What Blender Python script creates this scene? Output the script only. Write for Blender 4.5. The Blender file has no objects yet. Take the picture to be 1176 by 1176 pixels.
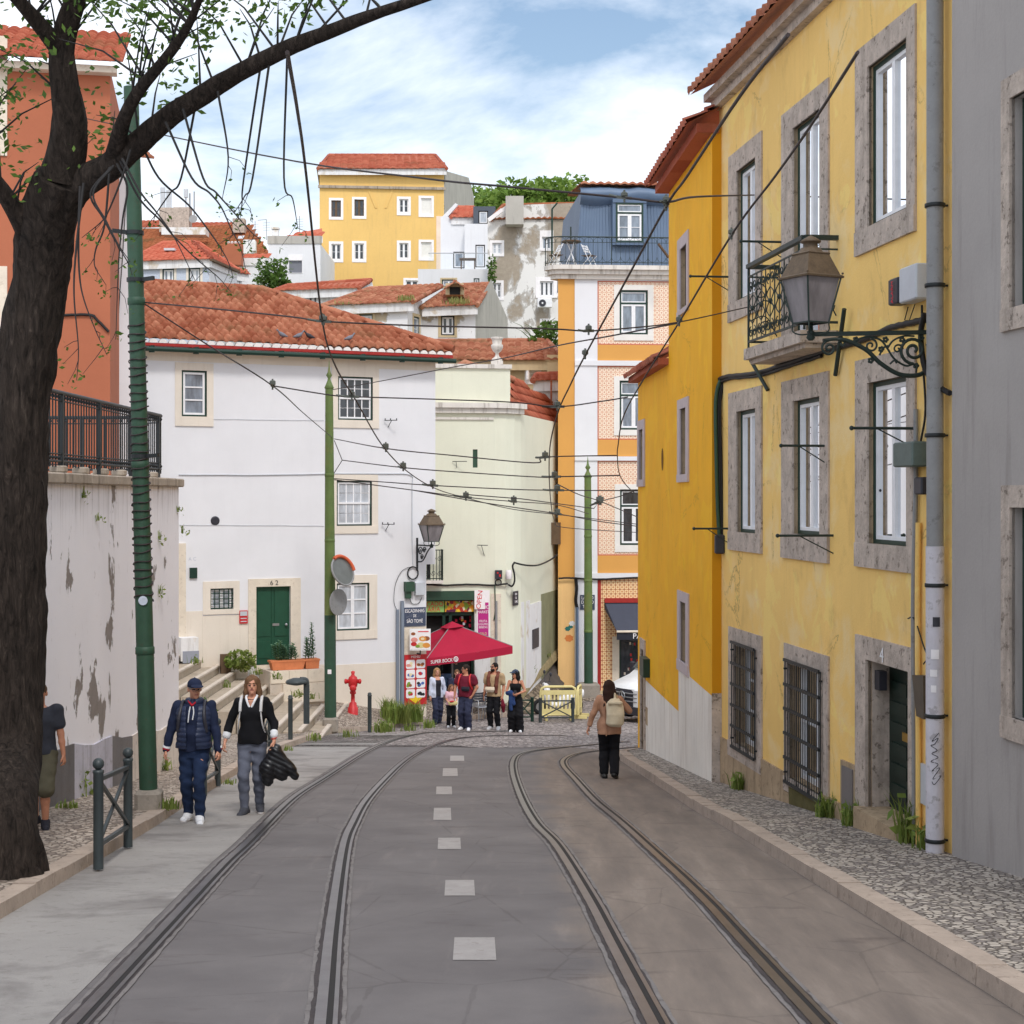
import bpy,math,random
import numpy as np
from mathutils import Vector,Matrix
R=random.Random(7)
PI=math.pi
SC=bpy.context.scene
COL=SC.collection
F,CX,HY=1800.0,588.0,570.0
def P(x,y,Y):
 return Vector(((x-CX)/F*Y,Y,(HY-y)/F*Y))
def zr(Y):
 if Y<=42:return-(2.1+.102*Y)
 t=Y-42
 if t<10:return-(6.384+.102*t-.0026*t*t)
 return-(7.144+.05*(t-10))
def G(x,y,off=0.0):
 a,b=3.0,140.0
 k=(HY-y)/F
 for _ in range(50):
  m=(a+b)/2
  if k*m-zr(m)-off>0:a=m
  else:b=m
 return Vector(((x-CX)/F*a,a,zr(a)+off))
ORG={}
def thing(name,label,cat,loc,group=None):
 o=bpy.data.objects.new(name,None)
 COL.objects.link(o)
 o.empty_display_size=.2
 o.location=loc
 o['label']=label;o['category']=cat
 if group:o['group']=group
 ORG[o]=Vector(loc)
 return o
def tag(o,label,cat,group=None,kind=None):
 o['label']=label;o['category']=cat
 if group:o['group']=group
 if kind:o['kind']=kind
 return o
def struct(o,kind='structure'):
 o['kind']=kind
 return o
def copy_tree(o,loc,rz=0.0,label=None,parent=None):
 c=o.copy();COL.objects.link(c)
 if parent is None:
  c.location=loc;c.rotation_euler=(0,0,rz)
  if label:c['label']=label
 else:
  c.parent=parent
 for ch in list(o.children):copy_tree(ch,None,0,None,c)
 return c
class MB:
 def __init__(s):s.v=[];s.f=[];s.m=[];s.s=[];s.uv=[]
 def add(s,vs,fs,m=0,smooth=False,uvs=None):
  b=len(s.v)
  s.v.extend([tuple(p)for p in vs])
  for i,f in enumerate(fs):
   s.f.append(tuple(b+k for k in f));s.m.append(m);s.s.append(smooth)
   s.uv.append(uvs[i]if uvs else None)
  return s
 def quad(s,a,b,c,d,m=0,uv=None):return s.add([a,b,c,d],[(0,1,2,3)],m,False,[uv]if uv else None)
 def poly(s,pts,m=0):return s.add(pts,[tuple(range(len(pts)))],m)
 def hexa(s,p,m=0):
  return s.add(p,[(3,2,1,0),(4,5,6,7),(0,1,5,4),(1,2,6,5),(2,3,7,6),(3,0,4,7)],m)
 def box(s,c,sz,rz=0.0,m=0,bev=0.0):
  c=Vector(c);hx,hy,hz=sz[0]/2,sz[1]/2,sz[2]/2
  ca,sa=math.cos(rz),math.sin(rz)
  def w(x,y,z):return(c.x+x*ca-y*sa,c.y+x*sa+y*ca,c.z+z)
  if bev<=0:
   return s.hexa([w(-hx,-hy,-hz),w(hx,-hy,-hz),w(hx,hy,-hz),w(-hx,hy,-hz),w(-hx,-hy,hz),w(hx,-hy,hz),w(hx,hy,hz),w(-hx,hy,hz)],m)
  b=min(bev,hx*.9,hy*.9,hz*.9)
  rings=[]
  for z,ins in((-hz,b),(-hz+b,0),(hz-b,0),(hz,b)):
   x,y=hx-ins,hy-ins
   rings.append([w(-x+b,-y,z),w(x-b,-y,z),w(x,-y+b,z),w(x,y-b,z),w(x-b,y,z),w(-x+b,y,z),w(-x,y-b,z),w(-x,-y+b,z)])
  return s.loft(rings,m,True,True,False)
 def loft(s,rings,m=0,closed=True,caps=True,smooth=True):
  n=len(rings[0]);vs=[p for r in rings for p in r];fs=[]
  for i in range(len(rings)-1):
   for j in range(n if closed else n-1):
    k=(j+1)%n
    fs.append((i*n+j,i*n+k,(i+1)*n+k,(i+1)*n+j))
  s.add(vs,fs,m,smooth)
  if caps and closed:
   s.add(rings[0],[tuple(range(n-1,-1,-1))],m);s.add(rings[-1],[tuple(range(n))],m)
  return s
 def tube(s,path,r,n=8,m=0,caps=True,closed=False):
  path=[Vector(p)for p in path]
  L=len(path)
  rs=r if isinstance(r,(list,tuple))else[r]*L
  rings=[];up=None
  for i,p in enumerate(path):
   a=path[i-1]if(i>0 or closed)else path[i]
   b=path[(i+1)%L]if(i<L-1 or closed)else path[i]
   t=(b-a)
   if t.length<1e-9:t=Vector((0,0,1))
   t.normalize()
   if up is None:
    up=t.orthogonal().normalized()
   else:
    up=(up-t*up.dot(t))
    if up.length<1e-6:up=t.orthogonal()
    up.normalize()
   w=t.cross(up)
   rings.append([p+up*(rs[i]*math.cos(2*PI*k/n))+w*(rs[i]*math.sin(2*PI*k/n))for k in range(n)])
  if closed:rings.append(rings[0]);caps=False
  return s.loft(rings,m,True,caps,True)
 def bar(s,a,b,w,h,m=0,up=(0,0,1)):
  a=Vector(a);b=Vector(b);t=(b-a).normalized();up=Vector(up)
  sd=t.cross(up)
  if sd.length<1e-4:sd=t.cross(Vector((1,0,0)))
  sd.normalize();u=sd.cross(t).normalized()
  q=[a-sd*w/2-u*h/2,a+sd*w/2-u*h/2,a+sd*w/2+u*h/2,a-sd*w/2+u*h/2]
  return s.hexa(q+[p+(b-a)for p in q],m)
 def lathe(s,c,prof,n=16,m=0,smooth=True,sx=1,sy=1,axis=None):
  c=Vector(c);rings=[]
  if axis is None:
   for r,z in prof:
    rings.append([(c.x+sx*r*math.cos(2*PI*k/n),c.y+sy*r*math.sin(2*PI*k/n),c.z+z)for k in range(n)])
  else:
   t=Vector(axis).normalized();a=t.orthogonal().normalized();b=t.cross(a)
   for r,z in prof:
    rings.append([c+t*z+a*(r*math.cos(2*PI*k/n))+b*(r*math.sin(2*PI*k/n))for k in range(n)])
  return s.loft(rings,m,True,True,smooth)
 def ball(s,c,r,m=0,n=12,sc=(1,1,1)):
  k=max(5,n//2)
  prof=[(max(1e-4,r*math.sin(PI*i/k))*1.0,-r*math.cos(PI*i/k)*sc[2])for i in range(k+1)]
  return s.lathe(c,prof,n,m,True,sc[0],sc[1])
 def build(s,name,mats,parent=None,org=None):
  me=bpy.data.meshes.new(name)
  if not isinstance(mats,(list,tuple)):mats=[mats]
  v=np.array(s.v,dtype=float).reshape(-1,3)
  if parent is not None:o3=ORG[parent]
  elif org is not None:o3=Vector(org)
  else:
   mn,mx=v.min(0),v.max(0);o3=Vector(((mn[0]+mx[0])/2,(mn[1]+mx[1])/2,mn[2]))
  v=v-np.array(o3)
  me.from_pydata(v.tolist(),[],s.f)
  for m in mats:me.materials.append(m)
  me.polygons.foreach_set('material_index',s.m)
  me.polygons.foreach_set('use_smooth',s.s)
  if any(u is not None for u in s.uv):
   lay=me.uv_layers.new(name='UVMap');data=[]
   for f,u in zip(s.f,s.uv):
    if u is None:u=[(0,0)]*len(f)
    for q in u:data.extend((q[0],q[1]))
   lay.data.foreach_set('uv',data)
  me.update()
  o=bpy.data.objects.new(name,me);COL.objects.link(o)
  if parent is not None:o.parent=parent
  else:o.location=o3
  ORG[o]=o3
  return o
class Fc:
 def __init__(s,x0,y0,x1,y1):
  s.o=Vector((x0,y0,0));d=Vector((x1-x0,y1-y0,0));s.L=d.length;s.d=d.normalized()
  n=Vector((-s.d.y,s.d.x,0))
  mid=s.o+d*.5
  if n.dot(-mid)<0:n=-n
  s.n=n
 def px(s,x,y):
  r=Vector(((x-CX)/F,1,(HY-y)/F))
  t=s.o.dot(s.n)/r.dot(s.n)
  p=r*t
  return((p-s.o).dot(s.d),p.z)
 def u(s,x):return s.px(x,HY)[0]
 def W(s,u,z,d=0.0):return s.o+s.d*u+s.n*d+Vector((0,0,z))
 def box(s,mb,u0,u1,z0,z1,d0,d1,m=0):
  if u0>u1:u0,u1=u1,u0
  if z0>z1:z0,z1=z1,z0
  p=[s.W(u0,z0,d0),s.W(u1,z0,d0),s.W(u1,z0,d1),s.W(u0,z0,d1)]
  mb.hexa(p+[q+Vector((0,0,z1-z0))for q in p],m)
  b=len(mb.uv)
  U=[(u0,u1,u1,u0),]
  mb.uv[b-6]=[(u0,d1),(u1,d1),(u1,d0),(u0,d0)];mb.uv[b-5]=[(u0,d0),(u1,d0),(u1,d1),(u0,d1)]
  mb.uv[b-4]=[(u0,z0),(u1,z0),(u1,z1),(u0,z1)];mb.uv[b-2]=[(u1,z0),(u0,z0),(u0,z1),(u1,z1)]
  mb.uv[b-3]=[(d0,z0),(d1,z0),(d1,z1),(d0,z1)];mb.uv[b-1]=[(d1,z0),(d0,z0),(d0,z1),(d1,z1)]
 def quad(s,mb,u0,u1,z0,z1,d,m=0):
  mb.quad(s.W(u0,z0,d),s.W(u1,z0,d),s.W(u1,z1,d),s.W(u0,z1,d),m,[(u0,z0),(u1,z0),(u1,z1),(u0,z1)])
 def wall(s,mb,u0,u1,z0,z1,holes=(),m=0,mr=None,d=0.0,step=None):
  if u0>u1:u0,u1=u1,u0
  mr=m if mr is None else mr
  hs=[]
  for h in holes:
   a,b=min(h[0],h[1]),max(h[0],h[1]);c,e=min(h[2],h[3]),max(h[2],h[3])
   if b<=u0 or a>=u1 or e<=z0 or c>=z1:continue
   hs.append((max(a,u0),min(b,u1),max(c,z0),min(e,z1),h[4]if len(h)>4 else .18))
  us=sorted({u0,u1,*[h[0]for h in hs],*[h[1]for h in hs]});zs=sorted({z0,z1,*[h[2]for h in hs],*[h[3]for h in hs]})
  for i in range(len(us)-1):
   for j in range(len(zs)-1):
    cu,cz=(us[i]+us[i+1])/2,(zs[j]+zs[j+1])/2
    if any(h[0]<cu<h[1]and h[2]<cz<h[3]for h in hs):continue
    s.quad(mb,us[i],us[i+1],zs[j],zs[j+1],d,m)
  for a,b,c,e,dp in hs:
   q=[(a,c),(b,c),(b,e),(a,e)]
   for k in range(4):
    p0,p1=q[k],q[(k+1)%4]
    mb.quad(s.W(*p0,d),s.W(*p1,d),s.W(*p1,d-dp),s.W(*p0,d-dp),mr,[(p0[0],p0[1]),(p1[0],p1[1]),(p1[0]+.1,p1[1]),(p0[0]+.1,p0[1])])
 def poly(s,mb,pts,d=0.0,thick=0.0,m=0):
  a=[s.W(u,z,d)for u,z in pts];n=len(a)
  mb.add(a,[tuple(range(n))],m,False,[list(pts)])
  if thick>0:
   b=[s.W(u,z,d-thick)for u,z in pts]
   mb.add(a+b,[(i,(i+1)%n,n+(i+1)%n,n+i)for i in range(n)],m)
def resample(pts,step):
 pts=[Vector(p)for p in pts];out=[pts[0]]
 for a,b in zip(pts,pts[1:]):
  n=max(1,int((b-a).length/step))
  for i in range(1,n+1):out.append(a.lerp(b,i/n))
 return out
def smooth_path(pts,n=8):
 pts=[Vector(p)for p in pts]
 if len(pts)<3:return pts
 q=[pts[0]*2-pts[1]]+pts+[pts[-1]*2-pts[-2]]
 out=[]
 for i in range(1,len(q)-2):
  a,b,c,d=q[i-1],q[i],q[i+1],q[i+2]
  for k in range(n):
   t=k/n
   out.append(.5*((2*b)+(c-a)*t+(2*a-5*b+4*c-d)*t*t+(3*b-a-3*c+d)*t**3))
 out.append(pts[-1])
 return out
def lin(c):
 return tuple(((x/255)/12.92 if x/255<=.04045 else((x/255+.055)/1.055)**2.4)for x in c)
class NT:
 def __init__(s,name):
  s.mat=bpy.data.materials.new(name);s.mat.use_nodes=True
  s.t=s.mat.node_tree;s.b=s.t.nodes['Principled BSDF'];s.out=s.t.nodes['Material Output']
 def n(s,typ,**kw):
  nd=s.t.nodes.new(typ)
  for k,v in kw.items():setattr(nd,k,v)
  return nd
 def l(s,a,b):s.t.links.new(a,b)
 def val(s,sock,v):
  if hasattr(v,'is_output')or hasattr(v,'links'):s.l(v,sock)
  else:sock.default_value=v
 def math(s,op,a,b=0.0,c=None):
  nd=s.n('ShaderNodeMath',operation=op)
  s.val(nd.inputs[0],a);s.val(nd.inputs[1],b)
  if c is not None:s.val(nd.inputs[2],c)
  return nd.outputs[0]
 def obj(s):
  return s.n('ShaderNodeTexCoord').outputs['Object']
 def uv(s):return s.n('ShaderNodeTexCoord').outputs['UV']
 def map(s,vec,sc):
  m=s.n('ShaderNodeMapping');s.l(vec,m.inputs[0]);m.inputs['Scale'].default_value=sc if isinstance(sc,tuple)else(sc,sc,sc)
  return m.outputs[0]
 def noise(s,vec,scale,detail=4,rough=.55,dist=0.0):
  nd=s.n('ShaderNodeTexNoise');s.l(vec,nd.inputs['Vector'])
  nd.inputs['Scale'].default_value=scale;nd.inputs['Detail'].default_value=detail;nd.inputs['Roughness'].default_value=rough;nd.inputs['Distortion'].default_value=dist
  return nd.outputs['Fac']
 def ramp(s,fac,stops):
  nd=s.n('ShaderNodeValToRGB');s.l(fac,nd.inputs[0]);e=nd.color_ramp.elements
  while len(e)<len(stops):e.new(.5)
  for el,(p,c)in zip(e,stops):
   el.position=p;el.color=(c,c,c,1)if isinstance(c,(int,float))else(*c,1)
  return nd.outputs['Color']
 def mix(s,fac,a,b,mode='MIX'):
  nd=s.n('ShaderNodeMix',data_type='RGBA',blend_type=mode)
  s.val(nd.inputs[0],fac)
  for sk,v in((nd.inputs[6],a),(nd.inputs[7],b)):
   if isinstance(v,tuple):sk.default_value=(*v[:3],1)
   else:s.l(v,sk)
  return nd.outputs[2]
 def bump(s,h,strength=.3,dist=.01):
  nd=s.n('ShaderNodeBump');nd.inputs['Strength'].default_value=strength;nd.inputs['Distance'].default_value=dist
  s.l(h,nd.inputs['Height']);s.l(nd.outputs[0],s.b.inputs['Normal'])
 def col(s,c):
  sk=s.b.inputs['Base Color']
  if isinstance(c,tuple):sk.default_value=(*c[:3],1)
  else:s.l(c,sk)
 def fin(s,rough=.8,spec=.3,metal=0.0):
  s.b.inputs['Roughness'].default_value=rough;s.b.inputs['Specular IOR Level'].default_value=spec;s.b.inputs['Metallic'].default_value=metal
  return s.mat
def mul(c,k):return tuple(min(1,x*k)for x in c)
def mat(name,rgb,rough=.75,var=.12,vs=1.5,bump=.15,bs=40,spec=.3,metal=0.0,streak=0.0,scol=(.12,.1,.085),speck=0.0,blot=None,crack=0.0):
 """general painted / stone / cloth surface: cloudy colour changes, fine grain and optional vertical run-off stains"""
 t=NT(name);c=lin(rgb);v=t.obj()
 a=t.noise(v,vs,5,.6)
 col=t.mix(t.ramp(a,[(.3,0.0),(.7,1.0)]),mul(c,1-var),mul(c,1+var))
 fine=t.noise(v,bs,3,.6)
 col=t.mix(var*.9,col,t.ramp(fine,[(.3,mul(c,.6)),(.7,mul(c,1.25))]))
 if streak>0:
  sv=t.map(v,(2.2,2.2,.22));sn=t.noise(sv,2.2,6,.68)
  f=t.math('MULTIPLY',t.ramp(sn,[(.52,0.0),(.72,1.0)]),streak)
  col=t.mix(f,col,scol)
 if blot:
  bc,lo,hi,amt=blot
  f=t.math('MULTIPLY',t.ramp(t.noise(v,1.1,7,.62,.3),[(lo,0.0),(hi,1.0)]),amt)
  col=t.mix(f,col,lin(bc))
 if speck>0:
  f=t.math('MULTIPLY',t.ramp(t.noise(v,9,6,.7),[(.57,0.0),(.63,1.0)]),speck)
  col=t.mix(f,col,scol)
 if crack>0:
  vc=t.n('ShaderNodeTexVoronoi',feature='DISTANCE_TO_EDGE');t.l(t.map(v,(.55,.55,.4)),vc.inputs['Vector']);vc.inputs['Scale'].default_value=1.0
  ad=t.math('ADD',vc.outputs['Distance'],t.math('MULTIPLY',t.math('SUBTRACT',t.noise(v,2.5,7,.7),.5),.16))
  line=t.math('SUBTRACT',t.ramp(ad,[(.0,0.0),(.004,1.0)]),t.ramp(ad,[(.005,0.0),(.012,1.0)]))
  gate=t.ramp(t.noise(v,.7,3),[(.45,0.0),(.6,1.0)])
  col=t.mix(t.math('MULTIPLY',t.math('MULTIPLY',line,gate),crack),col,mul(c,.35))
  pn=t.ramp(t.noise(v,.9,8,.55,.6),[(.575,0.0),(.585,1.0)])
  col=t.mix(t.math('MULTIPLY',pn,.28),col,mul(c,1.35))
  dn=t.ramp(t.noise(t.map(v,(1,1,.6)),1.6,8,.7,.4),[(.56,0.0),(.74,1.0)])
  col=t.mix(t.math('MULTIPLY',dn,.4),col,scol)
 t.col(col)
 if bump>0:t.bump(fine if crack==0 else t.math('ADD',fine,t.math('MULTIPLY',t.noise(v,5,4),1.5)),bump,.012)
 return t.fin(rough,spec,metal)
def plain(name,rgb,rough=.5,spec=.4,metal=0.0):return mat(name,rgb,rough,.06,6,.04,80,spec,metal)
M={}
M['white']=mat('white_wall_paint',(228,228,231),.8,.045,.6,.14,60,.3,streak=.06,scol=lin((190,190,192)))
M['white_old']=mat('old_white_wall',(232,231,231),.85,.06,.9,.25,30,.25,streak=.5,scol=lin((150,142,132)),blot=((196,178,150),.55,.66,.8))
M['white_bg']=mat('white_render',(228,228,230),.85,.05,.5,.1,20,.25,streak=.12,scol=lin((170,168,166)))
M['grey_render']=mat('bare_grey_render',(182,178,170),.9,.1,.6,.2,16,.2,streak=.45,scol=lin((110,105,98)))
M['yellow']=mat('pale_yellow_render',(247,205,124),.82,.07,.45,.3,38,.22,streak=.14,scol=lin((176,136,82)),blot=((244,216,160),.52,.64,.7),crack=.8)
M['ochre']=mat('ochre_wall_paint',(246,180,28),.75,.06,.8,.2,45,.25,streak=.16,scol=lin((196,132,20)),blot=((250,196,56),.54,.7,.5),crack=.5)
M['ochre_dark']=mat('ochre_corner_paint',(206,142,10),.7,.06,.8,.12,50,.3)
M['plinth_grey']=mat('pale_grey_plinth',(238,232,222),.85,.08,1.1,.35,35,.25,streak=.5,scol=lin((160,140,112)))
M['orange_house']=mat('terracotta_wall_paint',(176,106,78),.85,.08,.6,.15,40,.25)
M['apart']=mat('faded_yellow_render',(232,192,118),.85,.06,.25,.1,8,.25,streak=.22,scol=lin((180,146,100)))
M['tower_orange']=mat('orange_wall_paint',(218,160,84),.75,.04,.4,.06,20,.3)
M['tower_peach']=mat('peach_wall_paint',(240,196,134),.8,.06,.8,.1,20,.3,streak=.2,scol=lin((190,140,90)))
M['green_house']=mat('pale_green_render',(226,226,206),.85,.05,.5,.15,25,.25,streak=.08,scol=lin((170,165,135)))
M['beige']=mat('beige_render',(228,218,204),.85,.05,.8,.15,30,.25,streak=.2,scol=lin((176,160,138)))
M['stone_trim']=mat('pale_stone_trim',(224,212,194),.8,.08,3,.25,35,.25,speck=.3,scol=lin((170,150,128)))
M['lioz']=mat('weathered_limestone',(190,176,164),.85,.3,4,.9,22,.2,streak=.35,scol=lin((86,76,66)),speck=.65)
M['lioz_dark']=mat('damp_plinth_stone',(178,156,128),.9,.2,2.2,.5,20,.2,streak=.7,scol=lin((104,90,66)),speck=.5)
M['ochre_beige']=mat('tan_render',(206,186,150),.9,.08,.6,.15,12,.2,streak=.3,scol=lin((140,120,90)))
M['coping']=mat('stained_stone_coping',(170,158,144),.9,.2,3,.5,18,.2,streak=.8,scol=lin((70,62,54)))
M['cornice']=mat('stained_white_cornice',(222,216,208),.85,.08,2,.2,20,.25,streak=.75,scol=lin((110,98,84)))
M['concrete']=mat('grey_concrete',(150,142,132),.9,.14,3,.4,25,.2,speck=.3)
M['kerb']=mat('worn_kerb_stone',(176,160,146),.85,.14,3,.35,25,.25,speck=.4,scol=lin((110,98,88)))
M['stepstone']=mat('pale_step_stone',(206,194,180),.85,.1,2,.3,20,.25,speck=.25,scol=lin((150,130,108)))
M['terracotta']=mat('terracotta_pot',(206,126,84),.85,.12,6,.2,40,.25)
M['pole_green']=mat('dark_green_pole_paint',(48,78,60),.55,.18,3,.25,22,.4,speck=.35,scol=lin((70,62,48)))
M['pole_olive']=mat('moss_green_pole_paint',(98,118,66),.6,.14,2.5,.2,20,.35,blot=((132,116,66),.52,.72,.75))
M['dgreen']=plain('dark_green_paint',(26,56,46),.45)
M['door_green']=mat('green_door_paint',(30,76,56),.5,.12,5,.1,40,.4)
M['door_black']=mat('blackish_green_door_paint',(24,42,34),.5,.15,5,.1,40,.4)
M['iron']=plain('black_iron',(34,38,40),.5)
M['iron_green']=mat('green_black_iron',(38,52,48),.5,.2,12,.2,60,.4)
M['bollard']=mat('slate_grey_iron',(58,66,68),.45,.12,8,.1,60,.45)
M['wire']=plain('dark_wire',(50,40,40),.6)
M['cable']=plain('black_cable',(26,25,26),.6)
M['clamp']=mat('grey_green_metal',(88,92,86),.5,.15,9,.1,60,.5,.4)
M['steel']=mat('worn_rail_steel',(126,122,124),.32,.2,4,.1,60,.5,.85)
M['groove']=plain('rail_groove',(36,33,32),.8)
M['pvc']=plain('white_window_frame',(238,238,240),.4)
M['pipe']=mat('grey_pipe_metal',(142,142,142),.55,.12,3,.15,30,.4,speck=.35,scol=lin((90,84,80)))
M['pipe_white']=mat('whitewashed_pipe',(206,202,208),.75,.1,3,.3,30,.3,speck=.45,scol=lin((120,112,108)))
M['boxgrey']=plain('pale_grey_plastic',(196,200,206),.45)
M['boxdark']=plain('charcoal_plastic',(52,52,60),.45)
M['boxgreen']=mat('grey_green_box',(94,108,104),.5,.15,6,.1,40,.4)
M['red']=mat('red_paint',(196,40,44),.45,.15,8,.1,40,.45)
M['redtxt']=plain('red_lettering',(214,36,52),.6)
M['bocktxt']=plain('white_lettering',(244,240,240),.6)
M['blacktxt']=plain('black_lettering',(30,30,34),.6)
M['brass']=mat('brass',(196,160,80),.35,.1,10,.05,40,.5,.9)
M['parasol']=mat('crimson_canvas',(168,28,58),.75,.07,2,.15,150,.25)
M['awning']=mat('slate_black_canvas',(66,70,84),.7,.08,3,.12,120,.3)
M['zinc']=mat('blue_grey_zinc',(92,112,138),.5,.1,1.2,.12,30,.45)
M['bark']=None
M['screen_dark']=plain('dark_interior',(34,32,32),.9)
M['curtain']=mat('grey_curtain_cloth',(132,134,138),.9,.12,5,.1,30,.1)
M['shutter']=plain('grey_roller_shutter',(120,122,130),.6)
M['shutter_w']=plain('white_roller_shutter',(232,230,224),.6)
M['bark']=None
M['wood']=mat('weathered_wood',(104,84,66),.8,.2,6,.3,40,.25)
M['silver']=plain('brushed_aluminium',(170,172,176),.35,.5,.7)
M['yellowpl']=mat('faded_yellow_plastic',(222,208,146),.65,.08,5,.05,40,.35)
M['rubber']=plain('black_rubber',(28,28,30),.8)
M['skin']=mat('skin',(206,150,124),.55,.07,18,.04,120,.35)
M['skin_tan']=mat('tanned_skin',(190,132,104),.55,.07,18,.04,120,.35)
M['eye']=plain('dark_eye',(40,30,26),.3)
M['lip']=plain('lip',(164,92,84),.5)
def cloth(name,rgb,var=.12,bump=.25,bs=60):return mat(name,rgb,.85,var,9,bump,bs,.2)
def t_glass():
 t=NT('window_glass')
 nt=t.t;nt.nodes.remove(t.b)
 g=t.n('ShaderNodeBsdfGlossy');g.inputs['Roughness'].default_value=.015;g.inputs['Color'].default_value=(.95,.97,1,1)
 tr=t.n('ShaderNodeBsdfTransparent');tr.inputs['Color'].default_value=(.36,.41,.45,1)
 fr=t.n('ShaderNodeFresnel');fr.inputs['IOR'].default_value=1.42
 mx=t.n('ShaderNodeMixShader');t.l(fr.outputs[0],mx.inputs[0]);t.l(tr.outputs[0],mx.inputs[1]);t.l(g.outputs[0],mx.inputs[2])
 t.l(mx.outputs[0],t.out.inputs['Surface'])
 return t.mat
M['glass']=t_glass()
def t_clear():
 t=NT('clear_rail_glass');t.t.nodes.remove(t.b);a=t.n('ShaderNodeBsdfTransparent');a.inputs['Color'].default_value=(.93,.96,.97,1);g=t.n('ShaderNodeBsdfGlossy');g.inputs['Roughness'].default_value=.02;m=t.n('ShaderNodeMixShader');m.inputs[0].default_value=.05;t.l(a.outputs[0],m.inputs[1]);t.l(g.outputs[0],m.inputs[2]);t.l(m.outputs[0],t.out.inputs['Surface']);return t.mat
M['glass_clear']=t_clear()
def t_pane(name,rgb,var=.4):
 t=NT(name);c=lin(rgb);v=t.obj()
 f=t.noise(t.map(v,(3,3,.8)),2.0,4,.6)
 t.col(t.mix(t.ramp(f,[(.35,0.0),(.65,1.0)]),mul(c,1-var),mul(c,1+var)))
 return t.fin(.06,.6)
M['pane_dark']=t_pane('dark_window_pane',(58,62,68))
M['pane_mid']=t_pane('curtained_window_pane',(128,138,150),.3)
M['pane_light']=t_pane('net_curtain_pane',(186,192,200),.2)
M['lampglass']=t_pane('frosted_lamp_glass',(128,122,124),.3)
M['lampglass'].node_tree.nodes['Principled BSDF'].inputs['Roughness'].default_value=.45
M['lampcap']=mat('rusty_lamp_metal',(100,84,66),.6,.3,14,.2,60,.35)
def t_roof(name,a,b,moss=.35,mc=(92,84,52)):
 t=NT(name);uv=t.uv()
 fl=t.n('ShaderNodeVectorMath',operation='FLOOR');t.l(uv,fl.inputs[0])
 wn=t.n('ShaderNodeTexWhiteNoise',noise_dimensions='2D');t.l(fl.outputs[0],wn.inputs['Vector'])
 c=t.mix(wn.outputs['Value'],lin(a),lin(b))
 v=t.obj();ns=t.noise(v,40,4,.6)
 c=t.mix(t.math('MULTIPLY',t.ramp(ns,[(.4,0.0),(.7,1.0)]),.35),c,mul(lin(a),.55))
 big=t.noise(v,.7,6,.65)
 c=t.mix(t.math('MULTIPLY',t.ramp(big,[(.52,0.0),(.7,1.0)]),moss),c,lin(mc))
 t.col(c);t.bump(ns,.3,.01)
 return t.fin(.85,.2)
M['roof']=t_roof('clay_roof_tile',(150,86,62),(186,124,96),.5)
M['roof_red']=t_roof('red_clay_roof_tile',(160,82,62),(184,108,84),.35)
M['roof_old']=t_roof('mossy_clay_roof_tile',(150,88,66),(186,130,102),.8)
M['roof_rust']=t_roof('rust_brown_roof_tile',(146,86,56),(168,102,68),.6)
M['roof_new']=t_roof('new_orange_roof_tile',(186,96,74),(198,114,90),.15)
M['mortar']=mat('white_eave_mortar',(232,226,222),.85,.08,6,.2,40,.2)
M['eave_red']=mat('dark_red_eave_tile',(164,52,48),.8,.15,6,.2,40,.25)
def t_azulejo():
 t=NT('patterned_wall_tiles');uv=t.uv()
 sp=t.n('ShaderNodeSeparateXYZ');t.l(uv,sp.inputs[0])
 p=2*PI/.165
 cu=t.math('COSINE',t.math('MULTIPLY',sp.outputs[0],p));cv=t.math('COSINE',t.math('MULTIPLY',sp.outputs[1],p))
 prod=t.math('MULTIPLY',cu,cv)
 mxv=t.math('MAXIMUM',cu,cv)
 line=t.math('GREATER_THAN',mxv,.93)
 s=t.math('ADD',cu,cv)
 knot=t.math('GREATER_THAN',s,.95);core=t.math('GREATER_THAN',s,1.75)
 cen=t.math('LESS_THAN',s,-1.35)
 c=t.mix(t.noise(t.obj(),3,4),lin((236,214,186)),lin((246,230,210)))
 c=t.mix(t.math('MULTIPLY',line,.55),c,lin((206,120,92)))
 c=t.mix(t.math('MULTIPLY',knot,.62),c,lin((206,112,80)))
 c=t.mix(core,c,lin((240,222,190)))
 c=t.mix(t.math('MULTIPLY',cen,.7),c,lin((196,108,78)))
 t.col(c)
 return t.fin(.4,.45)
M['azulejo']=t_azulejo()
def t_azulejo2():
 t=NT('brown_wall_tiles');uv=t.uv()
 sp=t.n('ShaderNodeSeparateXYZ');t.l(uv,sp.inputs[0]);p=2*PI/.165
 cu=t.math('COSINE',t.math('MULTIPLY',sp.outputs[0],p));cv=t.math('COSINE',t.math('MULTIPLY',sp.outputs[1],p))
 s=t.math('ADD',cu,cv)
 c=t.mix(t.math('GREATER_THAN',t.math('MAXIMUM',cu,cv),.9),lin((240,214,168)),lin((204,128,78)))
 c=t.mix(t.math('GREATER_THAN',s,1.2),c,lin((176,108,72)))
 c=t.mix(t.math('MULTIPLY',t.math('LESS_THAN',s,-1.1),.8),c,lin((206,126,66)))
 t.col(c)
 return t.fin(.4,.45)
M['azulejo_brown']=t_azulejo2()
M['azulejo_blue']=mat('blue_grey_wall_tiles',(190,198,212),.6,.16,14,.1,60,.35)
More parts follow.
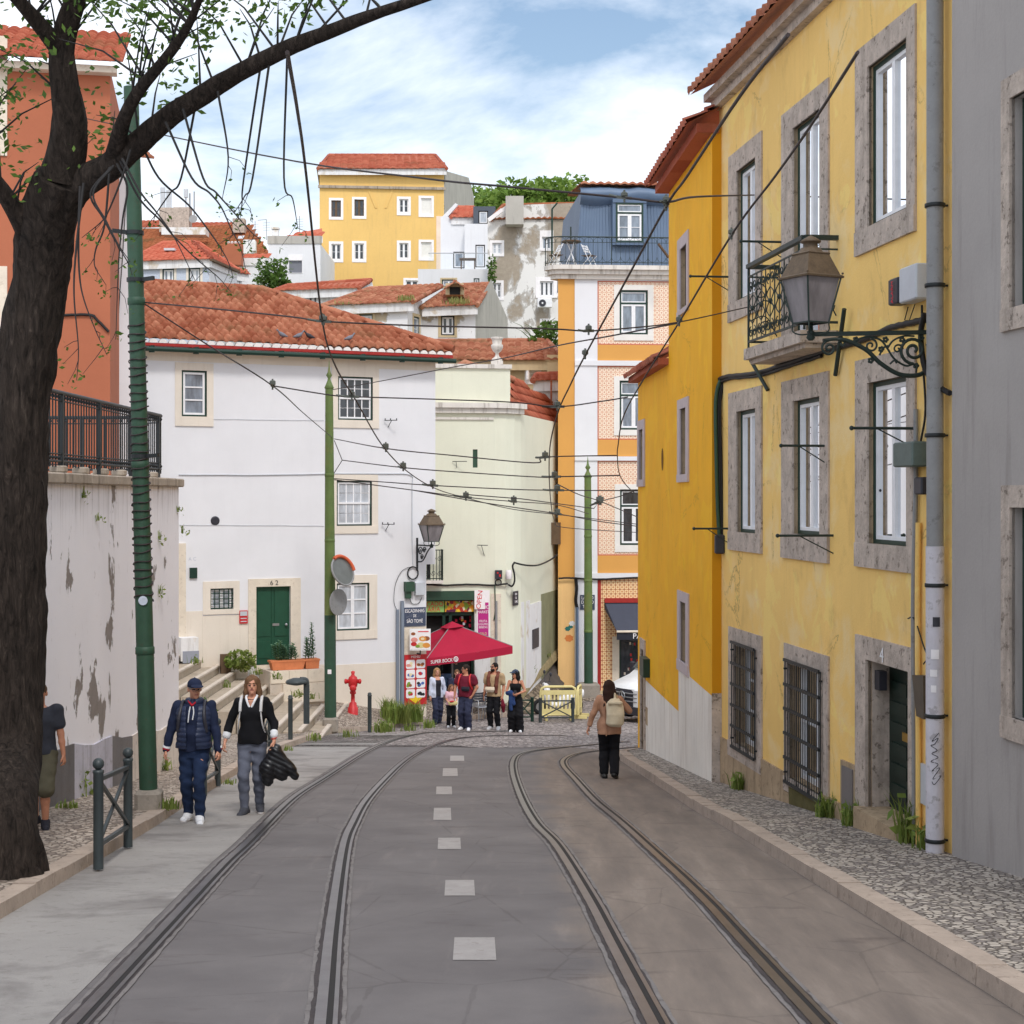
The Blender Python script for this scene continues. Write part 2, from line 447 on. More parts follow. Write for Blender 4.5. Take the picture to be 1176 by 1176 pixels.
def t_peel(name,base,under,lo,hi,dark_lo=.6,dscale=(2.4,2.4,.5),sc=.55,drip=None,dripamt=.8):
 """painted plaster that has come away in patches with crisp edges; optional run-off drips below the coping"""
 t=NT(name);v=t.obj()
 fine=t.noise(v,30,4,.65)
 c=t.mix(t.noise(v,.8,5),mul(lin(base),.93),mul(lin(base),1.04))
 u=t.mix(t.noise(v,5,6,.7),mul(lin(under),.6),mul(lin(under),1.25))
 pn=t.noise(t.map(v,dscale),sc,8,.6,.25)
 edge=t.ramp(pn,[(lo,0.0),(hi,1.0)])
 rim=t.ramp(pn,[(lo-.012,0.0),(lo,1.0)])
 c=t.mix(t.math('MULTIPLY',rim,.45),c,mul(lin(under),.4))
 c=t.mix(edge,c,u)
 sp=t.ramp(t.noise(t.map(v,(3,3,.9)),3.2,6,.7),[(dark_lo,0.0),(dark_lo+.06,1.0)])
 c=t.mix(t.math('MULTIPLY',sp,.6 if drip is None else .28),c,lin((120,100,92)))
 if drip is not None:
  sep=t.n('ShaderNodeSeparateXYZ');t.l(v,sep.inputs[0])
  mr=t.n('ShaderNodeMapRange');t.l(sep.outputs[2],mr.inputs[0]);mr.inputs[1].default_value=drip[0];mr.inputs[2].default_value=drip[1]
  dn=t.ramp(t.noise(t.map(v,(9,9,.35)),1.4,6,.75),[(.52,0.0),(.68,1.0)])
  f=t.math('MULTIPLY',t.math('MULTIPLY',mr.outputs[0],dn),dripamt)
  c=t.mix(f,c,lin((74,62,56)))
 t.col(c)
 h=t.math('SUBTRACT',t.math('MULTIPLY',fine,.25),t.math('MULTIPLY',edge,1.0))
 t.bump(h,.6,.02)
 return t.fin(.85,.22)
M['peeling_tall']=t_peel('flaking_house_render',(232,230,226),(172,160,144),.50,.54,.60,(1.2,1.2,.9),.42)
M['peeling_house']=t_peel('flaking_white_house_wall',(236,235,236),(196,180,154),.535,.555,.64,(1,1,.9),.5)
def t_zinc():
 t=NT('blue_corrugated_zinc');uv=t.uv();sp=t.n('ShaderNodeSeparateXYZ');t.l(uv,sp.inputs[0])
 w=t.math('COSINE',t.math('MULTIPLY',sp.outputs[0],2*PI/.12))
 c=t.mix(t.noise(t.obj(),.7,5),lin((88,106,132)),lin((114,132,154)))
 t.col(c);t.bump(w,.8,.02)
 return t.fin(.5,.4)
M['zinc_rib']=t_zinc()
def t_cobble(name,a,b,joint,size,stretch=(1,1,1),bumpd=.02,dark=None,rnd=1.0):
 t=NT(name);v=t.map(t.obj(),stretch)
 vo=t.n('ShaderNodeTexVoronoi',feature='F1');t.l(v,vo.inputs['Vector']);vo.inputs['Scale'].default_value=1/size;vo.inputs['Randomness'].default_value=rnd
 ve=t.n('ShaderNodeTexVoronoi',feature='DISTANCE_TO_EDGE');t.l(v,ve.inputs['Vector']);ve.inputs['Scale'].default_value=1/size;ve.inputs['Randomness'].default_value=rnd
 sp=t.n('ShaderNodeSeparateColor');t.l(vo.outputs['Color'],sp.inputs[0])
 c=t.mix(sp.outputs[0],lin(a),lin(b))
 if dark:c=t.mix(t.math('MULTIPLY',t.math('GREATER_THAN',sp.outputs[1],dark[1]),.9),c,lin(dark[0]))
 big=t.noise(t.obj(),.6,5,.6)
 c=t.mix(t.math('MULTIPLY',t.ramp(big,[(.4,0.0),(.7,1.0)]),.45),c,mul(lin(a),.55))
 e=t.ramp(ve.outputs['Distance'],[(.02,0.0),(.14,1.0)])
 c=t.mix(e,lin(joint),c)
 g=t.noise(t.obj(),60,3,.6)
 c=t.mix(t.math('MULTIPLY',g,.3),c,mul(lin(a),.6))
 t.col(c);t.bump(t.math('ADD',e,t.math('MULTIPLY',g,.3)),.8,bumpd)
 return t.fin(.75,.3)
M['calcada']=t_cobble('small_cobble_paving',(188,172,156),(212,198,184),(92,80,70),.075,dark=((120,106,98),.76))
M['calcada_r']=t_cobble('contrasting_cobble_paving',(196,184,170),(216,206,194),(84,76,70),.068,dark=((122,114,112),.66))
M['setts']=t_cobble('grey_stone_setts',(166,156,152),(196,186,180),(84,76,74),.12,stretch=(1,1.0,1),dark=((122,112,112),.65))
M['rubble']=t_cobble('rough_rubble_paving',(130,116,98),(170,154,132),(64,56,46),.3,dark=((84,76,62),.7))
def t_asphalt():
 t=NT('patched_asphalt');v=t.obj()
 g=t.noise(v,120,3,.7);b=t.noise(v,.9,6,.6);sm=t.noise(t.map(v,(2.5,.35,1)),1.3,6,.65)
 sep=t.n('ShaderNodeSeparateXYZ');t.l(v,sep.inputs[0])
 c=t.mix(t.ramp(b,[(.3,0.0),(.7,1.0)]),lin((112,109,109)),lin((131,128,127)))
 ln=t.n('ShaderNodeMapRange');t.l(t.math('ADD',sep.outputs[0],t.math('MULTIPLY',t.math('SUBTRACT',b,.5),1.0)),ln.inputs[0]);ln.inputs[1].default_value=.35;ln.inputs[2].default_value=.75
 warm=t.mix(t.ramp(sm,[(.36,0.0),(.66,1.0)]),lin((126,117,109)),lin((150,139,128)))
 c=t.mix(t.math('MULTIPLY',ln.outputs[0],.85),c,warm)
 c=t.mix(t.math('MULTIPLY',t.ramp(sm,[(.58,0.0),(.7,1.0)]),.16),c,lin((170,162,156)))
 c=t.mix(t.math('MULTIPLY',t.ramp(t.noise(t.map(v,(.8,2.2,1)),1.1,6,.7),[(.6,0.0),(.7,1.0)]),.5),c,lin((92,84,82)))
 c=t.mix(.5,c,t.mix(g,mul(lin((120,112,112)),.45),mul(lin((150,140,138)),1.3)),'SOFT_LIGHT')
 vc=t.n('ShaderNodeTexVoronoi',feature='DISTANCE_TO_EDGE');t.l(t.map(v,(.75,.5,.75)),vc.inputs['Vector']);vc.inputs['Scale'].default_value=1.0
 ad=t.math('ADD',vc.outputs['Distance'],t.math('MULTIPLY',t.math('SUBTRACT',t.noise(v,3,5),.5),.05))
 crack=t.ramp(ad,[(.004,1.0),(.008,0.0)])
 c=t.mix(t.math('MULTIPLY',crack,.22),c,lin((60,54,52)))
 t.col(c);t.bump(g,.35,.006)
 return t.fin(.8,.25)
M['asphalt']=t_asphalt()
M['gutter']=mat('pale_concrete_strip',(152,148,144),.85,.14,.9,.4,70,.25,streak=.0,speck=.3,scol=lin((112,106,100)),blot=((112,107,105),.5,.66,.75))
M['railbed']=mat('rail_bedding_concrete',(122,117,115),.85,.2,4,.5,40,.25,speck=.8,scol=lin((92,87,85)))
M['tarseal']=mat('black_tar_joint',(66,60,60),.8,.25,5,.6,30,.3)
M['paint']=mat('worn_white_road_paint',(158,153,150),.75,.1,6,.2,60,.25,speck=.55,scol=lin((132,124,120)))
M['dirt']=mat('dusty_ground',(150,138,122),.95,.15,1.5,.4,20,.15)
M['ramp']=mat('dark_asphalt_ramp',(92,86,82),.85,.15,2,.4,40,.2)
def t_bark():
 t=NT('furrowed_bark');v=t.map(t.obj(),(14,14,3))
 n=t.noise(v,1.4,7,.7,.8)
 t.col(t.ramp(n,[(.3,lin((22,19,17))),(.6,lin((62,54,49))),(.8,lin((100,90,82)))]))
 t.bump(n,1.0,.04)
 return t.fin(.95,.15)
M['bark']=t_bark()
def t_leaf(name,a,b,c3):
 t=NT(name);v=t.obj()
 g=t.n('ShaderNodeNewGeometry')
 c=t.mix(g.outputs['Random Per Island'],lin(a),lin(b))
 c=t.mix(t.ramp(t.noise(v,1.1,3),[(.4,0.0),(.65,1.0)]),c,lin(c3))
 t.col(c)
 t.b.inputs['Subsurface Weight'].default_value=0
 tr=t.n('ShaderNodeBsdfTranslucent');t.l(c,tr.inputs[0])
 mx=t.n('ShaderNodeMixShader');mx.inputs[0].default_value=.3
 t.l(t.b.outputs[0],mx.inputs[1]);t.l(tr.outputs[0],mx.inputs[2]);t.l(mx.outputs[0],t.out.inputs['Surface'])
 return t.fin(.6,.3)
M['leaf']=t_leaf('green_leaf',(58,88,34),(104,132,56),(80,108,40))
M['leaf_hill']=t_leaf('hill_tree_leaf',(84,116,44),(150,172,84),(112,142,58))
M['leaf_blue']=t_leaf('blue_green_leaf',(86,122,100),(128,160,132),(98,134,104))
M['grass']=t_leaf('grass_blade',(96,124,50),(150,164,84),(112,120,60))
M['grass_dry']=t_leaf('dry_grass_blade',(120,132,66),(168,160,102),(140,140,80))
M['twig']=plain('thin_dark_twig',(44,42,42),.8)
KL=[(-3.45,-1),(-3.6,4),(-3.95,10),(-4.36,18.8),(-4.52,21.3),(-4.86,27.5),(-5.05,32),(-5.08,36.2),(-4.95,41),(-4.78,42.8),(-4.0,43.9),(-2.75,46.8),(-1.9,48.6),(-.6,49.4),(.3,50.4)]
KR=[(3.3,-1),(3.15,4),(2.95,10),(2.63,18.8),(2.49,21.07),(2.4,24),(2.28,27.9),(2.18,31.6),(2.22,32.9),(2.6,33.6),(3.4,33.7)]
def polyX(pl,Y):
 for(x0,y0),(x1,y1)in zip(pl,pl[1:]):
  if y0<=Y<=y1:return x0+(x1-x0)*(Y-y0)/(y1-y0)
 return pl[-1][0]if Y>pl[-1][1]else pl[0][0]
def sheet(name,xl,xr,y0,y1,off,m,nx=2,dy=.4,kind='structure',jag=0.0):
 mb=MB();n=max(2,int((y1-y0)/dy));rows=[]
 for i in range(n+1):
  Y=y0+(y1-y0)*i/n
  a=xl(Y)if callable(xl)else xl;b=xr(Y)if callable(xr)else xr
  if jag:a+=R.uniform(-jag,jag);b+=R.uniform(-jag,jag)
  o=off(Y)if callable(off)else off
  rows.append([(a+(b-a)*k/nx,Y,zr(Y)+o)for k in range(nx+1)])
 mb.loft(rows,0,False,False,True)
 return struct(mb.build(name,m,org=(0,0,0)),kind)
sheet('ground',-150,150,-2,300,-.012,M['dirt'],8,1.0)
YJ=36.2
sheet('road',lambda Y:polyX(KL,Y)-.02,lambda Y:polyX(KR,Y)+.02 if Y<33.5 else 9,-1,40,0.0,M['asphalt'],10)
mb=MB();rows=[]
for i in range(64):
 Y=YJ+(62-YJ)*(i/63)**1.3
 row=[]
 for k in range(33):
  f=k/32
  a=max(polyX(KL,min(Y,50))-.02,-5.2)if Y<49 else-.9+(Y-49)*.25
  b=26
  g=f**1.7
  x=a+(b-a)*g
  yy=Y
  if i==0:yy=YJ+(.9 if x<-1 else 0)+R.uniform(-.25,.25)-(2.2*max(0,min(1,(x-1.2)/1.5))if x>1.2 else 0)
  row.append((x,yy,zr(yy)+.004))
 rows.append(row)
mb.loft(rows,0,False,False,True)
struct(mb.build('cobbled_junction',M['setts'],org=(0,0,0)))
PXR={'a':[(150,1110),(215,1040),(260,992),(288,966),(336,918),(374,893),(418,865),(449,851),(485,842.5),(529,841),(580,840)],'b':[(372,1176),(383,1060),(396,972),(407,944),(420,921),(440,898),(463,876),(485,862),(518,850),(551,846),(600,845),(650,845)],'c':[(718,1110),(676,1030),(640,972),(615,945),(599,916),(590,889),(590,874),(598,866),(622,861),(665,857),(720,852)],'d':[(880,1110),(806,1030),(744,972),(713,944),(684,920),(662,896),(648,880),(649,872),(662,866),(684,862.5),(733,858),(790,854)]}
def track_path(k):
 w=[G(x,y)for x,y in PXR[k]]
 a,b=w[0],w[1]
 d=(a-b).normalized();near=a+d*max(0,(a.y-1.0))
 p=smooth_path([near]+w,10)
 return[Vector((q.x,q.y,0))for q in resample(p,.12)]
def ribbon(mb,path,a,b,off,m=0,jag=0.0):
 """a strip between lateral offsets a and b along the path, lying on the street"""
 rows=[]
 for i,p in enumerate(path):
  t=(path[min(i+1,len(path)-1)]-path[max(i-1,0)]);t.z=0;t.normalize()
  s=Vector((t.y,-t.x,0))
  q0=p+s*(a+(R.uniform(-jag,jag)if jag else 0));q1=p+s*(b+(R.uniform(-jag,jag)if jag else 0))
  rows.append([(q0.x,q0.y,zr(q0.y)+off),(q1.x,q1.y,zr(q1.y)+off)])
 mb.loft(rows,m,False,False,True)
tracks={}
for nm,ks,lab in(('l','ab','tram track curving away past the walking couple'),('r','cd','tram track on the side of the woman with the backpack')):
 p0=track_path(ks[0])
 root=thing('tram_track',lab,'tram track',(p0[20].x,p0[20].y,zr(p0[20].y)),'tram tracks in the street')
 for k in ks:
  p=track_path(k)
  mb=MB()
  ribbon(mb,p,-.115,.125,.008,0,.005)
  bed=mb.build('rail_bed',M['railbed'],root)
  mb=MB();sd=1 if k in 'ac' else-1
  ribbon(mb,p,-.085,-.055,.012,0,.008);ribbon(mb,p,.075,.095,.012,0,.008)
  mb.build('tar_joint',M['tarseal'],bed)
  mb=MB()
  for lo,hi in((-.055,.012),(.05,.078)):
   ribbon(mb,p,lo,hi,.018)
  rl=mb.build('rail',M['steel'],root)
  mb=MB();ribbon(mb,p,.011,.051,.0145)
  mb.build('groove',M['groove'],rl)
 tracks[nm]=root
pa=track_path('a');
def railX(Y):
 best=min(pa,key=lambda q:abs(q.y-Y));return best.x
sheet('gutter_strip',lambda Y:polyX(KL,Y)-.01,lambda Y:max(polyX(KL,Y)+.2,railX(Y)-.16),1.2,42.5,.004,M['gutter'],3,.4,'structure',0)
for i,(x,y,w,h)in enumerate([(525,871,8,6),(517,887,8.5,9),(510,908,9,9),(508,935,10,14),(516,969,13,13),(528,1020,17,18),(545,1090,24,26)]):
 a=G(x,y-h/2);b=G(x,y+h/2);hw=w/F*(a.y+b.y)/2
 mb=MB();n=5;rows=[]
 for k in range(n+1):
  q=b.lerp(a,k/n);rows.append([(q.x-hw,q.y,zr(q.y)+.004),(q.x+hw,q.y,zr(q.y)+.004)])
 mb.loft(rows,0,False,False,True)
 struct(mb.build('road_marking',M['paint'],org=(0,0,0)))
def kerb(name,pl,side,h=.13,w=.22):
 pts=[Vector((x,y,0))for x,y in pl]
 pts=resample(smooth_path(pts,5),.9)
 mb=MB()
 for i,(a,b)in enumerate(zip(pts,pts[1:])):
  d=(b-a);L=d.length
  if L<.05:continue
  d.normalize();s=Vector((d.y,-d.x,0))*side
  g=.008;a2=a+d*g;b2=b-d*g;dz=R.uniform(-.008,.008)
  q=[]
  for p,o in((a2,0),(b2,0),(b2,w),(a2,w)):
   r=p+s*o;q.append((r,o))
  bot=[Vector((r.x,r.y,zr(r.y)-.1))for r,o in q];top=[Vector((r.x+(s.x*.015 if o==0 else 0),r.y,zr(r.y)+h+dz))for r,o in q]
  mb.hexa(bot+top)
 return struct(mb.build(name,M['kerb'],org=(0,0,0)))
kerb('kerb',KL,-1);kerb('kerb',KR,1)
def pav_off(x,Y):return .125+.9*max(0,min(1,(polyX(KL,min(Y,50.3))-.21-x)/3.5))*min(1,max(0,(Y-41.4)/1.5))
sheet('pavement',lambda Y:-6.3 if Y<28.4 else-6.3-min(4,(Y-28.4)*.9),lambda Y:polyX(KL,Y)-.21,-1,41.5,.125,M['calcada'],6)
mb=MB();rows=[]
for i in range(26):
 Y=41.4+i*.36
 a=-9.0;b=polyX(KL,min(Y,50.3))-.21
 rows.append([(a+(b-a)*k/16,Y,zr(Y)+pav_off(a+(b-a)*k/16,Y))for k in range(17)])
mb.loft(rows,0,False,False,True)
struct(mb.build('pavement',M['calcada'],org=(0,0,0)))
sheet('pavement',lambda Y:polyX(KR,Y)+.21,4.9,-1,33.45,.125,M['calcada_r'],4)
mb=MB();rows=[]
for i in range(16):
 Y=56.2+i*.4
 rows.append([(1.75,Y,zr(Y)+.11),(12,Y,zr(Y)+.11)])
mb.loft(rows,0,False,False,True);mb.poly([(1.75,56.2,zr(56.2)-.1),(12,56.2,zr(56.2)-.1),(12,56.2,zr(56.2)+.11),(1.75,56.2,zr(56.2)+.11)])
struct(mb.build('pavement',M['calcada'],org=(0,0,0)))
FW=Fc(-10.3,44.2,-2.35,48.0)
ST=[(-4.9,-6.16),(-5.4,-5.98),(-5.9,-5.79),(-6.5,-5.59),(-7.0,-5.41),(-7.5,-5.22),(-7.97,-5.03),(-8.42,-4.85),(-8.9,-4.67),(-9.4,-4.49),(-9.9,-4.31),(-10.4,-4.13),(-10.9,-3.95),(-11.4,-3.77)]
mb=MB()
for i,(x,z)in enumerate(ST):
 x1=ST[i+1][0]+.03 if i+1<len(ST)else-16
 z1=z
 yb=44.2+.478*(x+10.3)+.35
 y0=39.7+(.25 if i<1 else 0)
 if i<2:y0+=.4
 mb.hexa([(x1,y0,-7.6),(x,y0,-7.6),(x,yb,-7.6),(x1,yb,-7.6),(x1,y0,z-.05),(x,y0,z-.05),(x,yb,z-.05),(x1,yb,z-.05)],1)
 mb.box((x-.04,(y0+yb)/2,z-.03),(.12,yb-y0+.02,.07),0,0,.012)
struct(mb.build('stairs',[M['stepstone'],mat('worn_stair_tread',(178,165,148),.95,.14,2.5,.45,30,.15,speck=.3,scol=lin((120,108,78)))],org=(0,0,0)))
WX=-6.05
M['peeling_wall']=t_peel('peeling_painted_wall',(246,245,252),(150,142,138),.60,.606,.62,(1.5,1.5,1.0),.8,drip=(4.1,5.05),dripamt=.8)
rw=thing('retaining_wall','tall white wall with flaking paint and a stone coping behind the green pole','wall',(WX,20,-4.8))
mb=MB();fcw=Fc(WX,2,WX,28.45)
rows=[]
for Y in[2+i*.5 for i in range(53)]+[28.45]:
 rows.append([(WX,Y,zr(Y)-.3),(WX,Y,.17)])
mb.loft(rows,0,False,False,False)
mb.quad((WX,28.45,-7),(-16,28.45,-7),(-16,28.45,.17),(WX,28.45,.17))
mb.quad((WX,2,.17),(WX,28.45,.17),(-16,28.45,.17),(-16,2,.17))
mb.build('wall',M['peeling_wall'],rw)
mb=MB()
Y=2.0
while Y<28.4:
 L=R.uniform(1.1,1.5);y1=min(28.53,Y+L)
 mb.box((WX-.17,(Y+y1)/2,.245+R.uniform(-.006,.006)),(.52,y1-Y-.012,.15),0,0,.02);Y=y1
mb.build('coping',M['coping'],rw)
for y0,y1,c,nm in((2,21.6,(112,110,112),'dark'),(21.6,23.65,(196,196,210),'pale'),(23.65,24.9,(126,124,126),'mid'),(24.9,28.43,(222,214,206),'cream')):
 mb=MB();rows=[]
 n=max(2,int((y1-y0)/.5))
 for i in range(n+1):
  Y=y0+(y1-y0)*i/n;zt=zr(Y)+.86+.04*math.sin(Y*3)
  rows.append([(WX,Y,zr(Y)-.2),(WX+.022,Y,zr(Y)-.2),(WX+.022,Y,zt),(WX,Y,zt)])
 mb.loft(rows,0,True,True,False)
 mb.build('painted_plinth',mat(nm+'_plinth_paint',c,.8,.1,2,.3,40,.25,streak=.4,speck=.3,scol=lin((90,84,80))),rw)
rl=thing('balustrade','black iron balustrade on top of the flaking white wall','railing',(WX-.14,20,.32))
rail_line=[Vector((WX-.14,6,0)),Vector((WX-.14,27.6,0))]
arc=[Vector((WX-.14-1.3*(1-math.cos(a)),27.6+.7*math.sin(a),0))for a in[i*PI/2/8 for i in range(9)]]
pl=rail_line+arc[1:]+[Vector((-9.5,28.3,0))]
for z,r,nm in((1.42,.032,'top_rail'),(.48,.02,'bottom_rail')):
 mb=MB();mb.tube([p+Vector((0,0,z))for p in pl],r,8);
 if nm=='top_rail':mb.tube([p+Vector((0,0,1.31))for p in pl],.012,6)
 else:mb.tube([p+Vector((0,0,.58))for p in pl],.012,6)
 mb.build(nm,M['iron'],rl)
mb=MB();pts=resample(pl,.02);acc=0;last=None;k=0
for i in range(0,len(pts),7):
 p=pts[i];k+=1
 if k%14==0:
  mb.box((p.x,p.y,.87),(.055,.055,1.12),0)
 else:
  mb.tube([p+Vector((0,0,z))for z in(.4,1.42)],.012,6)
  for z in(.53,1.36):mb.ball((p.x,p.y,z),.028,0,6,(1,1,1))
mb.build('bars',M['iron'],rl)
for i in range(0,len(pts),55):
 p=pts[i];mb=MB();mb.box((p.x,p.y,.37),(.2,.22,.1),0,0,.02);mb.build('rail_footing',M['coping'],rl)
def rect(fc,xl,yt,yb,xr):
 """opening on a wall: left edge x with its top and bottom y, right edge x (photo pixels)"""
 a=fc.px(xl,yt);b=fc.px(xl,yb);c=fc.px(xr,yt)
 return(a[0],c[0],b[1],a[1])
def window(root,fc,r,dep=.16,outer=None,ow=.06,sash=None,sw=.05,cols=2,rows=1,transom=0.0,pane='pane_mid',sur=None,surm=None,proud=.025,mw=.022,curtain=None,split=False,name='window',sill=None):
 u0,u1,z0,z1=min(r[0],r[1]),max(r[0],r[1]),min(r[2],r[3]),max(r[2],r[3])
 sash=sash or M['pvc'];mats=[sash,outer or sash]
 mb=MB();d0,d1=-dep-.01,-dep+.045
 def frame(a,b,c,e,w,q0,q1,m):
  fc.box(mb,a,a+w,c,e,q0,q1,m);fc.box(mb,b-w,b,c,e,q0,q1,m)
  fc.box(mb,a+w,b-w,c,c+w,q0,q1,m);fc.box(mb,a+w,b-w,e-w,e,q0,q1,m)
 a,b,c,e=u0,u1,z0,z1
 if outer:
  frame(a,b,c,e,ow,d0-.02,d1+.015,1);a+=ow;b-=ow;c+=ow;e-=ow
 if transom>0:
  zt=e-(e-c)*transom
  fc.box(mb,a,b,zt,zt+(ow if outer else sw),d0-.01,d1+.01,1)
  frame(a,b,zt+(ow if outer else sw),e,sw*.6,d0,d1-.01,0);e=zt
 if split:
  zm=(c+e)/2
  frame(a,b,c,zm+sw*.4,sw,d0,d1-.02,0);frame(a,b,zm-sw*.4,e,sw,d0,d1,0)
  bands=[(c+sw,zm-sw*.4),(zm+sw*.6,e-sw)]
  for lo,hi in bands:
   for k in range(1,cols):
    x=a+sw+(b-a-2*sw)*k/cols;fc.box(mb,x-mw/2,x+mw/2,lo,hi,d0+.01,d1-.03,0)
   for k in range(1,rows):
    zz=lo+(hi-lo)*k/rows;fc.box(mb,a+sw,b-sw,zz-mw/2,zz+mw/2,d0+.012,d1-.033,0)
 else:
  W=(b-a)/cols
  for k in range(cols):
   aa,bb=a+W*k,a+W*(k+1)
   frame(aa+.001,bb-.001,c,e,sw,d0,d1,0)
   for j in range(1,rows):
    zz=c+sw+(e-c-2*sw)*j/rows;fc.box(mb,aa+sw,bb-sw,zz-mw/2,zz+mw/2,d0+.01,d1-.01,0)
 w=mb.build(name,mats,root)
 mb=MB();fc.quad(mb,u0,u1,z0,z1,-dep+.012)
 mb.build('pane',M[pane],w)
 if curtain:
  mb=MB();n=14;du=(u1-u0)/n
  q=[(u0+du*k,-dep-.07-.02*(k%2))for k in range(n+1)]
  for(ua,da),(ub,db)in zip(q,q[1:]):
   if curtain=='part' and .3*(u1-u0)<ua-u0<.62*(u1-u0):continue
   mb.quad(fc.W(ua,z0,da),fc.W(ub,z0,db),fc.W(ub,z1,db),fc.W(ua,z1,da))
  mb.build('curtain',M['curtain'],w)
  mb=MB();fc.quad(mb,u0,u1,z0,z1,-dep-.15);mb.build('dark_room',M['screen_dark'],w)
 if sur:
  l,rr,t,bt=sur;mb=MB();iu=.0
  fc.box(mb,u0-l,u1+rr,z1,z1+t,-.03,proud);fc.box(mb,u0-l,u1+rr,z0-bt,z0,-.03,proud+.012)
  fc.box(mb,u0-l,u0,z0,z1,-.03,proud);fc.box(mb,u1,u1+rr,z0,z1,-.03,proud)
  mb.build('surround',surm or M['stone_trim'],w)
 if sill:
  mb=MB();fc.box(mb,u0-.05,u1+.05,z0-.05,z0-.001,-dep,.06);mb.build('sill',sill,w)
 return(u0,u1,z0,z1,dep+(.16 if curtain else .03))
def surpx(fc,r,xl,yt,yb,xr):
 """surround widths from an outer rectangle in photo pixels"""
 o=rect(fc,xl,yt,yb,xr)
 ou0,ou1=min(o[0],o[1]),max(o[0],o[1]);u0,u1=min(r[0],r[1]),max(r[0],r[1])
 return(max(.04,u0-ou0),max(.04,ou1-u1),max(.04,o[3]-r[3]),max(.04,r[2]-o[2]))
def roof_plane(mb,a,b,c,d,pitch=.26,row=.38,amp=.06,m=0,seg=6,lift=.05):
 """interlocking barrel tiles on a flat roof polygon: a,b along the eave, c,d along the top"""
 a,b,c,d=Vector(a),Vector(b),Vector(c),Vector(d)
 e=(b-a).normalized();n=e.cross((d-a)).normalized()
 if n.length<.5:n=e.cross(c-a).normalized()
 if n.z<0:n=-n
 up=n.cross(e).normalized()
 if up.dot((c+d)/2-a)<0:up=-up
 pl=[((p-a).dot(e),(p-a).dot(up))for p in(a,b,c,d)]
 smin,smax=min(p[0]for p in pl),max(p[0]for p in pl);tmax=max(p[1]for p in pl)
 def inside(s,t):
  sg=0
  for i in range(4):
   x0,y0=pl[i];x1,y1=pl[(i+1)%4]
   cr=(x1-x0)*(t-y0)-(y1-y0)*(s-x0)
   if abs((x1-x0))+abs(y1-y0)<1e-6:continue
   if cr<-.02:
    if sg>0:return False
    sg=-1
   elif cr>.02:
    if sg<0:return False
    sg=1
  return True
 nr=max(1,round(tmax/row));rw=tmax/nr;nc=max(1,round((smax-smin)/pitch));pw=(smax-smin)/nc
 for i in range(nc):
  jx=R.uniform(-.006,.006)
  for j in range(nr):
   s0=smin+i*pw;t0=j*rw
   if not inside(s0+pw/2,t0+rw/2):continue
   lo,hi,lip=[],[],[]
   jz=R.uniform(-.008,.008)
   for k in range(seg+1):
    f=k/seg;s=s0+pw*f
    h=amp*(.5-.5*math.cos(2*PI*f))**.8 if seg<9 else(amp*math.sin(PI*(f-.18)/.64)**.7 if .18<f<.82 else-.25*amp)
    base=a+e*(s+jx)
    lo.append(base+up*(t0-.02)+n*(h+lift+jz));hi.append(base+up*(t0+rw+.02)+n*(h*.86+jz));lip.append(base+up*(t0-.02)+n*(h*.4+jz-.01))
   uvs=[(i+.5+R.random()*0,j+.5)]*4
   mb.add(lip+lo+hi,[(k,k+1,seg+2+k,seg+1+k)for k in range(seg)]+[(seg+1+k,seg+2+k,2*seg+3+k,2*seg+2+k)for k in range(seg)],m,True,[uvs]*(2*seg))
 mb.add([p-n*.012 for p in(a,b,c,d)],[(0,1,2,3)],m,False,[[(.5,.5)]*4])
def ridge(mb,a,b,r=.11,m=0):
 a,b=Vector(a),Vector(b);L=(b-a).length;n=max(1,int(L/.42))
 for i in range(n):
  p,q=a.lerp(b,i/n),a.lerp(b,(i+1.06)/n)
  mb.tube([p,q],[r*1.04,r*.92],8,m)
  for k in range(len(mb.uv)-10,len(mb.uv)):
   mb.uv[k]=[(i+40.5,.5)]*len(mb.f[k])
def block(root,pts,z0,z1,m,name='wall',top=True):
 """upright walls round a footprint"""
 mb=MB();n=len(pts)
 for i in range(n):
  p,q=pts[i],pts[(i+1)%n]
  mb.quad((p[0],p[1],z0),(q[0],q[1],z0),(q[0],q[1],z1),(p[0],p[1],z1))
 if top:mb.poly([(p[0],p[1],z1)for p in pts])
 return mb.build(name,m,root)
def text(body,mt,parent,fc,u,z,size,d=.01,name='lettering',rot=0.0,align='CENTER',sx=1.0,ext=.002,flip=1):
 cu=bpy.data.curves.new(name,'FONT');cu.body=body;cu.size=size;cu.align_x=align;cu.align_y='CENTER';cu.extrude=ext
 o=bpy.data.objects.new('tmp',cu);COL.objects.link(o)
 dg=bpy.context.evaluated_depsgraph_get();me=bpy.data.meshes.new_from_object(o.evaluated_get(dg));bpy.data.objects.remove(o)
 right=fc.d if fc.d.x*fc.n.y-fc.d.y*fc.n.x<0 else-fc.d
 right=Vector((0,0,1)).cross(fc.n)
 org=fc.W(u,z,d);up=Vector((0,0,1));c,s=math.cos(rot),math.sin(rot)
 mb=MB();vs=[]
 for v in me.vertices:
  x,y=v.co.x*sx,v.co.y;x,y=x*c-y*s,x*s+y*c
  vs.append(org+right*x+up*y+fc.n*v.co.z)
 mb.add(vs,[tuple(p.vertices)for p in me.polygons],0)
 bpy.data.meshes.remove(me)
 return mb.build(name,mt,parent)
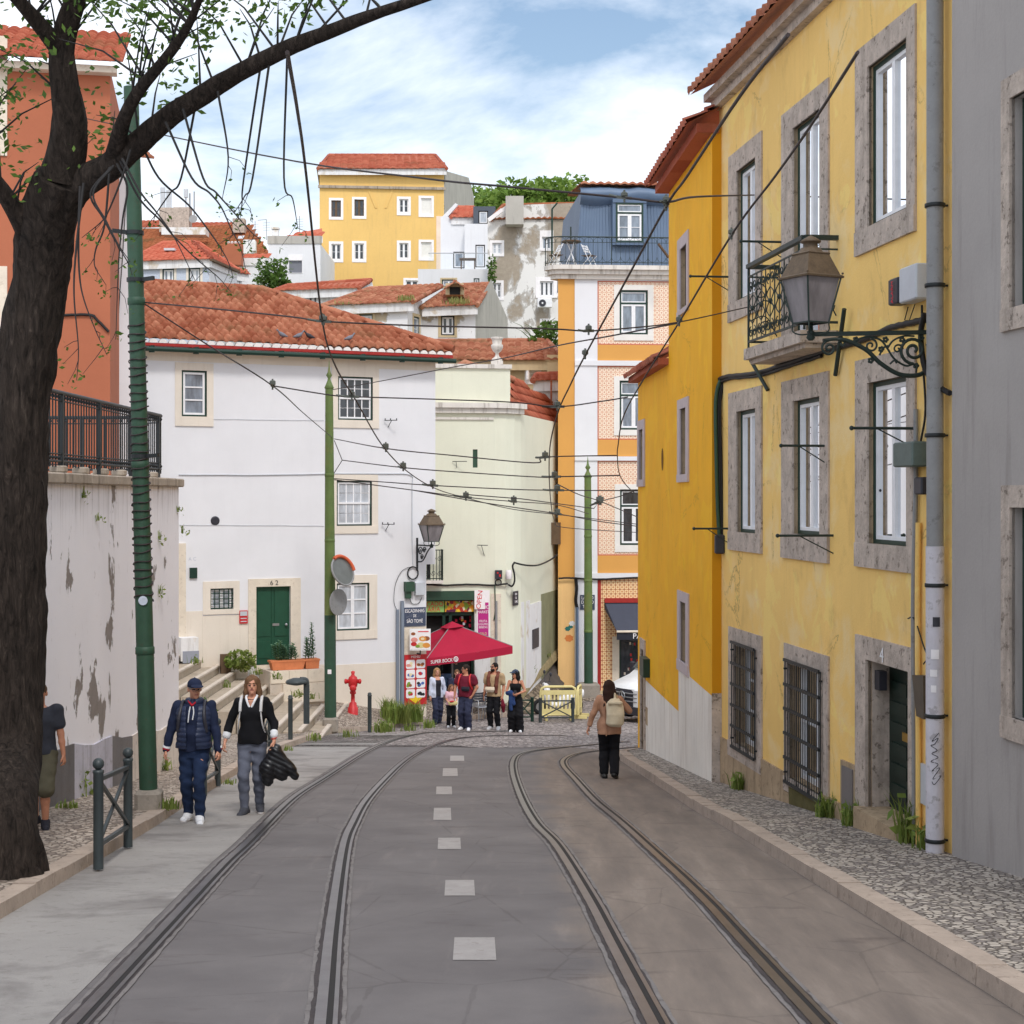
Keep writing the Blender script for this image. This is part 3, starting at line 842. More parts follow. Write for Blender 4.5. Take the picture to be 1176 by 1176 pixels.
def leaf_mesh(mb,c,n,rad,size,m=0,flat=(1,1,1),seed=None,elong=1.6):
 """small folded leaf faces scattered through a rounded clump"""
 rr=R
 c=Vector(c)
 for _ in range(n):
  while True:
   p=Vector((rr.uniform(-1,1),rr.uniform(-1,1),rr.uniform(-1,1)))
   if .15<p.length<1:break
  p=Vector((p.x*flat[0],p.y*flat[1],p.z*flat[2]))*rad
  q=c+p;s=size*rr.uniform(.6,1.3)
  t=Vector((rr.gauss(0,1),rr.gauss(0,1),rr.gauss(0,.7))).normalized();w=t.orthogonal().normalized()
  w=(Matrix.Rotation(rr.uniform(0,6.28),3,t)@w)*s*.5;t=t*s*elong*.5
  mb.add([q-t,q+w*.8,q+t,q-w*.8],[(0,1,2),(0,2,3)],m,False)
def tuft(mb,c,n,h,spread,w=.02,m=0):
 c=Vector(c)
 for _ in range(n):
  a=R.uniform(0,6.28);l=h*R.uniform(.5,1.2);o=Vector((R.gauss(0,spread*.5),R.gauss(0,spread*.5),0))
  d=Vector((math.cos(a),math.sin(a),0))*l*R.uniform(.1,.6);s=Vector((-math.sin(a),math.cos(a),0))*w*R.uniform(.6,1.3)
  p0=c+o;p1=p0+d*.4+Vector((0,0,l*.65));p2=p0+d+Vector((0,0,l*R.uniform(.75,1)))
  mb.add([p0-s,p0+s,p1+s*.8,p1-s*.8,p2],[(0,1,2,3),(3,2,4)],m,False)
def weed(label,c,n=40,h=.25,spread=.15,w=.016,mt='grass',name='weed',group='weeds along the kerbs and walls',leaves=0):
 mb=MB();tuft(mb,c,n,h,spread,w)
 if leaves:leaf_mesh(mb,Vector(c)+Vector((0,0,h*.55)),leaves,max(spread,h*.5),h*.22)
 return tag(mb.build(name,M[mt],org=c),label,'plant',group)
FR=Fc(6.34-.124*8,8,6.34-.124*24.75,24.75)
uN=FR.u(1099)
def yR(x):return FR.W(FR.u(x),0).y
hy=thing('yellow_house','pale yellow house with limestone window frames, green door and a scrolled iron balcony','house',FR.W(8,-4.5))
holes=[]
def wR(inner,outr,**kw):
 r=rect(FR,*inner)
 holes.append(window(hy,FR,r,sur=surpx(FR,r,*outr),surm=M["lioz"],**kw));return r
ST1=dict(dep=.11,outer=M['dgreen'],ow=.05,sw=.045,pane='glass',curtain='part')
w1=wR((847,473,611,869),(838,452,631,876),cols=2,**ST1)
w2=wR((912,461,613,943),(899,439,640,953),cols=2,**ST1)
w3=wR((998,440,624,1043),(984,415,650,1053),cols=2,transom=0,**ST1)
for f in(.3,):
 mb=MB();z=w3[2]+(w3[3]-w3[2])*.33;a,b=sorted((w3[0],w3[1]))
 FR.box(mb,a+.05,b-.05,z-.07,z+.09,-.19,-.105)
 for k in range(3):
  uu=a+.1+(b-a-.2)*k/2;mb.ball(FR.W(uu,z,-.1),.018,1,8)
 mb.build('mid_rail',[M['pvc'],M['boxdark']],hy)
zU=3.63
def up(r):return(r[0],r[1],r[2]+zU,r[3]+zU)
for r,outer,tall in((w1,(838,452,631,876),True),(w2,(899,439,640,953),True),(w3,(984,415,650,1053),False)):
 q=up(r)
 if tall:q=(q[0],q[1],2.03 if r is w2 else q[2]-.15,q[3])
 s=surpx(FR,r,*outer)
 if r is w2:s=(s[0],s[1],s[2],.04)
 holes.append(window(hy,FR,q,sur=s,surm=M['lioz'],cols=2,**ST1))
g1=wR((845,741,853,870),(838,719,866,876),cols=2,rows=3,dep=.2,sw=.05,pane='glass',curtain='all')
g2=wR((907,762,893,945),(902,738,906,953),cols=2,rows=2,dep=.2,sw=.05,pane='glass',curtain='all')
def grille(r,nv,nh,pr=.07):
 mb=MB();a,b=sorted((r[0],r[1]));c,e=r[2],r[3]
 a-=.05;b+=.05;c-=.05;e+=.05
 for z in[c+(e-c)*k/nh for k in range(nh+1)]:FR.box(mb,a,b,z-.02,z+.02,pr-.012,pr+.012)
 for u in[a,a+(b-a)/3,a+(b-a)*2/3,b]:FR.box(mb,u-.016,u+.016,c,e,pr-.024,pr+.0125-.026)
 for k in range(1,nv):
  u=a+(b-a)*k/nv;mb.tube([FR.W(u,c,pr-.03),FR.W(u,e,pr-.03)],.006,5)
 for u in(a,b):
  for z in(c+.12,e-.12):FR.box(mb,u-.012,u+.012,z-.012,z+.012,-.02,pr)
 mb.build('window_grille',M['iron'],hy)
grille(g1,14,5);grille(g2,16,5)
mb=MB();FR.poly(mb,[FR.px(909,903),FR.px(944,923),FR.px(944,946),FR.px(910,929)],.045,.05);mb.build('vent_panel',mat('mossy_green_board',(98,92,58),.85,.2,6,.3,30,.2,streak=.5),hy)
dr=rect(FR,997,757,975,1046);dr=(dr[0],dr[1],zr(17.2)+.28,dr[3])
holes.append((dr[0],dr[1],dr[2]-.3,dr[3],.32))
mb=MB();s=surpx(FR,dr,985,728,975,1053)
a,b=sorted((dr[0],dr[1]));l,r_,tp=s[0],s[1],s[2]
FR.box(mb,a-l,b+r_,dr[3],dr[3]+tp,-.04,.035);FR.box(mb,a-l,a,-5,dr[3],-.04,.035);FR.box(mb,b,b+r_,-5,dr[3],-.04,.035)
for u0,u1 in((a-.0,a+.012),(b-.012,b)):FR.box(mb,u0,u1,-5,dr[3]-.002,-.31,-.045)
FR.box(mb,a+.012,b-.012,dr[3]-.014,dr[3],-.31,-.045)
mb.build('door_surround',M['lioz'],hy)
mb=MB();FR.box(mb,a-.05,b+.05,dr[2]-.5,dr[2],-.3,.16);mb.build('door_step',M['lioz_dark'],hy)
mb=MB();FR.box(mb,a+.012,b-.012,dr[2],dr[3]-.014,-.31,-.25)
nrow=6
for k in range(nrow):
 zz0=dr[2]+.16+(dr[3]-dr[2]-.3)*k/nrow;zz1=dr[2]+.16+(dr[3]-dr[2]-.3)*(k+1)/nrow-.09
 for c0,c1 in((a+.11,(a+b)/2-.05),((a+b)/2+.05,b-.11)):FR.box(mb,c0,c1,zz0,zz1,-.25,-.222)
door=mb.build('door',M['door_black'],hy)
mb=MB();zz=dr[2]+(dr[3]-dr[2])*.52;FR.box(mb,(a+b)/2-.13,(a+b)/2+.13,zz-.045,zz+.05,-.222,-.205);mb.build('letter_slot',M['brass'],door)
mb=MB();FR.box(mb,b-.2,b-.05,dr[3]-.34,dr[3]-.12,-.15,-.06);mb.build('door_lamp',M['boxdark'],hy)
text('4',M['pvc'],hy,FR,*FR.px(1017,753),.24,.045,'house_number')
for x0,x1 in((829,860),(860,903),(903,946),(946,970)):
 u0,u1=sorted((FR.u(x0),FR.u(x1)));mb=MB();zt=-3.76+R.uniform(-.05,.05)
 if x0==903:zt=-3.98
 FR.box(mb,u0+.006,u1-.006,-6,zt,-.03,.03);mb.build('plinth_slab',M['lioz_dark'],hy)
mb=MB();FR.wall(mb,uN,FR.L,-6.5,6.3,holes,0,1)
p=[FR.W(uN,-6.5),FR.W(FR.L,-6.5)]
q=[p[1]+Vector((9,1,0)),p[0]+Vector((9,1,0))]
for x0,x1 in((p[1],q[0]),(q[1],p[0])):mb.quad(x0,x1,x1+Vector((0,0,12.8)),x0+Vector((0,0,12.8)))
mb.build('wall',[M['yellow'],M['lioz_dark']],hy)
mb=MB();FR.box(mb,uN,FR.L+.05,6.1,6.22,-.02,.12);FR.box(mb,uN,FR.L+.05,6.221,6.34,-.02,.24);mb.build('cornice',M['lioz'],hy)
mb=MB();roof_plane(mb,FR.W(uN,6.36,.45),FR.W(FR.L+.1,6.36,.45),FR.W(FR.L+.1,8.3,-3.5),FR.W(uN,8.3,-3.5));mb.build('roof',M['roof'],hy)
mb=MB();FR.poly(mb,[FR.px(971,879),FR.px(983,884),FR.px(983,938),FR.px(971,931)],.05,.06);mb.build('meter_hatch',M['boxgrey'].copy()if False else mat('grey_hatch_paint',(120,114,112),.6,.08,4,.1,40),hy)
mb=MB();FR.poly(mb,[FR.px(968,872),FR.px(986,880),FR.px(986,960),FR.px(968,950)],.032,.06);mb.build('hatch_surround',M['lioz_dark'],hy)
mb=MB();FR.poly(mb,[FR.px(1060,876),FR.px(1073,882),FR.px(1073,929),FR.px(1060,922)],.03,.06);hb=mb.build('meter_hatch',M['boxgrey'],hy);hb['label']='white meter hatch beside the grey drainpipe'
mb=MB();pts=[FR.px(1061,775),FR.px(1074,776),FR.px(1075,826),FR.px(1066,822)];FR.poly(mb,pts,.13,.13)
mbx=mb.build('letter_box',mat('dark_bronze_letter_box',(84,74,62),.5,.15,8,.1,50,.4),hy)
bu0,bu1=FR.u(963),FR.u(893)
bu0,bu1=sorted((bu0,bu1));zs1=2.02;zs0=zs1-.15;PRJ=.42
mb=MB();FR.box(mb,bu0,bu1,zs0,zs1,-.05,PRJ+.06);FR.box(mb,bu0+.05,bu1-.05,zs0-.06,zs0-.001,-.05,PRJ-.02);mb.build('balcony_slab',M['lioz'],hy)
zt=3.15
mb=MB()
A,B=bu0+.03,bu1-.03
rail=[FR.W(A,zt,0),FR.W(A,zt,PRJ),FR.W(B,zt,PRJ),FR.W(B,zt,0)]
for p0,p1 in zip(rail,rail[1:]):mb.bar(p0,p1,.075,.055)
low=[q-Vector((0,0,1.03))for q in rail]
for p0,p1 in zip(low,low[1:]):mb.bar(p0,p1,.022,.03)
for q in rail[1:3]:mb.tube([q-Vector((0,0,1.12)),q],.016,6)
top2=[q-Vector((0,0,.14))for q in rail]
for p0,p1 in zip(top2,top2[1:]):mb.bar(p0,p1,.016,.022)
bl=mb.build('balcony_railing',M['iron_green'],hy)
mb=MB()
def spiral(fr,cx,cz,r0,turns,a0,sgn=1,n=26,end=.22):
 return[fr(cx+(r0*(1-(1-end)*k/n))*math.cos(a0+sgn*2*PI*turns*k/n),cz+(r0*(1-(1-end)*k/n))*math.sin(a0+sgn*2*PI*turns*k/n))for k in range(n+1)]
fro=lambda s,z:FR.W(A+s,z,PRJ)
L=B-A;npan=6
for k in range(npan+1):
 s=L*k/npan
 mb.tube([fro(s,zt-1.03),fro(s,zt-.14)],.009,5)
 if k<npan:
  c=s+L/npan/2;w=L/npan*.45
  mb.tube([fro(c,zt-1.03),fro(c,zt-.14)],.007,5)
  for sg in(1,-1):
   mb.tube(spiral(fro,c+sg*w*.45,zt-.28,w*.42,1.3,-PI/2,sg),.008,5)
   mb.tube(spiral(fro,c+sg*w*.45,zt-.91,w*.42,1.3,PI/2,-sg),.008,5)
   mb.tube(smooth_path([fro(c,zt-.40),fro(c+sg*w*.85,zt-.49),fro(c+sg*w*.3,zt-.59),fro(c+sg*w*.85,zt-.70),fro(c,zt-.80)],6),.008,5)
  mb.ball(fro(c,zt-.59),.035,0,8)
for sd_,u in((1,A),(1,B)):
 frs=lambda s,z,u=u:FR.W(u,z,s)
 mb.tube(spiral(frs,PRJ*.62,zt-.34,.13,1.4,0,1),.009,5);mb.tube(spiral(frs,PRJ*.4,zt-.82,.13,1.4,PI,1),.009,5)
 mb.tube(smooth_path([frs(.02,zt-.55),frs(.2,zt-.46),frs(PRJ,zt-.62)],6),.009,5)
 mb.tube(smooth_path([frs(PRJ,zt-.75),frs(.18,zt-.68),frs(.02,zt-.95)],6),.009,5)
mb.build('scrollwork',M['iron_green'],bl)
def arm(x0,y0,x1,y1,brace=None,d=.35,mt='iron_green'):
 """arm fixed to the wall at (x1,y1) reaching out to (x0,y0)"""
 mb=MB();a=FR.W(*FR.px(x1,y1),.0)
 t=(x0-CX)/F
 e=a+FR.n*(a.x-t*a.y)/(t*FR.n.y-FR.n.x)
 mb.tube([a,e],.016,6);mb.ball(e,.026,0,8)
 mb.tube([a-Vector((0,0,.22)),a.lerp(e,.62)],.008,5)
 mb.build('laundry_arm',M[mt],hy)
arm(897,510,949,512);arm(893,614,957,615);arm(978,500,1053,492);arm(851,276,899,278);arm(793,315,838,318);arm(797,606,836,607)
for p_,q_ in(((979,355,.1),(963,431,.04)),((874,414,.15),(884,448,.03))):
 mb=MB();mb.tube([FR.W(*FR.px(p_[0],p_[1]),p_[2]),FR.W(*FR.px(q_[0],q_[1]),q_[2])],.028,8);mb.build('awning_rod',M['iron_green'],hy)
def ubox(x0,y0,x1,y1,d,mt,lab=None,nm='meter_box'):
 a=FR.px(x0,(y0+y1)/2);c=FR.px(x1,(y0+y1)/2);zc=FR.px((x0+x1)/2,(y0+y1)/2)[1];hh=(y1-y0)/F*FR.W(a[0],0).y/2
 u0,u1=sorted((a[0],c[0]))
 mb=MB();p=FR.W((u0+u1)/2,zc,d/2+.01);mb.box(p,(u1-u0,d,hh*2),math.atan2(FR.d.y,FR.d.x),0,.015)
 o=mb.build(nm,mt,hy)
 if lab:o['label']=lab
 return o
al=ubox(1037,320,1048,350,.16,M['boxdark'],'charcoal alarm box with red lettering','alarm_box')
text('ALARM',M['redtxt'],al,FR,*FR.px(1043.5,336),.075,.185,'lettering',PI/2)
ubox(1051,306,1071,346,.17,M['boxgrey'],'white junction box','junction_box')
ubox(1049,508,1072,536,.22,M['boxgreen'],'grey green cable box','junction_box')
ubox(1065,548,1074,568,.14,M['boxdark'],None,'junction_box')
def wallcable(fc,pts,r,parent,d=.03,mt='cable',nm='wall_cable',n=6):
 p=smooth_path([fc.W(*fc.px(x,y),d)for x,y in pts],n)
 mb=MB();mb.tube([q+Vector((0,0,R.uniform(-.006,.006)))for q in p],r,6);return mb.build(nm,M[mt],parent)
wallcable(FR,[(826,436),(840,432),(870,429),(905,418),(944,405),(990,392),(1022,378),(1048,371),(1070,366)],.035,hy)
wallcable(FR,[(826,440),(842,435),(872,432),(908,421),(946,409)],.022,hy)
wallcable(FR,[(1070,360),(1066,385),(1070,420),(1082,440),(1100,452)],.03,hy,.08)
wallcable(FR,[(1072,375),(1073,440),(1070,520),(1072,600),(1074,690)],.018,hy)
wallcable(FR,[(1076,575),(1071,600),(1080,640),(1076,760),(1074,880)],.012,hy)
wallcable(FR,[(1062,350),(1062,400),(1066,470),(1060,510)],.012,hy)
wallcable(FR,[(1046,352),(1042,368)],.006,hy);wallcable(FR,[(1054,349),(1047,370)],.006,hy)
wallcable(FR,[(1056,470),(1056,560),(1055,600),(1053,700),(1054,860),(1054,985)],.026,hy,.04,'pipe','conduit',3)
wallcable(FR,[(1059,600),(1058,700),(1059,860),(1059,985)],.03,hy,.04,'yellow','conduit',3)
wallcable(FR,[(1048,770-60),(1056,712),(1067,745),(1072,755),(1066,762)],.008,hy,.05)
fx=FR.W(FR.u(1088),0,.13)
mb=MB();zsp=FR.px(1088,627)[1]
mb.tube([(fx.x,fx.y,zsp),(fx.x,fx.y,6.2)],.085,14)
dp=mb.build('drainpipe',M['pipe'],hy)
mb=MB();mb.tube([(fx.x,fx.y,-5),(fx.x,fx.y,zsp-.002)],.092,14);lowp=mb.build('painted_pipe',M['pipe_white'],dp)
for y in(236,328,500,672,822,965):
 mb=MB();z=(HY-y)/F*fx.y;mb.lathe((fx.x,fx.y,z-.02),[(.1,0),(.104,.004),(.104,.036),(.1,.04)],14);mb.bar((fx.x+.05,fx.y,z),(fx.x+.3,fx.y+.02,z),.02,.02)
 mb.build('pipe_clamp',M['iron'],dp)
def on_pipe(px,py,r=.096):
 dx=(px-1088.5)/F*fx.y;z=(HY-py)/F*fx.y
 dx=max(-.085,min(.085,dx));view=Vector((fx.x,fx.y,0)).normalized();side=Vector((view.y,-view.x,0))
 return Vector((fx.x,fx.y,z))+side*dx-view*math.sqrt(max(1e-4,r*r-dx*dx))
for strokes in([(1093,840),(1085,850),(1092,846),(1088,853),(1084,855),(1091,860),(1085,864),(1092,868),(1084,873),(1092,876),(1085,884),(1094,880),(1086,893),(1095,889),(1088,899),(1085,896)],):
 mb=MB();mb.tube(smooth_path([on_pipe(x,y)for x,y in strokes],5),.0035,5);mb.build('pipe_graffiti',M['blacktxt'],dp)
for(x0,y0,x1,y1)in((1084,745,1093,756),(1086,708,1094,719),(1083,768,1091,776),(1084,786,1090,794)):
 mb=MB();n=4
 rows=[[on_pipe(x0+(x1-x0)*k/n,y)for k in range(n+1)]for y in(y1,y0)]
 mb.loft(rows,0,False,False,True);mb.build('sticker',M['bocktxt']if y0!=708 else M['boxdark'],dp)
uN=FR.u(1099)
gh=thing('grey_house','plain grey rendered house beyond the big drainpipe','house',FR.W(uN-3,-4))
FN=Fc(*FR.W(uN-9,0,.06).xy,*FR.W(uN-.02,0,.06).xy)
hh=[]
for zz in(-2.0,1.7,5.0):
 for uc in(FN.L-1.9,FN.L-4.4):
  hh.append(window(gh,FN,(uc-.55,uc+.55,zz,zz+1.9),cols=2,rows=2,outer=M['dgreen'],ow=.05,pane='pane_dark',sur=(.18,.18,.2,.2),surm=M['lioz']))
mb=MB();FN.wall(mb,0,FN.L,-6,7.6,hh);a=FN.W(FN.L,-6);b=FN.W(FN.L,-6,-.3)
mb.quad(a,b,b+Vector((0,0,13.6)),a+Vector((0,0,13.6)));mb.build('wall',mat('grey_house_render',(168,162,158),.85,.08,.6,.2,30,.25,streak=.3),gh)
mb=MB();FN.box(mb,-.1,FN.L+.1,7.5,7.7,-.3,.2);mb.build('cornice',M['lioz'],gh)
mb=MB();roof_plane(mb,FN.W(-.2,7.75,.4),FN.W(FN.L,7.75,.4),FN.W(FN.L,9.6,-3.5),FN.W(-.2,9.6,-3.5));mb.build('roof',M['roof_old'],gh)
FO=Fc(3.14,24.6,2.757,34.3)
oh=thing('ochre_house','deep ochre house with narrow stone framed windows and a pale plinth','house',(3.0,28,zr(28)))
holes=[]
def wO(inner,outr,**kw):
 r=rect(FO,*inner);holes.append(window(oh,FO,r,dep=.14,outer=M['screen_dark'],ow=.04,sash=mat('grey_sash',(150,146,150),.5),sw=.05,cols=1,pane='pane_mid',sur=surpx(FO,r,*outr),surm=mat('lilac_stone',(196,182,182),.8,.08,4,.2,30,.25,streak=.2),**kw));return r
wO((782,287,357,789.5),(779,277,365,791.5));wO((782,470,545,788.5),(779,460,554,791.6));wO((782,690,758,788.5),(779,677,768,791.8));wO((734.4,494,551,739),(732.9,484,559,741))
u_f=FO.u(736);u_n=FO.u(741.3)
dz1=FO.px(738,745)[1]
holes.append((FO.u(737),FO.u(740.5),-8,dz1,.12))
mb=MB();a,b=sorted((FO.u(737),FO.u(740.5)));FO.box(mb,a,b,-8,dz1,-.12,-.08);mb.build('door',mat('grey_door',(128,116,104),.7,.1),oh)
mb=MB();c,d=sorted((FO.u(736.2),FO.u(741.6)));FO.box(mb,c,a,-8,dz1,-.02,.03);FO.box(mb,b,d,-8,dz1,-.02,.03);FO.box(mb,c,d,dz1,dz1+.22,-.02,.032);mb.build('door_surround',M['lioz'],oh)
ut=FO.u(768)
mb=MB();FO.wall(mb,0,ut,-8.5,5.8,holes,0,1);FO.wall(mb,ut,FO.L,-8.5,2.5,holes,0,1)
a=FO.W(ut,2.5);b=FO.W(ut,2.5,-6);mb.quad(a,b,b+Vector((0,0,3.3)),a+Vector((0,0,3.3)))
e0=FO.W(FO.L,-8.5);e1=FO.W(FO.L,-8.5,-6);mb.quad(e0,e1,e1+Vector((0,0,11)),e0+Vector((0,0,11)))
mb.build('wall',[M['ochre'],M['lioz_dark']],oh)
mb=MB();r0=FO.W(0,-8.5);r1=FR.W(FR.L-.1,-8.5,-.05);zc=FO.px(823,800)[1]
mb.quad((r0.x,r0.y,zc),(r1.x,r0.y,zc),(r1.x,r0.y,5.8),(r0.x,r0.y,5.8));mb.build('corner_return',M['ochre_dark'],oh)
mb=MB();mb.quad((r0.x-.008,r0.y-.012,-6),(r1.x,r0.y-.012,-6),(r1.x,r0.y-.012,zc),(r0.x-.008,r0.y-.012,zc));mb.build('corner_stone',M['lioz'],oh)
pl_=[FO.px(823,803),FO.px(792.5,777),FO.px(791.9,768),FO.px(779.6,765),FO.px(779.6,817),FO.px(741.8,781)]
zb=-8.4
mb=MB();pts=pl_+[(pl_[-1][0],zb),(0.0,zb)];pts[0]=(0.0,pts[0][1])
FO.poly(mb,pts,.006,0);mb.build('plinth',M['plinth_grey'],oh)
mb=MB();FO.box(mb,*sorted((FO.u(742),FO.u(746.5))),FO.px(744,776)[1],FO.px(744,755)[1],0,.14);o=mb.build('wall_box',M['dgreen'],oh)
mb=MB();FO.box(mb,*sorted((FO.u(742.6),FO.u(744.2))),FO.px(743,832)[1],FO.px(743,812)[1],.005,.02);mb.build('vent_slit',M['lioz_dark'],oh)
mb=MB();cu,cz=FO.px(761,527);FO.poly(mb,[(cu+.13*math.cos(t),cz+(.23 if math.sin(t)<0 else .21)*math.sin(t))for t in[i*PI/8 for i in range(16)]],.008,0);mb.build('wall_hole',mat('ochre_hole',(120,80,14),.9),oh)
mb=MB();roof_plane(mb,FO.W(-.1,5.85,.4),FO.W(ut+.15,5.85,.4),FO.W(ut+.15,7.6,-3),FO.W(-.1,7.6,-3));FO.box(mb,-.05,ut+.05,5.7,5.84,-.1,.25);mb.build('roof',M['roof_red'],oh)
mb=MB();roof_plane(mb,FO.W(ut+.01,2.58,.26),FO.W(FO.L+.15,2.58,.26),FO.W(FO.L+.15,4.3,-3),FO.W(ut+.01,4.3,-3));FO.box(mb,ut+.01,FO.L+.1,2.48,2.6,-.1,.2);o=mb.build('roof',M['roof_red'],oh);o['label']='lower tiled eave at the far end of the ochre house'
for dx,c in((0,'pole_green'),(3.5,'cable'),(5.5,'cable')):
 pts=[(836,432),(828+dx,436),(822+dx,460),(822.5+dx,520),(824+dx,580),(826+dx,615)]
 w=smooth_path([Vector(((x-CX)/F*24.52,24.52,(HY-y)/F*24.52))for x,y in pts],5)
 mb=MB();mb.tube(w,.03 if dx==0 else .022,6);mb.build('wall_cable',M[c],oh)
mb=MB();mb.box(P(826.5,625,24.45),(.15,.12,.3),0,0,.02);mb.build('junction_box',M['boxdark'],oh)
wh=thing('white_house','white house with clay roof, scalloped eaves and a green door up the steps','house',FW.W(4,-5.5))
wu=FW.u;uL=-1.2;uE=wu(500);uB=wu(489.5)
holes=[]
def wW(inner,outr,**kw):
 r=rect(FW,*inner);holes.append(window(wh,FW,r,sur=surpx(FW,r,*outr),surm=M['beige'],**kw));return r
wW((208.5,425,478,237.5),(201,416,489,245),dep=.08,outer=M['dgreen'],ow=.05,cols=1,rows=3,sw=.06,pane='pane_mid',mw=.04)
wW((388,432,482,428),(381,418,491,435),dep=.08,outer=M['dgreen'],ow=.045,cols=4,rows=2,split=True,pane='pane_dark',mw=.035)
wW((386.5,552,604,427),(383,545,613,434),dep=.08,outer=M['dgreen'],ow=.045,cols=4,rows=2,split=True,pane='pane_light',mw=.035)
wW((386.5,670,724.5,424),(382,661,735,433),dep=.08,outer=M['dgreen'],ow=.045,cols=2,rows=3,pane='pane_light',mw=.04)
r=rect(FW,241.5,676,700,268);holes.append(window(wh,FW,r,dep=.12,outer=M['dgreen'],ow=.04,cols=2,rows=2,pane='pane_light',sur=surpx(FW,r,233,668,706,275),surm=M['beige']))
mb=MB();a,b=sorted((r[0],r[1]))
for k in range(1,5):u=a+(b-a)*k/5;FW.box(mb,u-.012,u+.012,r[2],r[3],-.03,-.006)
for k in range(1,4):z=r[2]+(r[3]-r[2])*k/4;FW.box(mb,a,b,z-.012,z+.012,-.028,-.008)
mb.build('window_grille',M['dgreen'],wh)
d=rect(FW,294,674,764,333.5);holes.append((d[0],d[1],d[2],d[3],.16))
mb=MB();a,b=sorted((d[0],d[1]));FW.box(mb,a,b,d[2],d[3],-.16,-.1)
w=(b-a)/2
for k in(0,1):
 for z0,z1 in((.08,.30),(.36,.95)):
  zz0=d[2]+(d[3]-d[2])*z0;zz1=d[2]+(d[3]-d[2])*z1
  FW.box(mb,a+w*k+.07,a+w*(k+1)-.07,zz0,zz1,-.1,-.08)
FW.box(mb,a+w-.02,a+w+.02,d[2],d[3],-.1,-.085)
door=mb.build('door',M['door_green'],wh)
mb=MB();p=FW.W(b-.12,d[2]+1.15,-.03);mb.ball(p,.045,0,10);mb.build('door_knob',M['silver'],door)
mb=MB();FW.box(mb,(a+b)/2+.0,(a+b)/2+.2,d[2]+1.12,d[2]+1.19,-.1,-.07);mb.build('letter_slot',M['silver'],door)
s=surpx(FW,d,285,665,764,345);mb=MB()
FW.box(mb,a-s[0],b+s[1],d[3],d[3]+s[2],-.03,.035);FW.box(mb,a-s[0],a,d[2],d[3],-.03,.035);FW.box(mb,b,b+s[1],d[2],d[3],-.03,.035)
FW.box(mb,a-.02,b+.02,d[2]-.18,d[2],-.17,.12);mb.build('door_surround',M['stone_trim'],wh)
text('6 2',M['boxdark'],wh,FW,*FW.px(314.5,669.5),.2,.04,'house_number')
zT=4.12;zC=FW.px(495,648)[1]
mb=MB();FW.wall(mb,uL,uE,zC,zT,holes);FW.wall(mb,uL,uB,-8,zC,holes)
a0=FW.W(uE,zC);a1=FW.W(uE,zC,-9)
mb.quad(a0,a1,a1+Vector((0,0,zT-zC)),a0+Vector((0,0,zT-zC)))
b0=FW.W(uB,-8);b1=FW.W(uB,-8,-9);mb.quad(b0,b1,b1+Vector((0,0,zC+8)),b0+Vector((0,0,zC+8)))
mb.quad(FW.W(uB,zC),FW.W(uE,zC),FW.W(uE,zC,-9),FW.W(uB,zC,-9))
c0=FW.W(uL,-8);c1=FW.W(uL,-8,-9);mb.quad(c0,c1,c1+Vector((0,0,12.1)),c0+Vector((0,0,12.1)));mb.quad(c1,a1,a1+Vector((0,0,7)),c1+Vector((0,0,12)))
mb.build('wall',M['white'],wh)
mb=MB()
bl=[(wu(213),wu(232.5),FW.px(220,702)[1]),(wu(275.5),wu(284.5),FW.px(280,702)[1]),(wu(345.5),wu(372),FW.px(350,764)[1]),(wu(372.1),wu(455),FW.px(420,762)[1])]
for u0,u1,zt in bl:FW.box(mb,u0,u1,-8,zt,-.02,.012)
FW.box(mb,wu(232.6),wu(275.4),-8,FW.px(250,707)[1],-.02,.012)
mb.build('dado',M['beige'],wh)
mb=MB();FW.box(mb,wu(462),wu(489.4),-8,FW.px(475,720)[1],-.02,.014);mb.build('corner_quoin',M['stone_trim'],wh)
mb=MB();FW.box(mb,wu(204),wu(213),-8,FW.px(208,624)[1],-.02,.06);mb.build('pilaster',M['stone_trim'],wh)
mb=MB();FW.box(mb,uL,uE,zT-.28,zT-.02,-.02,.014);FW.box(mb,uL,uE+.02,zT-.02,zT+.05,-.02,.2);mb.build('cornice_band',M['beige'],wh)
ov=.38;zE=4.34
eL,eR=FW.W(uL-.2,zE,ov),FW.W(uE+.42,zE,ov)
dR=-4.3;zRg=6.62
def u_at(x,z,dd):
 lo,hi=-6,14
 for _ in range(40):
  m=(lo+hi)/2;q=FW.W(m,z,dd)
  if q.x/q.y*F+CX<x:lo=m
  else:hi=m
 return lo
rr_,rl_=FW.W(u_at(299,zRg,dR),zRg,dR),FW.W(u_at(60,zRg,dR),zRg,dR)
UPV=Vector((0,0,.1));eL=eL+UPV;eR=eR+UPV
mb=MB();roof_plane(mb,eL,eR,rr_,rl_ if rl_.x<eL.x else FW.W(uL-.2,zRg,dR),.27,.42,.10,0,11,.06)
bk=FW.W(uE+.42,zE,-9.0)
roof_plane(mb,eR,bk,rr_+(bk-eR)*.02,rr_,.27,.4,.07)
ridge(mb,rr_,eR+Vector((0,0,.06)),.13);ridge(mb,rl_,rr_,.13)
mb.build('roof',M['roof'],wh)
mb=MB();n=int((uE+.42-uL+.2)/.27)
for k in range(n):
 u=uL-.2+(uE+.42-uL+.2)*(k+.5)/n
 pts=[FW.W(u+.115*math.cos(t),zE+.0+.11*math.sin(t)-.03,ov+.03)for t in[PI*i/8 for i in range(9)]]
 mb.add(pts+[q-FW.n*.14 for q in pts],[tuple(range(9))]+[(i,i+1,10+i,9+i)for i in range(8)])
mb.build('eave_mortar',M['mortar'],wh)
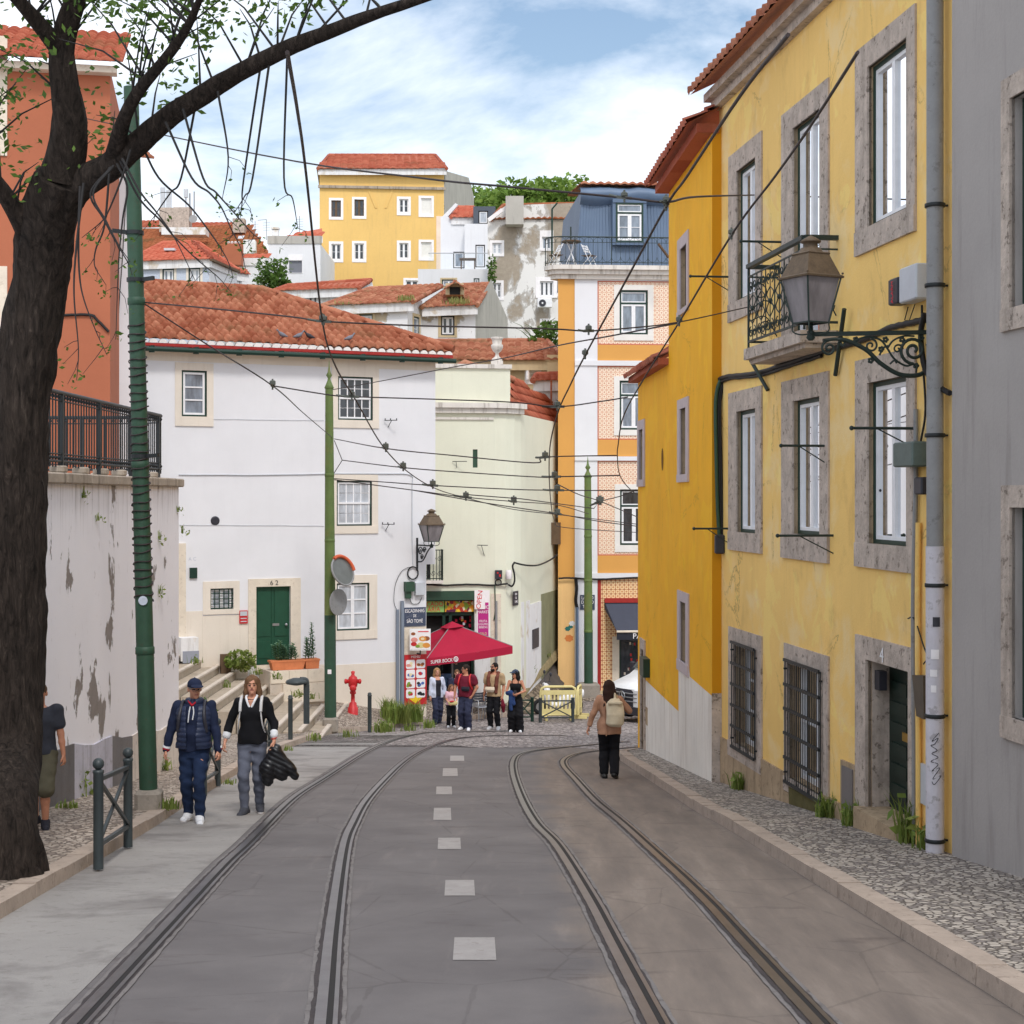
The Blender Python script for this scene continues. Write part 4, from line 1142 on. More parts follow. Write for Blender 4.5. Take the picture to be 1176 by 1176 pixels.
mb=MB();FW.box(mb,uL-.2,uE+.42,zE-.12,zE-.035,.18,ov+.02);mb.build('eave_course',M['eave_red'],wh)
gz=zE-.21
mb=MB();mb.tube([FW.W(uL-.3,gz,ov+.02),FW.W(uE+.5,gz,ov+.02)],.07,10)
for k in range(9):
 u=uL+(uE-uL)*k/8;mb.bar(FW.W(u,gz-.1,ov+.02),FW.W(u,gz+.1,ov+.02),.03,.16)
mb.build('gutter',M['dgreen'],wh)
wallcable(FW,[(205,545),(260,545.5),(330,545),(384,544),(450,544),(472,546),(473,560),(473,620),(474,648)],.016,wh,.02,'boxgrey','wall_cable',3)
wallcable(FW,[(206,481),(300,482),(372,483)],.006,wh,.015,'boxgrey');wallcable(FW,[(206,603),(300,603.5),(372,604)],.006,wh,.015,'boxgrey')
mb=MB();cu,cz=FW.px(247,598);mb.lathe(FW.W(cu,cz,0),[(.13,0),(.13,.02),(.10,.03)],16,0,True,1,1,FW.n);mb.build('round_vent',M['boxdark'],wh)
mb=MB();FW.box(mb,*sorted((wu(217.5),wu(226))),FW.px(220,664)[1],FW.px(220,652)[1],0,.06);mb.build('letter_box',M['dgreen'],wh)
text('A C',mat('faint_grey_lettering',(196,200,210),.8),wh,FW,*FW.px(221,642),.14,.004,'wall_lettering')
mb=MB();FW.box(mb,*sorted((wu(274.5),wu(284))),FW.px(279,716)[1],FW.px(279,701)[1],.02,.05);pq=mb.build('wall_plaque',M['red'],wh)
mb=MB();FW.box(mb,*sorted((wu(275.3),wu(283.2))),FW.px(279,707)[1],FW.px(279,702)[1],.05,.056);mb.build('plaque_panel',M['boxgrey'],pq)
mb=MB()
for y in(709.5,713):FW.box(mb,*sorted((wu(275.8),wu(282.6))),FW.px(279,y+1.1)[1],FW.px(279,y)[1],.05,.056)
mb.build('plaque_stripe',M['boxgrey'],pq)
for x,top in((455.5,700),(461,690)):
 mb=MB();q=FW.W(wu(x),0,.07);mb.tube([(q.x,q.y,-7.0),(q.x,q.y,(HY-top)/F*q.y)],.06 if x>458 else .05,10);mb.build('drainpipe',mat('blue_grey_pipe',(128,138,152),.5,.08),wh)
mb=MB();FW.box(mb,*sorted((wu(463.5),wu(473.5))),FW.px(468,679)[1],FW.px(468,668)[1],0,.2);FW.box(mb,*sorted((wu(464.5),wu(470.5))),FW.px(468,687)[1],FW.px(468,679.2)[1],0,.14);mb.build('meter_box',M['pole_green'],wh)
mb=MB();FW.box(mb,*sorted((wu(475.5),wu(486.5))),FW.px(480,683)[1],FW.px(480,669)[1],0,.14);mb.build('junction_box',M['boxgrey'],wh)
mb=MB();cu,cz=FW.px(473.5,658);mb.tube([FW.W(cu+.17*math.cos(t),cz+.19*math.sin(t),.05)for t in[i*PI/12 for i in range(24)]],.022,6,0,False,True);mb.build('cable_coil',M['cable'],wh)
wallcable(FW,[(455,700),(452,690),(454,670),(462,655),(474,650)],.008,wh);wallcable(FW,[(470,687),(473,693),(480,693),(484,686)],.01,wh)
for x0,y0 in((446,483),(443,602)):
 u,z=FW.px(x0,y0);mb=MB();mb.tube([FW.W(u-.14,z,.05),FW.W(u+.16,z,.32)],.012,6);mb.tube([FW.W(u-.02,z-.2,.02),FW.W(u+.03,z,.2)],.01,6)
 for f in(-.14,0,.16):mb.tube([FW.W(u+f,z,.18+f*.6),FW.W(u+f,z+.06,.18+f*.6)],.016,6)
 mb.build('wire_bracket',M['iron'],wh)
mb=MB();r=(*sorted((wu(463),wu(488.5))),FW.px(475,719)[1],FW.px(475,697.5)[1]);FW.box(mb,*r,.015,.04)
np_=mb.build('street_name_plate',mat('slate_blue_plate',(70,78,98),.6,.2,6,.1,40,.3,speck=.3,scol=lin((170,170,180))),None)
tag(np_,'slate blue street name plate on the white house corner above the food signs','street sign')
for body,y,sz in(('ESCADINHAS',701.5,.15),('DE',707.2,.12),('SÃO TOMÉ',713.3,.15)):text(body,M['bocktxt'],np_,FW,FW.u(475.7),FW.px(475,y)[1],sz,.044,'lettering',0,'CENTER',.72)
mb=MB();pu0,pu1=wu(297),wu(360)
FW.box(mb,pu0,pu1,-7.2,-4.99,.02,1.15);o=mb.build('door_landing',[M['stepstone']],None);struct(o)
mb=MB()
for i in range(3):
 a=pu0+(pu1-pu0)*i/3;FW.box(mb,a+.008,a+(pu1-pu0)/3-.008,-5.33,-4.985,1.1,1.175)
for i in range(2):
 a=pu0+.35+(pu1-pu0-.35)*i/2;FW.box(mb,a+.01,a+(pu1-pu0-.35)/2-.01,-5.9,-5.36,1.1,1.25)
struct(mb.build('landing_stone',M['stone_trim'],None))
lw=thing('end_wall','low white wall stub with a grey painted foot at the top of the steps','wall',FW.W(wu(212),-4.6,.4))
mb=MB();FW.box(mb,wu(203),wu(223),-4.65,FW.px(212,731)[1],.02,.5);mb.build('wall',M['white_old'],lw)
mb=MB();FW.box(mb,wu(205),wu(223.4),-4.7,FW.px(212,746)[1],.1,.52);mb.build('painted_foot',mat('blue_grey_foot_paint',(150,154,166),.8,.1),lw)
def planter(name,lab,c,sx,sy,h,rz,spikes,hgt,lm='leaf_blue'):
 root=thing(name,lab,'planter',c,'terracotta planters on the landing')
 c=Vector(c);mb=MB();b=[]
 for z,k in((0,.9),(h*.8,1.0),(h*.8+.001,1.06),(h,1.06)):
  b.append([c+Matrix.Rotation(rz,3,'Z')@Vector((x*sx/2*k,y*sy/2*k,z))for x,y in((-1,-1),(1,-1),(1,1),(-1,1))])
 mb.loft(b,0,True,True,False);mb.build('pot',M['terracotta'],root)
 mb=MB()
 for i in range(spikes):
  p=c+Matrix.Rotation(rz,3,'Z')@Vector((R.uniform(-.4,.4)*sx,R.uniform(-.3,.3)*sy,h))
  t=p+Vector((R.gauss(0,.08),R.gauss(0,.05),hgt*R.uniform(.55,1.1)))
  for k in range(44):
   f=k/44*.95+.05;q=p.lerp(t,f)
   a=k*2.4;l=.13*(1.1-.5*f);dv=Vector((math.cos(a),math.sin(a),.45))*l;sv=Vector((-math.sin(a),math.cos(a),0))*.035
   mb.add([q,q+dv*.6+sv,q+dv,q+dv*.6-sv],[(0,1,2,3)])
  mb.tube([p,t],.012,5,1)
 mb.build('succulent',[M[lm],M['leaf']],root)
 return root
rz=math.atan2(FW.d.y,FW.d.x)
planter('long_planter','long terracotta trough of grey green succulents beside the green door',FW.W((wu(304)+wu(336))/2,-4.985,.8),1.0,.3,.28,rz,12,.55)
planter('square_planter','square terracotta pot with a tall cactus like plant right of the door',FW.W((wu(340)+wu(355))/2,-4.985,.75),.42,.38,.28,rz,5,1.0)
FOr=Fc(-16.5,33,(126.5-CX)/F*34.5,34.5)
oh2=thing('terracotta_house','tall terracotta painted house behind the black balustrade','house',FOr.W(5,.2))
hh=[]
for zz in(2.6,7.6):
 for uc in(2.0,4.9):hh.append(window(oh2,FOr,(uc-.55,uc+.55,zz,zz+2.2),cols=2,rows=3,outer=M['dgreen'],ow=.05,pane='pane_mid',sur=(.18,.18,.2,.2),surm=M['stone_trim']))
mb=MB();FOr.wall(mb,0,FOr.L,-1,9.4,hh);a=FOr.W(FOr.L,-1);b=FOr.W(FOr.L,-1,-7);mb.quad(a,b,b+Vector((0,0,10.4)),a+Vector((0,0,10.4)));mb.build('wall',M['orange_house'],oh2)
mb=MB();FOr.box(mb,-.1,FOr.L+.15,9.25,9.4,-.05,.3);mb.build('cornice',M['stone_trim'],oh2)
mb=MB();roof_plane(mb,FOr.W(-.1,9.45,.5),FOr.W(FOr.L+.3,9.45,.5),FOr.W(FOr.L+.3,11.2,-3.5),FOr.W(-.1,11.2,-3.5));mb.build('roof',M['roof_red'],oh2)
wallcable(FOr,[(20,364),(76,362),(104,362),(112,368),(125,381)],.03,oh2)
FW2=Fc((124-CX)/F*38,38,(161-CX)/F*38.4,38.4)
wg=thing('white_gable_house','narrow white house end squeezed behind the near green pole','house',FW2.W(.4,0))
block(wg,[tuple(FW2.W(-.3,0).xy),tuple(FW2.W(FW2.L,0).xy),tuple(FW2.W(FW2.L,0,-4).xy),tuple(FW2.W(-.3,0,-4).xy)],-2,8.2,M['white'])
mb=MB();roof_plane(mb,FW2.W(-.3,8.25,.3),FW2.W(FW2.L+.25,8.25,.3),FW2.W(FW2.L+.25,9.4,-2.2),FW2.W(-.3,9.4,-2.2));mb.build('roof',M['roof_old'],wg)
wallcable(FW2,[(146,210),(143,250),(140,300),(137,340),(135,385)],.012,wg)
gp=thing('green_corner_house','pale green corner house with a shop front and a rounded corner to the alley','house',(-1.5,53,-7))
GP=[(-4.4,51.95),(-.57,52.5),(-.2,52.62),(.08,52.85),(.3,53.2),(.45,53.65),(.6,54.3),(1.80,59.5),(3.2,66)]
FG=Fc(*GP[0],*GP[1])
gu=FG.u
def gz_(y,x=530):return FG.px(x,y)[1]
holes=[(gu(486),gu(545),-9,gz_(689),.5),(gu(543),gu(548.5),gz_(537),gz_(516),.1)]
mb=MB();FG.wall(mb,0,FG.L,-9,2.78,holes)
for(x0,y0),(x1,y1)in zip(GP[1:],GP[2:]):mb.add([(x0,y0,-9),(x1,y1,-9),(x1,y1,2.78),(x0,y0,2.78)],[(0,1,2,3)],0,True)
o=mb.build('wall',M['green_house'],gp)
mb=MB();FG.box(mb,0,FG.L+.06,2.78,2.95,-.1,.14);FG.box(mb,0,FG.L+.1,2.951,3.12,-.1,.24);FG.box(mb,0,FG.L-.05,2.56,2.64,-.02,.05)
for(x0,y0),(x1,y1)in zip(GP[1:4],GP[2:5]):
 f=Fc(x0,y0,x1,y1);f.box(mb,-.02,f.L+.02,2.78,2.95,-.1,.13);f.box(mb,-.04,f.L+.04,2.951,3.12,-.1,.23)
mb.build('cornice',M['cornice'],gp)
mb=MB();ue=gu(586);FG.box(mb,0,ue,3.12,4.28,-.3,-.02);mb.build('parapet',M['green_house'],gp)
mb=MB();FG.box(mb,0,ue+.05,4.28,4.42,-.36,.06);mb.build('parapet_coping',M['cornice'],gp)
q=FG.W(gu(571.5),4.42,-.15);mb=MB();mb.box(q+Vector((0,0,.06)),(.4,.4,.12));mb.lathe(q,[(.17,.12),(.17,.2),(.07,.28),(.05,.38),(.14,.46),(.2,.58),(.2,.66),(.15,.7),(.17,.84),(.22,.9),(.2,.92),(.05,.9)],16)
tag(mb.build('stone_urn',M['cornice'],None),'white stone urn standing on the pale green parapet','urn')
mb=MB();e0=P(586,473,53.4);e1=P(644,488,60.0);t0=P(586,437,55);t1=P(640,480,61.5)
roof_plane(mb,P(584,474,53.2),P(646,489.5,60.8),P(640,470,63.5),P(588,434,57.5),.26,.4,.06);mb.build('roof',M['roof_red'],gp)
mb=MB();a,b,c=P(494,441,53.4),P(572,441,54),P(534,417,56.5)
roof_plane(mb,a,b,c+Vector((.2,0,0)),c-Vector((.2,0,0)),.26,.4,.08);ridge(mb,c,a,.13);ridge(mb,c,b,.13);ridge(mb,c,P(590,436,57),.13);o=mb.build('roof',M['roof_old'],gp)
mb=MB();z0,z1=gz_(689),gz_(678.5);FG.box(mb,gu(486),gu(545),z0,z1,-.04,.1);sf=mb.build('shop_fascia',M['pole_green'],gp)
z0,z1=gz_(703),gz_(690.5)
mb=MB();FG.box(mb,gu(480),gu(510.5),z0,z1,-.2,-.12);sg=mb.build('shop_sign',mat('lime_sign',(150,196,108),.5,.05),gp)
text('MERCADO',M['redtxt'],sg,FG,gu(509.7),gz_(693.9),.23,-.115,'lettering',0,'RIGHT',.85);text('FRUTARIA',M['redtxt'],sg,FG,gu(506),gz_(700),.23,-.115,'lettering',0,'RIGHT',.85)
def t_fruit():
 t=NT('printed_fruit_panel');v=t.n('ShaderNodeTexVoronoi');t.l(t.obj(),v.inputs['Vector']);v.inputs['Scale'].default_value=9
 s_=t.n('ShaderNodeSeparateColor');t.l(v.outputs['Color'],s_.inputs[0])
 t.col(t.ramp(s_.outputs[0],[(.1,lin((90,40,70))),(.35,lin((214,70,40))),(.55,lin((238,200,60))),(.8,lin((120,160,60))),(.95,lin((240,226,190)))]));return t.fin(.5)
M['fruit']=t_fruit()
mb=MB();FG.box(mb,gu(511.5),gu(544.5),z0,z1,-.2,-.12);mb.build('fruit_sign',M['fruit'],gp)
mb=MB();FG.quad(mb,gu(486),gu(545),-9,gz_(689),-.5);mb.build('shop_interior',M['screen_dark'],gp)
mb=MB()
for x in(510.5,518,544):FG.box(mb,gu(x)-.05,gu(x)+.05,-8,z0,-.3,-.2)
FG.box(mb,gu(486),gu(545),z0-.12,z0,-.3,-.2);mb.build('shop_frame',M['dgreen'],gp)
for i in range(14):
 x=R.uniform(519,543);y=R.uniform(708,725);mb=MB();FG.box(mb,gu(x),gu(x+2.5),gz_(y+3),gz_(y),-.42,-.36);mb.build('shop_goods',M[R.choice(['red','boxgrey','brass','parasol'])],gp)
mb=MB();FG.box(mb,gu(545),gu(563),-9,gz_(705),-.02,.03);mb.build('painted_panel',M['white_old'],gp)
mb=MB()
for i in range(9):
 y0=682+i*15.5;
 for k,(xa,xb)in enumerate(((563.5,575),(575,586.5))):FG.box(mb,gu(xa)+.01,min(FG.L,gu(xb))-.01,gz_(y0+15.2),gz_(y0),-.02,.035)
mb.build('quoin_block',M['stone_trim'],gp)
mb=MB();FG.box(mb,gu(543.2),gu(548.3),gz_(537),gz_(516),-.08,-.04);mb.build('slit_window',M['pole_green'],gp)
bn=thing('magenta_banner','tall magenta shop banner hanging beside the dark shop door','banner',FG.W(gu(554),gz_(740)))
mb=MB();FG.box(mb,gu(547),gu(562),gz_(742),gz_(678),.05,.07);mb.build('white_border',M['bocktxt'],bn)
mb=MB();FG.box(mb,gu(548.6),gu(560.7),gz_(741),gz_(692),.068,.078);mb.build('panel',mat('magenta_print',(188,48,132),.6,.05),bn)
for body,y,sz in(('VINHO',697.5,.17),('MARKET',703,.13),('FRUTA',713.5,.11),('LEGUMES',717,.1),('BEBIDAS',720.5,.1),('GELO',728,.12)):text(body,M['bocktxt']if body!='GELO' else M['yellowpl'],bn,FG,gu(554.6),gz_(y),sz,.082,'lettering',0,'CENTER',.8)
ob=thing('open_sign','small white flag sign with red upright lettering above the magenta banner','sign',FG.W(gu(550),gz_(700),.1))
mb=MB();FG.box(mb,gu(544.5),gu(556.5),gz_(699.5),gz_(677.5),.1,.115);mb.build('panel',M['bocktxt'],ob);text('OPEN',M['redtxt'],ob,FG,gu(550.3),gz_(688.5),.22,.12,'lettering',PI/2-.12,'CENTER',1.1)
mb=MB();FG.box(mb,gu(478),gu(507.5),gz_(669),gz_(665.5),-.05,.5);mb.build('balcony_slab',M['cornice'],gp)
mb=MB();u0,u1=gu(478),gu(507);zb,zt=gz_(665.5),gz_(631)
for a,b in(((u0,.46),(u1,.46)),((u1,.46),(u1,0))):
 for z in(zt,zb+.06):mb.bar(FG.W(a[0],z,a[1]),FG.W(b[0],z,b[1]),.035,.03)
 for k in range(9):
  f=k/8;q=FG.W(a[0]+(b[0]-a[0])*f,zb,a[1]+(b[1]-a[1])*f);mb.tube([q,q+Vector((0,0,zt-zb))],.012,5)
 for k in range(4):
  f=(k+.5)/4;fr=lambda s,z,a=a,b=b,f=f:FG.W(a[0]+(b[0]-a[0])*(f+s),z,a[1]+(b[1]-a[1])*(f+s))
  mb.tube(spiral(fr,0,(zb+zt)/2+.2,.1,1.2,0),.01,4);mb.tube(spiral(fr,0,(zb+zt)/2-.25,.1,1.2,PI),.01,4)
mb.build('balcony_railing',M['iron_green'],gp)
mb=MB();FG.box(mb,gu(490),gu(494),gz_(665),gz_(620),.0,.03);mb.build('balcony_door',M['screen_dark'],gp)
wallcable(FG,[(489,671),(510,672),(540,671),(566,672),(583,670)],.03,gp,.05)
mb=MB();FG.box(mb,gu(568.3),gu(576),gz_(665),gz_(655),0,.14);al=mb.build('alarm_box',M['boxdark'],gp);al['label']='charcoal alarm box with small red marks'
mb=MB();FG.box(mb,gu(570),gu(571.8),gz_(659),gz_(657),.14,.146);FG.box(mb,gu(572.5),gu(574.5),gz_(662.5),gz_(659.5),.14,.146);mb.build('alarm_mark',M['red'],al)
mb=MB();cu,cz=gu(572),gz_(669);mb.tube([FG.W(cu+.1*math.cos(t),cz+.1*math.sin(t),.06)for t in[i*PI/8 for i in range(16)]],.02,6,0,False,True);mb.build('cable_coil',M['cable'],gp)
q=P(584.5,665,52.5);mb=MB();mb.lathe(q,[(.1,0),(.11,.02),(.11,.26),(.09,.3)],12);mb.build('antenna_box',M['bocktxt'],gp)
wallcable(FG,[(583,671),(587,673),(590,668),(590,660),(588,650),(590,646)],.035,gp,.15)
mb=MB();mb.tube(smooth_path([P(590,646,52.6),P(603,649,52.9),P(618,649,54),P(632,643,57),P(640,637,57.6)],5),.03,6);mb.build('wall_cable',M['cable'],gp)
wallcable(FG,[(569.5,690),(569.5,740),(569.5,815)],.045,gp,.08,'pipe','conduit',3);wallcable(FG,[(568,672),(568.5,700),(567,712)],.02,gp,.06,'pole_green','wall_cable',3)
u,z=FG.px(523,530);mb=MB();mb.tube([FG.W(u-.1,z,.04),FG.W(u+.35,z,.3)],.012,6);mb.tube([FG.W(u+.04,z-.2,.02),FG.W(u,z,.2)],.01,6);mb.build('wire_bracket',M['iron'],gp)
u,z=FG.px(552,626);mb=MB();mb.tube([FG.W(u-.12,z,.04),FG.W(u+.2,z,.3)],.012,6);mb.tube([FG.W(u+.12,z-.35,.02),FG.W(u,z,.2)],.01,6);mb.build('wire_bracket',M['iron'],gp)
FA=Fc(.6,54.3,1.80,59.5)
au=lambda x:FA.u(x)
def az(y,x):return FA.px(x,y)[1]
mb=MB();f=Fc(.3,53.2,.6,54.3);f.box(mb,0,f.L,-9,f.px(605,690)[1],-.02,.02);FA.box(mb,0,au(621),-9,az(692,615),-.02,.02);mb.build('whitewashed_base',M['white_old'],gp)
mb=MB();FA.box(mb,au(621.2),FA.L,-9,az(680,630),-.02,.02);mb.build('mossy_base',mat('mossy_green_wall',(142,142,112),.9,.15,1.5,.2,20,.2,streak=.5),gp)
mb=MB();FA.box(mb,*sorted((au(610.5),au(617.5))),az(744,614),az(722,614),.0,.05);mb.build('dark_hatch',M['boxdark'],gp)
mb=MB();FA.box(mb,*sorted((au(633),au(636))),az(625,634),az(600,634),0,.3);mb.build('window_shutter',M['wood'],gp)
mb=MB();f=Fc(.08,52.85,.45,53.65);u=f.u(591);zc=f.px(591,687)[1];f.box(mb,u-.2,u+.2,zc-.24,zc+.24,.03,.05)
sp=tag(mb.build('wall_plaque',M['boxdark'],None),'small dark street plaque on the rounded pale green corner','street sign')
for k,wd in enumerate((.2,.1,.22)):
 text(('RUA','DE','TOMÉ')[k],M['bocktxt'],sp,f,u,zc+.14-.13*k,.11,.055,'lettering',0,'CENTER',.8)
AR=[[Vector((-.9,50.9,zr(50.9)+.02)),Vector((1.9,51.2,zr(51.2)+.02))],[P(592,802,53.0),P(647,808,54.6)],[P(607,782,55.0),P(646,792,57.3)],[P(642,746,59.6),P(652,770,60)],[P(664,712,66),P(676,735,66)]]
def arow(r):return[r[0].lerp(r[1],k/4)for k in range(5)]
mb=MB();mb.loft([arow(r)for r in AR[:3]],0,False,False,True);struct(mb.build('rubble_path',M['rubble'],org=(0,0,0)))
mb=MB();mb.loft([arow(r)for r in AR[2:]],0,False,False,True);struct(mb.build('alley_ramp',M['ramp'],org=(0,0,0)))
mb=MB();e_=[AR[1][0],AR[2][0],AR[2][0].lerp(AR[3][0],.5),AR[3][0]]
mb.loft([[q+Vector((-.5,0,.3)),q+Vector((-.1,0,.32)),q+Vector((.16,-.05,.16)),q+Vector((.2,-.05,-.1))]for q in e_],0,False,False,True);struct(mb.build('alley_verge',mat('mossy_verge',(146,132,100),.95,.25,4,.6,12,.15,speck=.5,scol=lin((70,84,40))),org=(0,0,0)))
for q,lab in zip(e_,('lowest tuft','second tuft','third tuft','top tuft')):weed('weeds on the mossy verge of the alley, '+lab,q+Vector((.02,0,.28)),40,.3,.2,.016,'grass','weed','weeds in the alley',20)
FT=Fc(1.71,58.2,11.5,58.9)
tu=lambda x:FT.u(x)
def tz(y,x=690):return FT.px(x,y)[1]
th=thing('tiled_corner_house','tall orange and white corner house with patterned tiles and a blue zinc mansard','house',FT.W(1.5,-7.4))
holes=[]
def wT(inner,outr,pane='pane_mid',**kw):
 r=rect(FT,*inner);holes.append(window(th,FT,r,dep=.1,outer=M['dgreen'],ow=.07,transom=.3,sw=.07,cols=2,pane=pane,sur=surpx(FT,r,*outr),surm=mat('white_stone_frame',(232,228,222),.8,.05),**kw));return r
wT((711.5,333,384,744),(705,327,391,750.5));wT((711.5,437,493.5,744),(705,432,500,750.5));wT((712,562,626,744.5),(706,556,634,751),'pane_dark')
w0=rect(FT,711.5,333,384,744)
for k,(a,b)in enumerate(((333,384),(437,493.5),(562,626))):
 for uo in(3.2,):
  r=rect(FT,711.5,a,b,744);holes.append(window(th,FT,(r[0]+uo,r[1]+uo,r[2],r[3]),dep=.1,outer=M['dgreen'],ow=.07,transom=.3,sw=.07,cols=2,sur=(.2,.2,.2,.2),surm=M['stone_trim']))
zTop=tz(320);zB=-9
hs=(tu(711),tu(745),-9,tz(731,715),.3);holes.append(hs)
mb=MB();FT.wall(mb,tu(686),FT.L,zB,zTop,holes,0,1)
a,b=FT.W(FT.L,zB),FT.W(FT.L,zB,-9);mb.quad(a,b,b+Vector((0,0,zTop-zB)),a+Vector((0,0,zTop-zB)))
mb.build('tiled_wall',[M['azulejo'],M['tower_peach']],th)
mb=MB();FT.wall(mb,tu(660),tu(686),zB,zTop,[],d=.04);mb.build('pilaster',M['white'],th)
mb=MB();zs_=tz(664);FT.wall(mb,0,tu(660),zs_,zTop);a,b=FT.W(0,zs_),FT.W(1.2,zs_,-9);mb.quad(a,b,b+Vector((0,0,zTop-zs_)),a+Vector((0,0,zTop-zs_)));mb.build('orange_end',M['tower_orange'],th)
mb=MB();FT.wall(mb,0,tu(660),zB,zs_);a,b=FT.W(0,zB),FT.W(1.2,zB,-9);mb.quad(a,b,b+Vector((0,0,zs_-zB)),a+Vector((0,0,zs_-zB)));mb.build('peach_base',M['tower_peach'],th)
for y0,y1,dd,m in((414,396,.02,'tower_orange'),(524,505,.02,'tower_orange'),(658,638,.02,'tower_orange'),(420,414.2,.09,'white'),(529,524.2,.09,'white'),(664,658.2,.09,'white'),(322.5,318,.05,'white')):
 mb=MB();FT.box(mb,tu(686)if m!='white' else tu(660),FT.L,tz(y0),tz(y1),-.02,dd);mb.build('string_course' if m=='white' else 'orange_band',M[m],th)
mb=MB()
for y0,y1 in((396,322.5),(505,420),(638,529)):
 FT.box(mb,tu(686),tu(687.5),tz(y0),tz(y1),-.01,.012);FT.box(mb,tu(687.5),FT.L,tz(y0),tz(y0-1.3),-.01,.012);FT.box(mb,tu(687.5),FT.L,tz(y1+1.3),tz(y1),-.01,.012)
mb.build('border_tiles',mat('rust_border_tile',(196,112,88),.5,.2,20,.1,60,.4),th)
mb=MB();FT.box(mb,tu(690),FT.L,zB,tz(665),-.02,.02)
mb=MB();FT.wall(mb,tu(690),FT.L,zB,tz(664),[hs],d=.02);mb.build('brown_tile_base',M['azulejo_brown'],th)
mb=MB();FT.box(mb,tu(686.2),tu(690),zB,tz(664),-.01,.05);mb.build('brown_strip',M['eave_red'],th)
mb=MB();FT.box(mb,0,FT.L,tz(820,670),tz(793,670),-.02,.06);mb.build('stone_foot',M['ochre_beige'],th)
mb=MB()
for z0,z1,dd in((tz(321),tz(316),.16),(tz(316)+.001,tz(311),.28),(tz(311)+.001,tz(306),.4)):
 FT.box(mb,.15,FT.L,z0,z1,-.3,dd)
 ring=[FT.W(.15-(.25+dd)*math.sin(t),0,-.0-.25+(.25+dd)*math.cos(t))for t in[PI*i/12 for i in range(7)]]
 c=FT.W(.15,0,-.6)
 pts=ring+[c]
 b_=[Vector((q.x,q.y,z0))for q in pts];t_=[Vector((q.x,q.y,z1))for q in pts]
 mb.loft([b_,t_],0,True,True,False)
mb.build('cornice',M['cornice'],th)
mz0,mz1=tz(306),tz(208)
def man_pt(u,z,back=0):
 f=(z-mz0)/(mz1-mz0);return FT.W(u,z,-.95-.55*f-back)
mb=MB();nz=6
ul0,ul1=tu(664),tu(674)
for k in range(nz):
 f0,f1=k/nz,(k+1)/nz;za,zb2=mz0+(mz1-mz0)*f0,mz0+(mz1-mz0)*f1
 ua,ub=ul0+(ul1-ul0)*f0,ul0+(ul1-ul0)*f1
 mb.quad(man_pt(ua,za),man_pt(FT.L,za),man_pt(FT.L,zb2),man_pt(ub,zb2),0,[(ua,za),(FT.L,za),(FT.L,zb2),(ub,zb2)])
 p,q=man_pt(ua,za),man_pt(ub,zb2);mb.quad(p,p+FT.n*-7,q+FT.n*-7,q,0,[(0,za),(7,za),(7,zb2),(0,zb2)])
mb.build('mansard',M['zinc_rib'],th)
mb=MB()
rg=[[FT.W(u,tz(226)-s*.01,-1.3+.0+dd)for u,s in((tu(669),0),(FT.L,0))]for dd in(0,)]
prof=[(-1.38,tz(228)),(-1.2,tz(224)),(-1.05,tz(217)),(-1.12,tz(210)),(-1.4,tz(206)),(-2.2,tz(204))]
rows=[[FT.W(tu(671)+(0 if k%1 else 0),z+.02*math.sin(k*1.7),d_+.03*math.sin(k*2.3+z))for d_,z in prof]for k in range(1)]
cols_=[[FT.W(tu(671)+(FT.L-tu(671))*k/24,z+.035*math.sin(k*1.7+z*3),d_+.04*math.sin(k*2.3+z))for d_,z in prof]for k in range(25)]
mb.loft(cols_,0,False,False,True);mb.build('zinc_curb',M['zinc'],th)
mb=MB();roof_plane(mb,FT.W(tu(671),tz(204.5),-1.15),FT.W(FT.L,tz(204.5),-1.15),FT.W(FT.L,tz(190),-6),FT.W(tu(671),tz(190),-6),.3,.5,.07);mb.build('roof',M['roof_old'],th)
FM=Fc(*FT.W(0,0,-.98).xy,*FT.W(9,0,-.98).xy)
r=rect(FM,707,233,278.5,738.5)
window(th,FM,r,dep=-.02,outer=M['dgreen'],ow=.07,transom=.26,sw=.07,cols=2,rows=2,pane='pane_mid')
mb=MB();a,b=sorted((r[0],r[1]));FM.box(mb,a-.12,b+.12,r[3],r[3]+.14,-.9,.1);FM.box(mb,a-.12,a,r[2]-.1,r[3],-.9,.06);FM.box(mb,b,b+.12,r[2]-.1,r[3],-.9,.06);FM.box(mb,a,b,r[2]-.1,r[2],-.9,.12);FM.box(mb,a,b,r[2],r[3],-.9,-.06);mb.build('dormer',M['zinc'],th)
mb=MB();rz0,rz1=tz(306),tz(274)
path=[FT.W(.15-.6*math.sin(t),0,-.25+.6*math.cos(t))for t in[PI*i/16 for i in range(9,-1,-1)]]+[FT.W(.15+.17*k,0,.35)for k in range(1,60)]
for z,r_ in((rz1,.025),(rz0+.1,.015),(rz1-.2,.012)):mb.tube([q+Vector((0,0,z))for q in path],r_,5)
pp=resample(path,.03)
for i in range(0,len(pp)-6,5):
 q=pp[i]
 mb.tube([q+Vector((0,0,rz0)),q+Vector((0,0,rz1))],.008 if i%40 else .022,4)
 if i%10==0 and i+10<len(pp):
  n_=pp[i+5]if i+5<len(pp)else q;w_=(pp[min(len(pp)-1,i+10)]-q)
  mb.tube([q+w_*(.5-.5*math.cos(t))+Vector((0,0,rz1-.2+.18*math.sin(t)))for t in[PI*k/6 for k in range(7)]],.008,4)
  mb.tube([q+w_*(.5-.5*math.cos(t))+Vector((0,0,rz0+.32-.2*math.sin(t)))for t in[PI*k/6 for k in range(7)]],.008,4)
mb.build('terrace_railing',M['iron_green'],th)
mb=MB();mb.bar(P(756,280,57.2),P(768,296,57.3),.14,.05);tag(mb.build('roof_plank',M['wood'],None),'dark weathered plank leaning by the blue mansard','plank')
